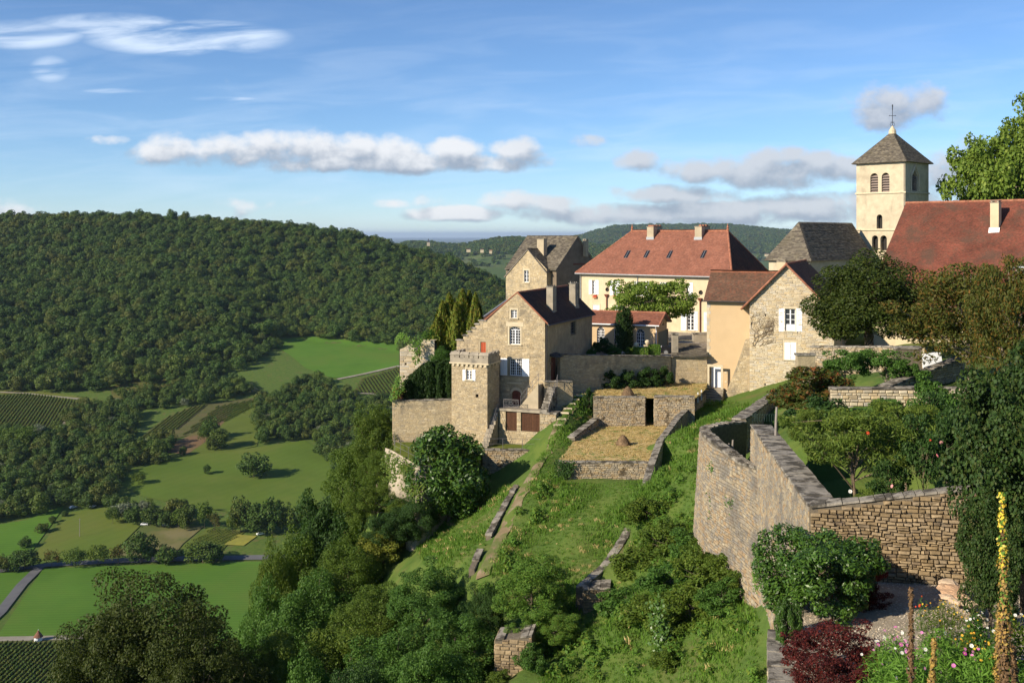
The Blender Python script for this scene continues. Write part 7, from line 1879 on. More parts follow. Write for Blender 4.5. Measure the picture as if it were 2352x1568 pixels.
# ---------------------------------------------------------------- single trees in the valley
def valley_trees():
    def vt(key, px, py, h, w, label, group=None, name='tree'):
        b = hv(px, py); p = PROTO[key]; H = h / F * b.y; Wd = w / F * b.y
        place(key, name, label, 'tree', (b.x, b.y, b.z - .2), (Wd / p['W'], Wd / p['W'], H / p['H']), _rt.uniform(0, 6.28), group)
    road = [(4, 1314, 44, 40, 'at the very left edge'), (56, 1308, 47, 58, 'just left of the road junction'), (119, 1304, 42, 38, 'bare and brown just right of the junction'), (172.5, 1304, 45, 47, 'small, second right of the junction'), (225, 1300, 50, 48, 'olive, third right of the junction'), (272, 1297, 46, 46, 'reddish, before the biggest roadside tree'), (326, 1293, 70, 76, 'biggest of the roadside row'), (383, 1293, 42, 64, 'low and wide, right of the biggest one'), (466, 1294, 50, 66, 'left one of the touching pair'), (490, 1294, 46, 54, 'right one of the touching pair')]
    for k, (px, py, h, w, lab) in enumerate(road): vt(['field0', 'field1', 'brown', 'field_olive', 'field_olive', 'brown', 'field2', 'field0', 'field1', 'field2'][k], px, py, h, w, 'roadside tree in the valley, ' + lab, 'roadside trees')
    for k, (px, py, h, w, lab) in enumerate([(58.6, 1258, 27, 28, 'nearest the road'), (96, 1223, 22, 27, 'second from the road'), (119.6, 1201, 18, 17, 'third from the road'), (148, 1187, 16, 15, 'last, by the wood')]): vt('field%d' % (k % 3), px, py, h, w, 'small orchard tree on the hedge strip, ' + lab, 'trees on the hedge strip')
    vt('field_olive', 259, 1203, 40, 34, 'single light green tree at the top of the pale pasture')
    vt('field0', 583, 1098, 60, 72, 'big dark lone tree casting a long shadow on the pasture')
    vt('field1', 475, 1089, 23, 16, 'small lone tree left of the big pasture tree'); vt('field_olive', 318, 1112, 27, 30, 'round bush like tree at the left of the pasture'); vt('field2', 420, 1046, 22, 19, 'small tree on the brown earth')
    for k, (px, py, h, w, lab) in enumerate([(483, 1008, 52, 40, 'tall back'), (505, 1030, 48, 40, 'right front'), (488, 1034, 34, 34, 'low front'), (470, 1018, 40, 30, 'left')]): vt(['field0', 'field1', 'field2', 'field_olive'][k], px, py, h, w, 'tree of the small clump on the brown field, ' + lab + ' one', 'clump on the brown field')
    vt('field2', 590, 922, 15, 19, 'small tree on the grassy ridge below the forest')
    hedge = [(305, 1205, 46, 44, 'field0'), (345, 1208, 44, 40, 'field1'), (380, 1212, 40, 42, 'field2'), (410, 1214, 46, 34, 'field_olive'), (425, 1216, 50, 30, 'field1'), (470, 1214, 62, 34, 'field_olive'), (492, 1220, 44, 30, 'brown'), (552, 1224, 86, 52, 'field0'), (592, 1226, 70, 60, 'field1'), (625, 1226, 84, 60, 'field2'), (660, 1222, 70, 60, 'field0'), (695, 1218, 56, 50, 'field1'), (535, 1226, 50, 30, 'field_olive')]
    labs = ['leftmost of the hedgerow trees behind the pale pasture', 'second tree of the hedgerow behind the pale pasture', 'third tree of the hedgerow above the parked cars', 'slim hedgerow tree left of the pair of poplars', 'tall slim hedgerow tree in the middle', 'ragged open hedgerow tree standing alone', 'low reddish hedgerow tree', 'tallest tree of the dark group above the yellow field', 'broad tree in front of the dark group above the yellow field', 'round tree in the dark group right of the yellow field', 'fourth tree of the dark group near the cliff trees', 'rightmost tree of the dark group beside the cliff trees', 'small tree at the left foot of the dark group']
    for (px, py, h, w, k), lab in zip(hedge, labs): vt(k, px, py, h, w, lab, 'hedgerow trees')
    vt('willow', 285, 1190, 36, 70, 'silvery willow above the hedgerow at the wood edge'); vt('willow', 90, 1010, 36, 40, 'silvery willow below the left vineyard')
    for k, (px, py, h, w) in enumerate([(20, 1028, 46, 60), (60, 1030, 50, 55)]): vt('field_olive', px, py, h, w, ['yellowish tree below the vineyard at the left edge', 'yellowish tree beside the silvery willow'][k])
valley_trees()
# ---------------------------------------------------------------- haze over the far country
def haze():
    mb = MB(); mb.box(-100000, 100000, -60, 95000, -262, 175, .5)
    m = bpy.data.materials.new('haze'); m.use_nodes = True; t = m.node_tree; t.nodes.clear()
    o = nn(t, 'ShaderNodeOutputMaterial'); v = nn(t, 'ShaderNodeVolumePrincipled')
    v.inputs['Color'].default_value = (.60, .77, 1.0, 1); v.inputs['Density'].default_value = HAZE; v.inputs['Anisotropy'].default_value = .1
    lk(t, v.outputs[0], o.inputs['Volume'])
    ob = mb.build('haze', m, kind='stuff'); ob['label'] = 'thin blue haze over the valley and the far hills'; ob['category'] = 'haze'
HAZE = 2.6e-5
haze()

# ---------------------------------------------------------------- trees and shrubs of the village and the slope
SL = 'trees on the slope below the castle'
for a in [('oak', 868, 93, 925, 120, 'rusty hornbeam against the left end of the castle terrace wall'), ('oak', 872, 88.5, 1030, 95, 'olive bush hard against the left of the rock face'), ('oak_b', 862, 85, 1105, 110, 'olive bush below the left of the rock face'), ('oak_b', 815, 96, 1010, 150, 'olive tree on the cliff left of the rock face'),
          ('dark', 745, 96, 1140, 160, 'olive tree at the upper left rim of the slope'), ('oak_b', 660, 92, 1225, 170, 'olive tree on the left rim above the green field'),
          ('dark', 935, 85, 1120, 120, 'dark bush below the rock face'), ('dark', 905, 80, 1170, 110, 'dark bush left of the small meadow'),
          ('yellow', 880, 80, 1205, 120, 'pale yellow bush in the middle of the slope'), ('oak', 800, 78, 1240, 190, 'olive tree left of the pale yellow bush'),
          ('green', 720, 74, 1318, 210, 'broad olive tree on the left slope'), ('oak', 860, 68, 1340, 200, 'olive tree below the pale yellow bush'),
          ('walnut', 975, 64, 1300, 200, 'dark walnut like tree left of the path foot'), ('walnut', 1045, 57, 1400, 210, 'dark leaved tree at the bottom centre'),
          ('oak_b', 780, 62, 1420, 220, 'olive tree at the bottom left of centre'), ('green', 900, 57, 1440, 210, 'green tree at the bottom left of centre'),
          ('green_b', 985, 52, 1470, 190, 'bright green bush at the bottom edge'), ('oak', 640, 84, 1245, 110, 'slim oak rising above the green field'),
          ('green', 612, 80, 1330, 130, 'green tree right of the big oak'), ('oak_b', 650, 66, 1440, 170, 'tree between the big oak and the slope trees'),
          ('oak_dark', 560, 60, 1490, 160, 'dark tree right under the big oak'), ('oak_dark', 350, 60, 1312, 470, 'big dark oak crown in front of the green field'), ('oak_dark', 250, 57, 1430, 330, 'left lower crown beside the big oak'), ('oak_dark', 465, 56, 1440, 300, 'right lower crown beside the big oak'),
          ('dark', 962, 80, 1138, 90, 'dark bush hiding the foot of the rock face'), ('oak', 925, 82, 1150, 90, 'olive bush at the foot of the rock face'), ('dark', 1125, 59, 1330, 90, 'dark bush at the foot of the kerb'), ('green_b', 720, 55, 1505, 170, 'green bush at the bottom edge right of the oak'), ('dark', 830, 52, 1520, 170, 'dark bush at the bottom edge')]:
    k, px, d, top, w, lab = a
    if 'big dark oak' in lab or 'lower crown' in lab: PK = k
    plant_at(k, px, d, top, w, 'slope_tree', lab, 'tree', SL)
plant_at('acacia', 1220, 58, 1275, 230, 'acacia', 'feathery bright green acacia at the end of the path', 'tree')
plant_at('acacia', 1195, 54.6, 1425, 110, 'acacia', 'small acacia growing over the lowest wall end', 'tree')
plant_at('shrub', 1225, 52.3, 1478, 80, 'wall_bush', 'leafy bush against the right of the lowest wall end', 'bush', parts=('foliage', 'stem'))
plant_at('shrub_olive', 1150, 52.2, 1535, 60, 'wall_bush', 'olive bush at the foot of the lowest wall end', 'bush', parts=('foliage', 'stem'))
plant_at('acacia', 1275, 55, 1400, 150, 'acacia', 'lower acacia bush above the lowest wall end', 'tree')
plant_at('laurel', 1032, 81.5, 983, 176, 'laurel', 'glossy round laurel in front of the castle lawn', 'bush')
# bushes on the right slope
WS = 'bushes on the slope left of the rampart'
for k, (key, px, d, top, w) in enumerate([('shrub_olive', 1490, 66, 1141, 121), ('shrub_olive', 1540, 60, 1196, 148), ('shrub', 1585, 57, 1206, 121), ('shrub_olive', 1640, 55, 1226, 135), ('shrub_olive', 1470, 60, 1256, 148), ('shrub', 1540, 55, 1276, 162), ('shrub_olive', 1610, 52, 1261, 135), ('shrub_olive', 1670, 51, 1266, 121),
                                            ('shrub', 1440, 57, 1336, 135), ('shrub_olive', 1520, 53, 1356, 162), ('shrub_olive', 1590, 50, 1346, 148), ('shrub', 1660, 48.5, 1326, 121), ('shrub_olive', 1480, 53, 1416, 148), ('shrub_olive', 1540, 50, 1406, 121), ('shrub', 1420, 55, 1436, 94), ('shrub_olive', 1530, 47, 1486, 81), ('shrub_olive', 1395, 53, 1496, 148), ('shrub', 1330, 54, 1536, 162), ('shrub_olive', 1300, 52, 1576, 162), ('shrub_olive', 1510, 71, 1156, 94), ('shrub', 1590, 72, 1076, 54), ('shrub_olive', 1700, 49, 1306, 81)]):
    lab = ['near the low wall top', 'olive, below the bare brown bush', 'leafy, touching the bastion', 'green, at the bastion foot', 'olive, beside the meadow wall', 'olive, in the middle of the slope', 'rounded, right of the slope middle', 'green, right below the bastion', 'olive, at the pier', 'green, above the creeper', 'broad, left of the grass strip', 'green, beside the rampart base', 'olive, right of the pier', 'wide, carrying the creeper', 'small, behind the stone pier', 'small, lowest of the creeper', 'olive, below the pier', 'green, beside the lowest wall end', 'olive, at the bottom edge', 'green, at the coping line', 'dry brown, above the bastion', 'leafy, at the rampart corner'][k]
    plant_at(key, px, d, top, w, 'slope_bush', 'wild bush on the right slope, ' + lab, 'bush', WS, parts=('foliage', 'stem'))
# village trees
plant_at('plane_low', 1500, 117, 640, 168, 'plane_tree', 'pollarded plane tree in front of the manor facade', 'tree', base=ZY)
plant_at('plane', 2345, 132, 226, 300, 'plane_tree', 'tall plane tree rising behind the long red roof', 'tree')
plant_at('oak', 2240, 140, 440, 60, 'tree', 'treetop peeping over the long red roof beside the plane tree', 'tree')
plant_at('beech', 1996, 86, 578, 272, 'beech_tree', 'broad dark beech between the stone gable and the red roof', 'tree', base=-9.6)
plant_at('cherry', 2225, 60, 606, 300, 'cherry_tree', 'cherry tree with orange tinged leaves in front of the red roof', 'tree', base=-8.6)
plant_at('cherry', 2330, 52, 590, 200, 'cherry_tree', 'cherry tree cut by the right edge of the picture', 'tree', base=-8.5)
plant_at('maple', 2350, 29, 850, 290, 'field_maple', 'dense dark field maple filling the right edge', 'tree', base=-11)
plant_at('maple', 2335, 33, 785, 270, 'field_maple', 'dark field maple behind, reaching up to the cherry tree', 'tree', base=-10.5)
plant_at('maple', 2275, 28, 1120, 150, 'field_maple', 'low lobe of field maple over the garden wall end', 'bush', base=-11, parts=('foliage', 'stem'))
# columns of thuja and yew
for k, (px, top, w) in enumerate([(1004, 728, 58), (1016, 690, 52), (1032, 672, 62), (1048, 695, 56), (1062, 664, 62), (1078, 668, 56), (1092, 672, 48), (1072, 700, 62)]):
    plant_at('thuja', px, 98 + (k % 3) * .8, top, w, 'thuja', 'golden brown thuja column, %s of the row behind the yew hedge' % ['leftmost', 'second from the left', 'third from the left', 'fourth from the left', 'tallest', 'sixth from the left', 'rightmost', 'shorter one at the front'][k], 'tree', 'thuja columns', base=-14.5)
for k in range(9):
    px = 940 + k * 11.8; plant_at('yew_spire', px, 92.4 + (k % 2) * .5, [868, 855, 845, 834, 828, 826, 830, 824, 828][k], 30, 'yew', 'clipped dark yew of the terrace hedge, %s from the pots' % ['first', 'second', 'third', 'fourth', 'fifth', 'sixth', 'seventh', 'eighth', 'ninth'][k], 'hedge plant', 'yew hedge', base=-14.45)
plant_at('green', 1020, 95, 795, 80, 'shrub', 'green climbing shrub between thuja columns and tower battlements', 'bush', base=-14.2, parts=('foliage', 'stem'))
plant_at('yew', 1436, 106, 700, 56, 'yew', 'single dark yew column in front of the orangery', 'tree', base=ZY)
for k, (key, px, d, top, w, lab) in enumerate([('shrub_dark', 1385, 103, 772, 50, 'dark bush by the orangery window'), ('shrub', 1410, 102, 790, 40, 'rose bush left of the yew column'), ('shrub_olive', 1445, 101.5, 795, 30, 'small olive bush at the foot of the yew column'), ('shrub', 1360, 101, 795, 30, 'small bush at the left end of the courtyard wall')]):
    plant_at(key, px, d, top, w, 'courtyard_bush', lab, 'bush', 'courtyard bushes', base=ZY, parts=('foliage', 'stem'))
for k, (px, d, top, w) in enumerate([(1400, 95.5, 848, 60), (1440, 96.5, 846, 80), (1490, 97.4, 842, 80), (1525, 98, 838, 50)]):
    plant_at('shrub_dark', px, d, top, w, 'ivy_mass', 'dark ivy over the old wall above the haystack, %s part' % ['left', 'middle left', 'middle right', 'right'][k], 'ivy', 'ivy on the old wall', base=-14.4, parts=('foliage', 'stem'))
plant_at('shrub_dark', 1352, 91, 888, 32, 'courtyard_bush', 'small round bush beside the path at the left of the dry wall', 'bush', parts=('foliage', 'stem'))
# garden behind the rampart
for k, (key, px, d, top, w, base, lab) in enumerate([('redtip', 1870, 58, 838, 240, -10.6, 'red tipped cherry shoots against the stone gable'), ('apple', 1942, 60, 800, 110, -9.2, 'small apple tree with whitewashed trunk'), ('apple', 2035, 60, 800, 130, -9.2, 'apple bush right of the small apple tree'), ('shrub', 2095, 59, 830, 60, -9.2, 'leafy bush at the foot of the sloping wall'),
        ('peach', 1960, 38.5, 930, 290, -9.85, 'peach tree with bare lower branches on the garden lawn'), ('peach', 2080, 42, 915, 250, -9.9, 'second peach tree behind, to the right'), ('peach', 1855, 46, 930, 110, -10, 'narrow leaved bush behind the rampart post'), ('shrub_dark', 1890, 50, 905, 190, -10.3, 'dark hedge bush below the upper garden wall'), ('shrub', 2020, 51, 905, 230, -10.2, 'green hedge bush below the upper garden wall'),
        ('rose', 2040, 36.5, 1040, 110, -9.8, 'rose bush with pink blooms beside the peach tree'), ('rose', 2120, 37, 940, 150, -9.8, 'tall rose bush with red and pink blooms'), ('rose', 2165, 44, 890, 150, -9.9, 'thorny climbing rose before the terrace wall'), ('shrub', 2150, 52, 850, 120, -9.6, 'creeper with white flowers on the terrace wall'), ('shrub_dark', 2175, 40, 940, 120, -9.8, 'dark shrub beside the field maple'), ('peach', 1990, 33.9, 1120, 85, -9.8, 'low peach shoots hanging over the garden wall')]):
    plant_at(key, px, d, top, w, {'redtip': 'cherry_shoots', 'apple': 'apple_tree', 'peach': 'peach_tree', 'rose': 'rose_bush'}.get(key, 'garden_shrub'), lab, 'tree' if key in ('apple', 'peach') else 'bush', base=base, parts=('foliage', 'stem') if key not in ('apple', 'peach') else ('crown', 'trunk'))
# foreground shrubs
plant_at('privet', 1885, 29.5, 1222, 275, 'evergreen_shrub', 'glossy evergreen shrub in front of the rampart corner', 'bush', base=-11, parts=('foliage', 'stem'))
plant_at('barberry_red', 1958, 31.3, 1235, 130, 'red_barberry', 'bright red barberry behind the evergreen shrub', 'bush', base=-11.2, parts=('foliage', 'stem'))
plant_at('barberry', 1990, 30.2, 1330, 110, 'barberry', 'dull purple barberry right of the evergreen shrub', 'bush', base=-11, parts=('foliage', 'stem'))
plant_at('barberry', 1915, 24, 1418, 260, 'barberry', 'large dark red barberry at the bottom edge', 'bush', base=-10.4, parts=('foliage', 'stem'))
plant_at('barberry', 1900, 22.5, 1490, 220, 'barberry', 'crimson front of the barberry at the bottom edge', 'bush', base=-10.2, parts=('foliage', 'stem'))
plant_at('privet', 1810, 27.6, 1370, 60, 'evergreen_shrub', 'small evergreen sprig on the wall below the big shrub', 'bush', base=-11.4, parts=('foliage', 'stem'))

# ---------------------------------------------------------------- grass, straw and creeper as uncountable stuff
def blade_mesh(seed, n, h, spread, m, w=.012, lean=.35):
    rs = np.random.RandomState(seed); b = np.stack([rs.normal(0, spread, n), rs.normal(0, spread, n), np.zeros(n)], 1); a = rs.uniform(0, 6.28, n); hh = h * rs.uniform(.5, 1.2, n)
    d = np.stack([np.cos(a), np.sin(a), np.zeros(n)], 1); s = np.stack([-np.sin(a), np.cos(a), np.zeros(n)], 1) * w
    ln = rs.uniform(.1, 1, n)[:, None] * lean * hh[:, None]; up = np.array([0, 0, 1.0])
    mid = b + d * ln * .4 + up * hh[:, None] * .6; tip = b + d * ln + up * hh[:, None]
    return quads_mesh('tuft', np.stack([b - s, b + s * 1.2, tip, mid - s * 1.2], 1), rs.uniform(0, .35, n), m)
GRASS_PX = [[(1180, 1320), (1230, 1235), (1290, 1110), (1495, 1105), (1478, 1180), (1440, 1240), (1400, 1300), (1345, 1350), (1335, 1440), (1260, 1500), (1180, 1470)],
            [(985, 1330), (960, 1250), (985, 1165), (1060, 1150), (1185, 1115), (1160, 1172), (1110, 1262), (1080, 1320)],
            [(1500, 1100), (1530, 1010), (1570, 960), (1620, 925), (1720, 925), (1760, 970), (1610, 990), (1600, 1200), (1710, 1320), (1750, 1440), (1765, 1600), (1240, 1600), (1260, 1500), (1345, 1440), (1400, 1350), (1480, 1180)],
            [(1110, 1320), (1160, 1235), (1250, 1040), (1310, 900), (1370, 880), (1375, 960), (1320, 1000), (1285, 1060), (1285, 1105), (1225, 1235), (1180, 1330)]]
def ground_cover():
    rs = np.random.RandomState(4)
    tufts = [blade_mesh(300 + i, 30, .15, .11, M['blade'], .013) for i in range(3)]; tall = [blade_mesh(310 + i, 30, .30, .12, M['blade'], .012, .6) for i in range(2)]; dry_ = [blade_mesh(320 + i, 24, .16, .12, M['blade_dry'], .012, 1.2) for i in range(2)]
    X, Y = jitter_grid(-12, 30, 34, 105, .29, rs); Z = gz(X, Y); px, py = proj(X, Y, Z)
    ok = np.zeros(X.shape, bool)
    for p in GRASS_PX: ok |= inpoly_np(px, py, p)
    for sh in (STRAW, UPPER, LAWN): ok &= ~inpoly_np(X, Y, sh[1])
    # leave the earth path free
    path = [P(1110, 1320, 64.5), P(1150, 1232, 69), P(1200, 1125, 74.5), P(1240, 1055, 79.6), P(1272, 985, 84.8), P(1300, 930, 89), P(1335, 890, 92.6)]
    for a, b in zip(path, path[1:]):
        ax, ay, dx, dy = a.x, a.y, b.x - a.x, b.y - a.y; t = np.clip(((X - ax) * dx + (Y - ay) * dy) / (dx * dx + dy * dy), 0, 1); ok &= (np.hypot(X - ax - t * dx, Y - ay - t * dy) > .26 + .2 * np.sin(X * 3 + Y) * np.sin(Y * 1.7)) | (rs.rand(len(X)) < .2)
    X, Y, Z = X[ok], Y[ok], Z[ok]; n = len(X); s = rs.uniform(.6, 1.25, n) * (1 + .35 * np.sin(X * .9 + np.sin(Y * .5) * 2))
    idx = rs.randint(0, 3, n); idx = np.where(rs.rand(n) < np.where(X > 12, .3, .05), rs.randint(3, 5, n), idx); idx = np.where(rs.rand(n) < .05 + .06 * np.sin(X * .35 + Y * .2), 5, idx)
    s = np.clip(s, .45, 1.6)
    scatter('grass', np.stack([X, Y, Z - .02], 1), np.stack([s, s, s], 1), rs.uniform(0, 6.28, n), idx, tufts + tall + dry_[:1], 'rough green grass on the garden slope', 'grass')
    for sh, lab in ((STRAW, 'mown straw lying on the terrace round the haystack'), (UPPER, 'mown straw on the upper terrace below the tan house')):
        co, poly = sh; xs, ys = [p[0] for p in poly], [p[1] for p in poly]; X, Y = jitter_grid(min(xs), max(xs), min(ys), max(ys), .3, rs); k = inpoly_np(X, Y, poly); X, Y = X[k], Y[k]; n = len(X)
        Z = co[0] * X + co[1] * Y + co[2]; s = rs.uniform(.3, .9, n)
        scatter('straw', np.stack([X, Y, Z], 1), np.stack([s * 1.3, s * 1.3, s * .6], 1), rs.uniform(0, 6.28, n), np.where(rs.rand(n) < .1 + .12 * np.sin(X * .8 + Y), 2, rs.randint(0, 2, n)), dry_ + [tufts[0]], lab, 'straw')
    # broad leaved weeds along the path and among the bushes
    Q = []; r2 = np.random.RandomState(9); Qs, _ = crown_leaves(r2, (0, 0, .18), (.35, .35, .25), 9, 150, .065, .6, rc=(.35, .6), up=.7); weed = quads_mesh('weed', Qs, r2.uniform(0, .6, len(Qs)), M['leaf_acacia'])
    X, Y = jitter_grid(-8, 20, 38, 98, .8, rs); Z = gz(X, Y); px, py = proj(X, Y, Z); dens = np.sin(X * .7 + 1) + np.sin(Y * .4) ; ok = np.zeros(X.shape, bool)
    for p in GRASS_PX[2:]: ok |= inpoly_np(px, py, p)
    for sh in (STRAW, UPPER, LAWN): ok &= ~inpoly_np(X, Y, sh[1])
    ok &= (rs.rand(len(X)) < (.34 + .2 * dens) * np.clip((80 - Y) / 16, .06, 1)); X, Y, Z = X[ok], Y[ok], Z[ok]; n = len(X); s = rs.uniform(.6, 1.7, n)
    s = s * 1.1; scatter('weeds', np.stack([X, Y, Z - .02], 1), np.stack([s, s, s], 1), rs.uniform(0, 6.28, n), np.zeros(n), [weed], 'broad leaved weeds along the path and slope', 'weeds')
ground_cover()
def ivy(name, label, pts, n, size, m, seed, parent_loc=None, thick=.12):
    """a creeper: leaves lying over a surface given as a list of (point, normal, radius)"""
    rs = np.random.RandomState(seed); C, N = [], []
    for (p, nr, r) in pts:
        k = max(int(n * r * r), 6); q = rs.normal(0, r * .45, (k, 3)); nr = np.array(nr, float); q -= np.outer(q @ nr, nr) * .85; C.append(np.array(p) + q + nr * rs.uniform(.02, thick, k)[:, None]); N.append(unit(nr + rs.normal(0, .4, (k, 3)) + np.array([0, 0, .3])))
    C, N = np.concatenate(C), np.concatenate(N); o = C.mean(0)
    Q = leaf_quads(rs, C - o, N, size * rs.uniform(.6, 1.3, len(C)), .75)
    return tag(link(name, quads_mesh(name, Q, rs.uniform(0, .7, len(Q)), M[m]), loc=tuple(o)), label, 'creeper')
def Vn(*a): return tuple(a)
cf = [(tuple(P(px, py, d) + V3((0, -.9, 0))), (-.35, -.9, .2), .8) for px, py, d in ((896, 1050, 87), (900, 1075, 86.5), (896, 1105, 86), (906, 1060, 85.5), (915, 1090, 85), (940, 1075, 82), (945, 1110, 82), (960, 1120, 80), (893, 1130, 86), (925, 1062, 84))]
ivy('ivy', 'ivy hanging over the pale rock face below the lawn', cf, 260, .09, 'leaf_olive', 41)
ivy('ivy', 'ivy curtain at the left corner of the mossy straw terrace wall', [(tuple(P(px, py, 75.5)), (0, -1, .1), .5) for px, py in ((1284, 1066), (1288, 1080), (1296, 1072), (1304, 1080), (1298, 1090), (1285, 1092), (1310, 1070))], 420, .07, 'leaf_dark', 42)
rt = V3(Wp(956, 930, 97)); 
ivy('ivy', 'ivy trailing from the top of the ruined tower', [((rt.x + 1.75 * math.cos(a), rt.y + 1.75 * math.sin(a), z), (math.cos(a), math.sin(a), .3), r) for a, z, r in ((-2.6, -9.4, .5), (-2.3, -9.3, .5), (-2.0, -9.5, .4), (-1.5, -10.0, .6), (-1.45, -10.7, .5), (-1.5, -11.4, .4), (-2.8, -9.6, .5), (-1.0, -9.2, .6), (-.6, -9.1, .6))], 300, .09, 'leaf_acacia', 43)
ivy('ivy', 'pale creeper over the terrace corner behind the flower pots', [(tuple(P(px, py, 91.3)), (-.6, -.6, .4), .5) for px, py in ((912, 905), (908, 890), (918, 880), (922, 895), (905, 912), (915, 870))], 380, .08, 'leaf_acacia', 44)
ivy('ivy', 'dark creeper column in the middle of the right slope', [(tuple(P(px, py, 49)), (-.2, -.9, .4), .45) for px, py in ((1510, 1395), (1512, 1420), (1518, 1445), (1514, 1470), (1520, 1500), (1525, 1530), (1512, 1550), (1530, 1480), (1535, 1515))], 420, .075, 'leaf_laurel', 45)
for k, (px, py, d, lab) in enumerate(((1636, 1072, 53.2, 'small fern tuft high on the bastion'), (1640, 1150, 53.2, 'small plant low on the left of the bastion'), (1682, 1150, 50.6, 'leafy plant low in the middle of the bastion'), (1640, 1180, 53, 'plant at the foot of the bastion'))):
    ivy('wall_plant', lab, [(tuple(P(px, py, d - .15)), (-.5, -.8, .2), .35), (tuple(P(px + 1, py + 8, d - .15)), (-.5, -.8, .2), .25)], 260, .05, 'leaf_green', 46 + k)
ivy('ivy', 'creeper strand climbing the base of the rampart', [(tuple(P(px, py, d)), (-.9, -.2, .2), .25) for px, py, d in ((1737, 1275, 44.2), (1738, 1295, 44.2), (1736, 1315, 44.2), (1738, 1335, 44.2), (1740, 1350, 44.2))], 700, .05, 'leaf_acacia', 52)
# ---------------------------------------------------------------- gravel garden in front of the garden wall
rp = random.Random(55)
GP = [(7.45, 28.9, 0), (9.55, 33.0, 0), (16.2, 32.0, 0), (26, 31, 0), (26, 22, 0), (6.4, 22.6, 0)]
def gzz(x, y): return -10.85 + (33 - y) * .05 + (x - 9) * .02
GRAVEL = sheet('gravel_garden', [(x, y, gzz(x, y)) for x, y, _ in GP], M['gravel_base'], step=.8)
sheet('flower_bank', [(6.4, 22.7, -10.32), (26, 22.1, -9.95), (26, 11.5, -5.1), (3.4, 11.5, -5.6)], M['soil'], step=.8)
def pebbles():
    rs = np.random.RandomState(3); X, Y = jitter_grid(7, 24, 23, 33, .11, rs); k = inpoly_np(X, Y, GRAVEL[1]); X, Y = X[k], Y[k]; n = len(X)
    ms = []
    for i in range(3):
        mb = MB(); r_ = random.Random(i); mb.lathe([(.4, -.3), (1, .1), (.75, .6), (.2, .75)], n=5)
        mb.v = [(v[0] * r_.uniform(.8, 1.2), v[1] * r_.uniform(.8, 1.2), v[2]) for v in mb.v]; me = mb.mesh('pebble'); me.materials.append(M['pebble']); ms.append(me)
    s = rs.uniform(.012, .034, n)
    scatter('gravel', np.stack([X, Y, gzz(X, Y) + .0], 1), np.stack([s * 1.2, s, s * .8], 1), rs.uniform(0, 6.28, n), rs.randint(0, 3, n), ms, 'pale gravel in front of the brown garden wall', 'gravel')
M['pebble'] = mat('pebble', [(.55, .47, .36), (.42, .34, .25), (.62, .56, .46), (.36, .29, .2), (.5, .4, .27)], var=0, use_tint=False)
pebbles()
# heap of pale stones at the wall end
for k, (px, py, d, s) in enumerate([(2180, 1302, 30.6, .34), (2172, 1322, 30.2, .3), (2192, 1318, 30.0, .36), (2186, 1336, 29.6, .34), (2205, 1340, 29.3, .3), (2215, 1350, 29, .26), (2178, 1344, 29.3, .24), (2230, 1362, 28.6, .28), (2196, 1352, 28.9, .22)]):
    x = (px - CX) / F * d; mb = MB(); r_ = random.Random(k + 5)
    mb.lathe([(.5, -.35), (.95, -.1), (1, .2), (.7, .45), (.3, .55)], n=7); mb.v = [(v[0] * r_.uniform(.75, 1.25), v[1] * r_.uniform(.75, 1.25), v[2] * r_.uniform(.8, 1.2)) for v in mb.v]
    z = -(py - HZ) / F * d - .02
    o = mb.build('rock', M['heap_stone'] if 'heap_stone' in M else M.setdefault('heap_stone', mat('heap_stone', [(.58, .42, .28), (.52, .33, .2), (.62, .5, .36)], var=.25, vscale=6, bump=.02, bscale=10)), loc=(x, d, max(min(z, gzz(x, d) + .45), gzz(x, d) + .06))); o.scale = (s, s * .8, s * .55); o.rotation_euler[2] = r_.uniform(0, 6)
    tag(o, 'pale orange rock of the heap at the garden wall end, ' + ['topmost', 'left upper', 'right upper', 'central', 'right of the centre', 'right lower', 'left lower', 'outermost right', 'front'][k] + ' one', 'rock', 'rock heap')

# ---------------------------------------------------------------- flowers
def flower_mesh(name, m, r, n=8, cup=.15, centre='yellow_petal'):
    mb = MB()
    for i in range(n):
        a, b = 2 * math.pi * i / n, 2 * math.pi * (i + .45) / n; c = 2 * math.pi * (i - .45) / n
        mb.face([(0, 0, 0), (r * .8 * math.cos(c), r * .8 * math.sin(c), r * cup), (r * math.cos(a), r * math.sin(a), r * cup * 1.3), (r * .8 * math.cos(b), r * .8 * math.sin(b), r * cup)], .3, 0)
    mb.lathe([(r * .22, -.002), (r * .2, .012), (r * .08, .02)], n=6, tint=.5, mi=1)
    me = mb.mesh(name); me.materials.append(M[m]); me.materials.append(M[centre]); me.polygons.foreach_set('material_index', np.array(mb.m, dtype=np.int32)); return me
FL = {k: flower_mesh('flower', m, r, n) for k, m, r, n in (('pink', 'pink_petal', .055, 8), ('white', 'white_petal', .05, 8), ('orange', 'orange_petal', .035, 9), ('yellow', 'yellow_petal', .03, 8), ('red', 'red_petal', .045, 6), ('rose', 'pink_rose', .07, 7), ('whiterose', 'white_petal', .07, 7), ('redrose', 'red_petal', .065, 7))}
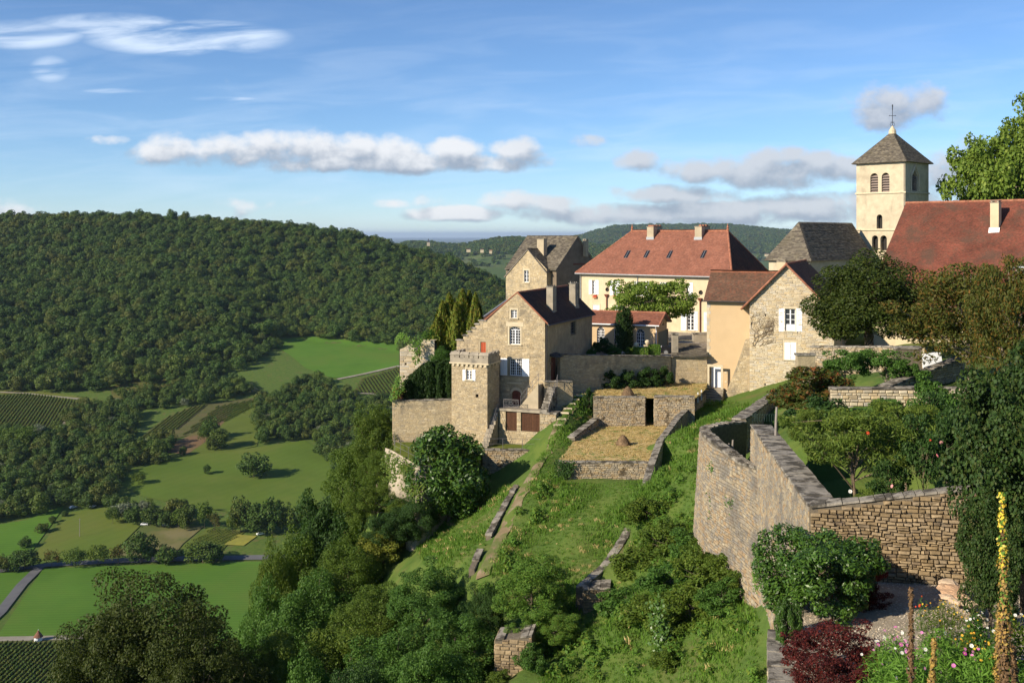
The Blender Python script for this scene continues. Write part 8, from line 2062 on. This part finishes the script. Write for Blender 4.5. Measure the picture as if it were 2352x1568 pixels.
def flower_clump(name, label, px, d, top, w, leafm, kinds, nfl, nleaf, seed, base=None, leaf_size=.05, asp=.12, thin=True):
    rs = np.random.RandomState(seed); rng = random.Random(seed); x = (px - CX) / F * d; zg = gzz(x, d) if base is None else base; H = -(top - HZ) / F * d - zg; R_ = w / F * d / 2
    T = thing(name, label, 'flowers', (x, d, zg))
    n = nleaf; C = np.stack([rs.normal(0, R_ * .5, n), rs.normal(0, R_ * .4, n), np.zeros(n)], 1); rr = np.hypot(C[:, 0], C[:, 1]) / R_; C[:, 2] = rs.rand(n) ** .7 * H * np.clip(1.05 - rr * .5, .2, 1) * .93
    N = unit(rs.normal(size=(n, 3))); Q = leaf_quads(rs, C, N, leaf_size * rs.uniform(.6, 1.4, n), asp); link('leaves', quads_mesh('leaves', Q, rs.uniform(0, 1, n), M[leafm]), T)
    st = MB(); heads = []
    for i in range(nfl):
        a, q = rng.uniform(0, 6.28), rng.uniform(.1, .95) * R_; tip = V3((math.cos(a) * q, math.sin(a) * q * .8, H * rng.uniform(.72, 1.0) * (1.08 - .3 * q / R_))); b = V3((tip.x * .4, tip.y * .4, 0)); mid = b.lerp(tip, .55) + V3((rng.uniform(-.05, .05), 0, 0)); st.tube([b, mid, tip], [.006, .005, .003], 4); heads.append(tip)
    st.build('stems', M[leafm], T, kind='stuff')
    for i, tip in enumerate(heads):
        o = link('flower', FL[kinds[i % len(kinds)]], T, loc=tip); o.rotation_euler = (rng.uniform(.2, 1.2), rng.uniform(-.5, .5), rng.uniform(-.6, .6)); s = rng.uniform(.5, .9); o.scale = (s, s, s)
    return T
flower_clump('cosmos', 'feathery pink and white cosmos left of the two brown mullein stalks', 2050, 22.4, 1440, 160, 'cosmos_leaf', ['pink', 'white', 'pink', 'pink', 'white'], 26, 2600, 1, leaf_size=.09)
flower_clump('cosmos', 'bright green feathery cosmos between the mullein stalks at the bottom', 2160, 21.6, 1425, 190, 'cosmos_leaf', ['pink', 'pink', 'white'], 12, 5200, 2, leaf_size=.09)
flower_clump('cosmos', 'low cosmos with a few pink blooms at the bottom edge', 2090, 20.0, 1500, 170, 'cosmos_leaf', ['pink', 'white', 'pink'], 10, 2600, 3, base=-9.1, leaf_size=.09)
flower_clump('white_roses', 'low bush with white blooms right of the cosmos', 2240, 24, 1395, 90, 'leaf_green', ['white', 'white', 'yellow'], 20, 1500, 4, leaf_size=.05, asp=.5)
flower_clump('marigolds', 'orange and yellow flowers in front of the white blooms', 2225, 22.5, 1440, 110, 'leaf_olive', ['orange', 'yellow', 'orange'], 50, 1600, 5, leaf_size=.05, asp=.3)
flower_clump('marigolds', 'orange speckled low flowers along the gravel edge', 2170, 26.5, 1375, 130, 'leaf_olive', ['orange', 'yellow'], 34, 1600, 6, leaf_size=.05, asp=.2)
flower_clump('poppies', 'red poppy like flowers in the gravel before the wall', 2120, 27.8, 1362, 40, 'leaf_green', ['red'], 5, 160, 7, leaf_size=.05, asp=.2)
flower_clump('garden_flowers', 'mixed low flowers at the bottom right corner', 2290, 20.5, 1470, 150, 'cosmos_leaf', ['yellow', 'white', 'orange', 'pink'], 26, 2600, 8, base=-9.1, leaf_size=.07, asp=.2)
flower_clump('garden_flowers', 'low green and white planting on the right of the gravel', 2320, 25, 1400, 120, 'leaf_olive', ['white', 'yellow'], 14, 1500, 9, leaf_size=.05, asp=.4)
for k, (px, py, d, kind, lab) in enumerate([(1993, 994, 36.2, 'redrose', 'red rose at the top of the peach tree, left one'), (2013, 976, 37, 'redrose', 'red rose beside the peach tree top'), (2137, 1012, 36.3, 'redrose', 'red rose on the tall bush by the maple'), (2162, 1016, 36, 'rose', 'pink rose next to the red one by the maple'), (2045, 1102, 35.6, 'rose', 'pink rose low on the bush by the wall, upper one'), (2049, 1116, 35.5, 'rose', 'pink rose low on the bush by the wall, lower one'), (1953, 1128, 34.8, 'whiterose', 'white cloth like bloom on the peach fork'), (2192, 976, 38, 'whiterose', 'white rose beside the thorny climbing rose'), (2152, 1046, 36, 'rose', 'dark pink rose under the tall bush')]):
    T = thing('rose_bloom', lab, 'rose', P(px, py, d), 0, 'rose blooms'); o = link('petals', FL[kind], T); o.rotation_euler = (1.2, 0, k); m2 = MB(); m2.tube([(0, 0, 0), (.02, .02, -.25), (0, .05, -.5)], .006, 4); m2.build('stalk', M['leaf_dark'], T)
# mulleins: tall spikes near the viewer
def mullein(label, px, d, top, thick, cols, seed, bloom):
    x = (px - CX) / F * d; zt = -(top - HZ) / F * d; zg = gz1(x, d); 
    T = thing('mullein', label, 'plant', (x, d, zg)); H = zt - zg; rs = np.random.RandomState(seed); w = thick / F * d / 2
    lean = rs.uniform(-.04, .04, 2)
    s = MB(); s.tube([(lean[0] * H * t ** 2, lean[1] * H * t, H * t) for t in np.linspace(0, .97, 9)], [w * .5 * (1 - .5 * t) for t in np.linspace(0, 1, 9)], 7); s.build('stalk', M['seed_brown'], T)
    def spike(n, z0, z1, size, m, nm, rr):
        t = rs.rand(n); z = z0 + (z1 - z0) * t; a = rs.uniform(0, 6.28, n); prof = rr * (1 - .55 * (z / H) ** 3) * rs.uniform(.55, 1.1, n) * (1 + .25 * np.sin(z * 31 + rs.uniform(0, 6)))
        C = np.stack([lean[0] * H * (z / H) ** 2 + np.cos(a) * prof, lean[1] * z + np.sin(a) * prof, z], 1); N = unit(np.stack([np.cos(a), np.sin(a), np.full(n, .5)], 1) + rs.normal(0, .3, (n, 3)))
        link(nm, quads_mesh(nm, leaf_quads(rs, C, N, size * rs.uniform(.6, 1.3, n), .75), rs.uniform(0, 1, n), M[m]), T)
    spike(1300, H * .12, H * (.62 if bloom else .98), .016, cols, 'seed_heads', w)
    if bloom:
        spike(500, H * .5, H * .8, .016, 'seed_gold', 'faded_flowers', w * .95); spike(230, H * .76, H, .017, 'yellow_petal', 'flowers', w * .95)
        spike(520, H * .6, H, .014, 'cosmos_leaf', 'buds', w * .8)
mullein('tall mullein spike with yellow flowers at the top, near the right edge', 2312, 10.2, 1134, 34, 'seed_brown', 1, True)
mullein('shorter branching mullein left of the tall yellow one', 2288, 10.6, 1388, 24, 'seed_gold', 2, False)
mullein('dark brown dried mullein spike standing alone in the gravel view', 2094, 10.8, 1340, 20, 'seed_brown', 3, False)
mullein('short dried mullein spike right of the dark one', 2131, 11.2, 1456, 22, 'seed_gold', 4, False)
mullein('small side spike at the foot of the tall yellow mullein', 2340, 10.4, 1480, 24, 'seed_brown', 5, False)

# ---------------------------------------------------------------- haystacks
def haystack(label, px, d, top, bot, w, seed, z=None):
    rs = np.random.RandomState(seed); x = (px - CX) / F * d; zb = -(bot - HZ) / F * d if z is None else z; H = -(top - HZ) / F * d - zb; R_ = w / F * d / 2
    T = thing('haystack', label, 'haystack', (x, d, zb)); mb = MB(); prof = [(1, 0), (.95, .12), (.82, .35), (.66, .58), (.44, .82), (.16, .98)]
    mb.lathe([(R_ * a, H * b) for a, b in prof], n=16); mb.v = [(v[0] * rs.uniform(.9, 1.08), v[1] * rs.uniform(.9, 1.08), v[2] + rs.uniform(-.04, .04)) for v in mb.v]; mb.build('heap', M['hay'], T, smooth=True)
    n = 1500; t = rs.rand(n); rr = np.interp(t, [b for a, b in prof], [a for a, b in prof]) * R_ * 1.02; a = rs.uniform(0, 6.28, n); C = np.stack([np.cos(a) * rr, np.sin(a) * rr, t * H], 1); N = unit(np.stack([np.cos(a), np.sin(a), np.full(n, .6)], 1) + rs.normal(0, .25, (n, 3)))
    link('straws', quads_mesh('straws', leaf_quads(rs, C, N, .13 * rs.uniform(.6, 1.4, n), .09), rs.rand(n), M['hay']), T, kind='stuff')
haystack('brown conical haystack alone on the straw terrace', 1431, 82, 1000, 1026, 34, 1, ZS)
haystack('dark brown haystack on the corner above the dry stone wall', 1442, 91.4, 889, 914, 30, 2, -14.0)

# ---------------------------------------------------------------- courtyard and terrace furniture
for k, (px, py, d, lab) in enumerate([(1462, 803, 100.9, 'gate post with stone ball, nearer to the hedge'), (1487, 796, 103.2, 'gate post with stone ball, nearer to the garage')]):
    T = thing('gate_post', lab, 'gate post', (P(px, py, d).x, d, ZY)); m = MB(); m.box(-.28, .28, -.28, .28, 0, .95, .5); m.build('pier', M['old_concrete'], T); m = MB(); m.box(-.34, .34, -.34, .34, .95, 1.05, .5); m.build('cap', M['dressed'], T); m = MB(); m.lathe([(.1, 0), (.09, .06), (.2, .16), (.25, .3), (.2, .44), (.08, .52)], (0, 0, 1.05), 12); m.build('ball', M['dressed'], T, smooth=True)
T = thing('wooden_gate', 'low brown wooden gate between the two ball topped posts', 'gate', (P(1474, 800, 102).x, 102, ZY), math.atan2(1.6, 1.05))
for k in range(7):
    m = MB(); m.box(-.72 + k * .2, -.6 + k * .2, -.02, .02, .1, .75 + .12 * abs(k - 3) / 3, .5); m.build('slat', M['terracotta'], T)
m = MB(); m.box(-.75, .75, -.045, -.021, .25, .35, .5); m.build('rail', M['terracotta'], T)
def clipped_hedge(label, px0, px1, d, top, seed):
    rs = np.random.RandomState(seed); x0, x1 = (px0 - CX) / F * d, (px1 - CX) / F * d; H = -(top - HZ) / F * d - ZY; T = thing('clipped_hedge', label, 'hedge', ((x0 + x1) / 2, d, ZY)); n = 5000; w = (x1 - x0) / 2; C = np.stack([rs.uniform(-w, w, n), rs.uniform(-.5, .5, n), rs.uniform(0, H, n)], 1); f = rs.randint(0, 4, n)
    C[f == 0, 1] = -.5; C[f == 1, 2] = H; C[f == 2, 0] = -w; C[f == 3, 0] = w; C += rs.normal(0, .04, (n, 3)); N = unit(rs.normal(0, .5, (n, 3)) + np.stack([(f == 3) * 1. - (f == 2) * 1., (f == 0) * -1., (f == 1) * 1.], 1))
    link('foliage', quads_mesh('foliage', leaf_quads(rs, C, N, .06 * rs.uniform(.7, 1.3, n), .7), rs.rand(n), M['leaf_acacia']), T)
clipped_hedge('clipped box hedge left of the wooden gate', 1456, 1487, 100.6, 799, 1); clipped_hedge('clipped box hedge between gate and parked car', 1491, 1514, 101.0, 793, 2)
def car(name, label, loc, rz, paint, s=1.0, group=None):
    T = thing(name, label, 'car', loc, rz, group); T.scale = (s, s, s)
    side = [(-2.05, .28), (2.0, .28), (2.06, .62), (1.85, .78), (1.15, .92), (.45, 1.38), (-.2, 1.47), (-1.2, 1.42), (-1.85, 1.05), (-2.08, .9)]
    mb = MB(); n = len(side); ins = lambda z: .86 if z < 1.0 else .70
    for i in range(n):
        a, b = side[i], side[(i + 1) % n]; mb.face([(a[0], -ins(a[1]), a[1]), (b[0], -ins(b[1]), b[1]), (b[0], ins(b[1]), b[1]), (a[0], ins(a[1]), a[1])][::-1], .5)
    V, Tt = cdt(side)
    for sg in (-1, 1):
        for f in Tt: q = [(V[i].x, sg * ins(V[i].y), V[i].y) for i in f]; mb.face(q if sg < 0 else q[::-1], .5)
    mb.build('body', paint, T)
    for sg in (-1, 1):
        g = MB(); yy = lambda z: sg * (.86 - (z - .95) * .36 + .012) 
        q = [(-1.6, yy(1.0), 1.0), (.9, yy(.98), .98), (.38, yy(1.33), 1.33), (-1.15, yy(1.35), 1.35)]; g.face(q if sg < 0 else q[::-1], .5); g.build('side_window', M['glass'], T)
        h = MB(); h.hexa([(1.72, sg * .5 - .17, .64), (2.075, sg * .5 - .17, .64), (2.075, sg * .5 + .17, .64), (1.72, sg * .5 + .17, .64)], [(1.72, sg * .5 - .17, .84), (1.93, sg * .5 - .17, .76), (1.93, sg * .5 + .17, .76), (1.72, sg * .5 + .17, .84)], .5); h.build('headlight', M['lamp_glass'], T)
        for x in (-1.3, 1.3):
            w = MB(); w.tube([(x, sg * .70, .32), (x, sg * .89, .32)], .32, 14); wo = w.build('wheel', M['tyre'], T); r2 = MB(); r2.tube([(x, sg * .88, .32), (x, sg * .905, .32)], .2, 10); r2.build('rim', M['zinc'], wo)
    g = MB(); g.face([(1.1, -.7, .955), (1.1, .7, .955), (.49, .6, 1.37), (.49, -.6, 1.37)], .5); g.build('windscreen', M['glass'], T)
    return T
car('parked_car', 'dark blue car parked by the garage, its front showing beside the hedge', (P(1560, 805, 104).x, 104, ZY), math.pi - .15, M['car_paint'])
# flower pots on the terrace corner
for k, (px, d, s, lab) in enumerate([(909, 91.7, 1.0, 'large terracotta flower pot on the terrace corner'), (917, 92.1, .75, 'second terracotta pot, half behind the first'), (923, 92.5, .7, 'third terracotta pot with red flowers beside the hedge')]):
    T = thing('flower_pot', lab, 'flower pot', ((px - CX) / F * d, d, -14.4)); T.scale = (s, s, s); m = MB(); m.lathe([(.17, 0), (.27, .42), (.31, .42), (.31, .52), (.25, .52), (.24, .47)], n=14); m.build('pot', M['terracotta'], T)
    rs = np.random.RandomState(k); n = 160; C = np.stack([rs.normal(0, .16, n), rs.normal(0, .16, n), .62 + rs.uniform(-.12, .3, n)], 1); link('leaves', quads_mesh('leaves', leaf_quads(rs, C, unit(rs.normal(size=(n, 3))), np.full(n, .06), .7), rs.rand(n), M['leaf_acacia']), T)
    n = 60; C = np.stack([rs.normal(0, .17, n), rs.normal(0, .17, n), .78 + rs.uniform(-.1, .2, n)], 1); link('flowers', quads_mesh('flowers', leaf_quads(rs, C, unit(rs.normal(size=(n, 3))), np.full(n, .045), .8), rs.rand(n), M['red_petal']), T)
# thin iron fence round the lawn
def lawn_fence():
    pts = [V3(onz(px, py, ZL)) for px, py in ((905, 1020), (907, 1037), (920, 1044), (938, 1053), (953, 1062), (966, 1072))]; seq2 = [V3(onz(px, py, ZL)) for px, py in ((1112, 1033), (1155, 1032.5), (1200, 1033), (1240, 1034))]
    for sq, lab in ((pts, 'thin iron rail fence along the lawn edge above the rock face'), (seq2, 'thin iron rail fence along the lawn above the shaded wall')):
        T = thing('rail_fence', lab, 'fence', sq[0])
        for p in sq: m = MB(); m.tube([p - sq[0], p - sq[0] + V3((0, 0, .95))], .02, 5); m.build('post', M['grey_iron'], T)
        for h in (.5, .93):
            for a, b in zip(sq, sq[1:]): m = MB(); m.tube([a - sq[0] + V3((0, 0, h)), b - sq[0] + V3((0, 0, h))], .012, 4); m.build('rail', M['grey_iron'], T)
lawn_fence()
# white stakes beside the house steps, fence posts and wire behind the rampart
for k, (px, py, d) in enumerate([(1584, 931, 89.8), (1592, 925, 91), (1603, 917, 92.6), (1611, 911, 94)]):
    m = MB(); m.box(-.05, .05, -.05, .05, -.3, .62, .5, taper=.008); o = m.build('white_stake', M['white_paint'], loc=P(px, py, d)); tag(o, 'short white stake beside the house steps, %s from the wall foot' % ['first', 'second', 'third', 'fourth'][k], 'stake', 'white stakes')
for k, (px, py, d, h, lab) in enumerate([(1781, 1003, 47, 1.35, 'grey wooden fence post on the garden side of the rampart'), (1672, 1058, 54, .9, 'grey leaning stake inside the bastion'), (1681, 1054, 54.4, 1.0, 'second grey stake inside the bastion'), (983, 1165, 83.5, 1.3, 'dark wooden post at the corner of the small meadow')]):
    p = P(px, py, d); m = MB(); m.tube([(0, 0, -.8), (.03, 0, h * .5), (.06, 0, h)], [.07, .06, .05], 7); o = m.build('fence_post', M['grey_wood'], loc=p); tag(o, lab, 'post')
T = thing('wire_fence', 'green wire mesh fence across the head of the rampart', 'fence', P(1728, 968, 52))
for k in range(14):
    x = k * .12; m = MB(); m.tube([(x, 0, 0), (x, 0, .3), (x + .03, 0, .38), (x + .09, 0, .38), (x + .12, 0, .3), (x + .12, 0, 0)], .006, 4); m.build('wire_loop', M['green_wire'], T)
# things in the upper garden
T = thing('garden_board', 'white board leaning at the brown garden door', 'board', P(2140, 845, 66.5)); m = MB(); m.hexa([(-.55, 0, 0), (.75, 0, 0), (.75, .08, 0), (-.55, .08, 0)], [(-.55, .1, .85), (.6, .1, 1.05), (.6, .18, 1.05), (-.55, .18, .85)], .5); m.build('board', M['white_paint'], T)
T = thing('garden_gate_wall', 'mossy brown wall block beside the white board', 'wall', (P(2090, 850, 67).x, 67, -9.6)); m = MB(); m.box(-.9, .75, 0, .5, 0, 2.3, .5); m.build('masonry', M['dark_joint'], T); m = MB(); m.box(-.95, .8, -.05, .55, 2.3, 2.4, .5); m.build('coping', M['coping'], T)
T = thing('water_butt', 'pale grey water butt by the garden gate', 'barrel', (P(1878, 842, 74).x, 74, -10.8)); m = MB(); m.lathe([(.32, 0), (.38, .3), (.38, .7), (.33, 1.0), (.33, 1.02), (.28, 1.02)], n=14); m.build('barrel', M['blue_white'], T, smooth=True); m = MB(); m.lathe([(.35, 1.0), (.35, 1.05), (.1, 1.09)], n=14); m.build('lid', M['white_paint'], T)
T = thing('stone_gate_pier', 'dark stone pier and iron gate left of the apple trees', 'gate', (P(1852, 850, 72).x, 72, -11)); m = MB(); m.box(-.6, .6, 0, .6, 0, 2.7, .5); m.build('pier', M['limestone_mortar'], T)
for k in range(7): m = MB(); m.tube([(.7 + k * .15, .3, .2), (.7 + k * .15, .3, 1.9)], .014, 4); m.build('gate_bar', M['green_wire'], T)
m = MB(); m.box(-.68, .68, -.06, .66, 2.7, 2.82, .5); m.build('cap', M['coping'], T)
T = thing('wall_lantern', 'small brown lantern on the shaded house wall above the door', 'lantern', CF.world(CXR + .05, .6, CF.z(838, CXR, .6))); m = MB(); m.tube([(0, 0, .35), (.25, -.1, .4), (.3, -.12, .3)], .015, 4); m.build('bracket', M['dark_metal'], T); m = MB(); m.lathe([(.06, -.05), (.1, .15), (.13, .16), (.02, .3)], (.3, -.12, 0), 6); m.build('lamp', M['slat_wood'], T)
m = MB(); m.box(CXR, CXR + .02, 0, 0, 0, 0)
def side_door():
    T = thing('side_door', 'dark door with small canopy in the shaded side of the stepped house', 'door', CF.world(CXR, 2.0, CF.z(875, CXR, 2.0)), CF.rz); m = MB(); m.box(-.02, .05, -.5, .5, 0, 2.1, .5); m.build('leaf', M['brown_door'], T); m = MB(); m.hexa([(0, -.8, 2.25), (.9, -.8, 2.2), (.9, .8, 2.2), (0, .8, 2.25)], [(0, -.8, 2.5), (.9, -.8, 2.25), (.9, .8, 2.25), (0, .8, 2.5)], .5); m.build('canopy', M['dark_metal'], T); m = MB(); m.box(0, .18, 1.0, 1.45, .9, 1.3, .5); m.build('letter_box', M['dark_metal'], T)
side_door()

# ---------------------------------------------------------------- far things in the valley
b = hv(88, 1473); T = thing('vineyard_hut', 'tiny round white hut with pointed brown roof by the vine rows', 'hut', (b.x, b.y, b.z)); T.scale = (1.0,) * 3
m = MB(); m.lathe([(1.55, -.5), (1.5, 2.2)], n=16); m.build('wall', M['white_paint'], T); m = MB(); m.lathe([(1.95, 2.1), (1.3, 3.1), (.5, 4.2), (.08, 4.8)], n=16); m.build('roof', M['tile_brown'], T); m = MB(); m.lathe([(.1, 4.75), (.16, 4.95), (.04, 5.15)], n=8); m.build('finial', M['white_paint'], T); m = MB(); m.box(-.4, .4, -1.56, -1.46, 0, 1.8, .5); m.build('door', M['blue_white'], T)
b = hv(183, 1233); T = thing('utility_pole', 'wooden electricity pole alone in the pale pasture', 'pole', (b.x, b.y, b.z)); m = MB(); m.tube([(0, 0, -.5), (0, 0, 10.4)], [.2, .13], 7); m.build('pole', M['grey_wood'], T); m = MB(); m.tube([(-.7, 0, 9.8), (.7, 0, 9.8)], .07, 5); m.build('crossarm', M['grey_wood'], T)
for k, (px, py, m_, lab) in enumerate([(332, 1207, 'white_paint', 'white car parked at the hedgerow, left'), (382, 1209, 'blue_white', 'bluish car parked at the hedgerow, middle'), (598, 1229, 'white_paint', 'white car parked by the dark trees'), (168, 1168, 'blue_white', 'pale car at the corner of the left wood'), (213, 1166, 'white_paint', 'white car under the left wood')]):
    b = hv(px, py); car('distant_car', lab, (b.x, b.y, b.z + .4), .3 * k, M[m_], 1.0, 'cars parked in the valley')
def far_house(label, px, py, d, w, h, roofm, spire=False):
    p = P(px, py, d); T = thing('far_church' if spire else 'far_house', label, 'church' if spire else 'house', p); m = MB(); m.box(-w / 2, w / 2, 0, w * .7, -8, h, .5); m.build('wall', M['cream_render'] if not spire else M['grey_render'], T); m = MB()
    if spire: m.hexa([(-w / 2, 0, h), (w / 2, 0, h), (w / 2, w * .7, h), (-w / 2, w * .7, h)], [(-.2, w * .35, h * 3.2), (.2, w * .35, h * 3.2), (.2, w * .36, h * 3.2), (-.2, w * .36, h * 3.2)], .5)
    else: m.hexa([(-w / 2 - 1, -1, h), (w / 2 + 1, -1, h), (w / 2 + 1, w * .7 + 1, h), (-w / 2 - 1, w * .7 + 1, h)], [(-w / 2, w * .34, h * 1.8), (w / 2, w * .34, h * 1.8), (w / 2, w * .36, h * 1.8), (-w / 2, w * .36, h * 1.8)], .5)
    m.build('roof', M[roofm], T)
far_house('tiny church spire on the distant ridge', 984, 561, 4700, 14, 8, 'dark_metal', True)
far_house('tiny white house on the distant slope', 1107, 576, 4300, 14, 5, 'tile_dark'); far_house('tiny red roofed house right of the white one', 1127, 578, 4200, 11, 4, 'tile_red'); far_house('tiny long white house left on the distant slope', 1076, 575, 4400, 17, 4, 'tile_dark')
far_house('tiny white house on the far blue hill', 1762, 586, 6300, 22, 7, 'tile_dark')
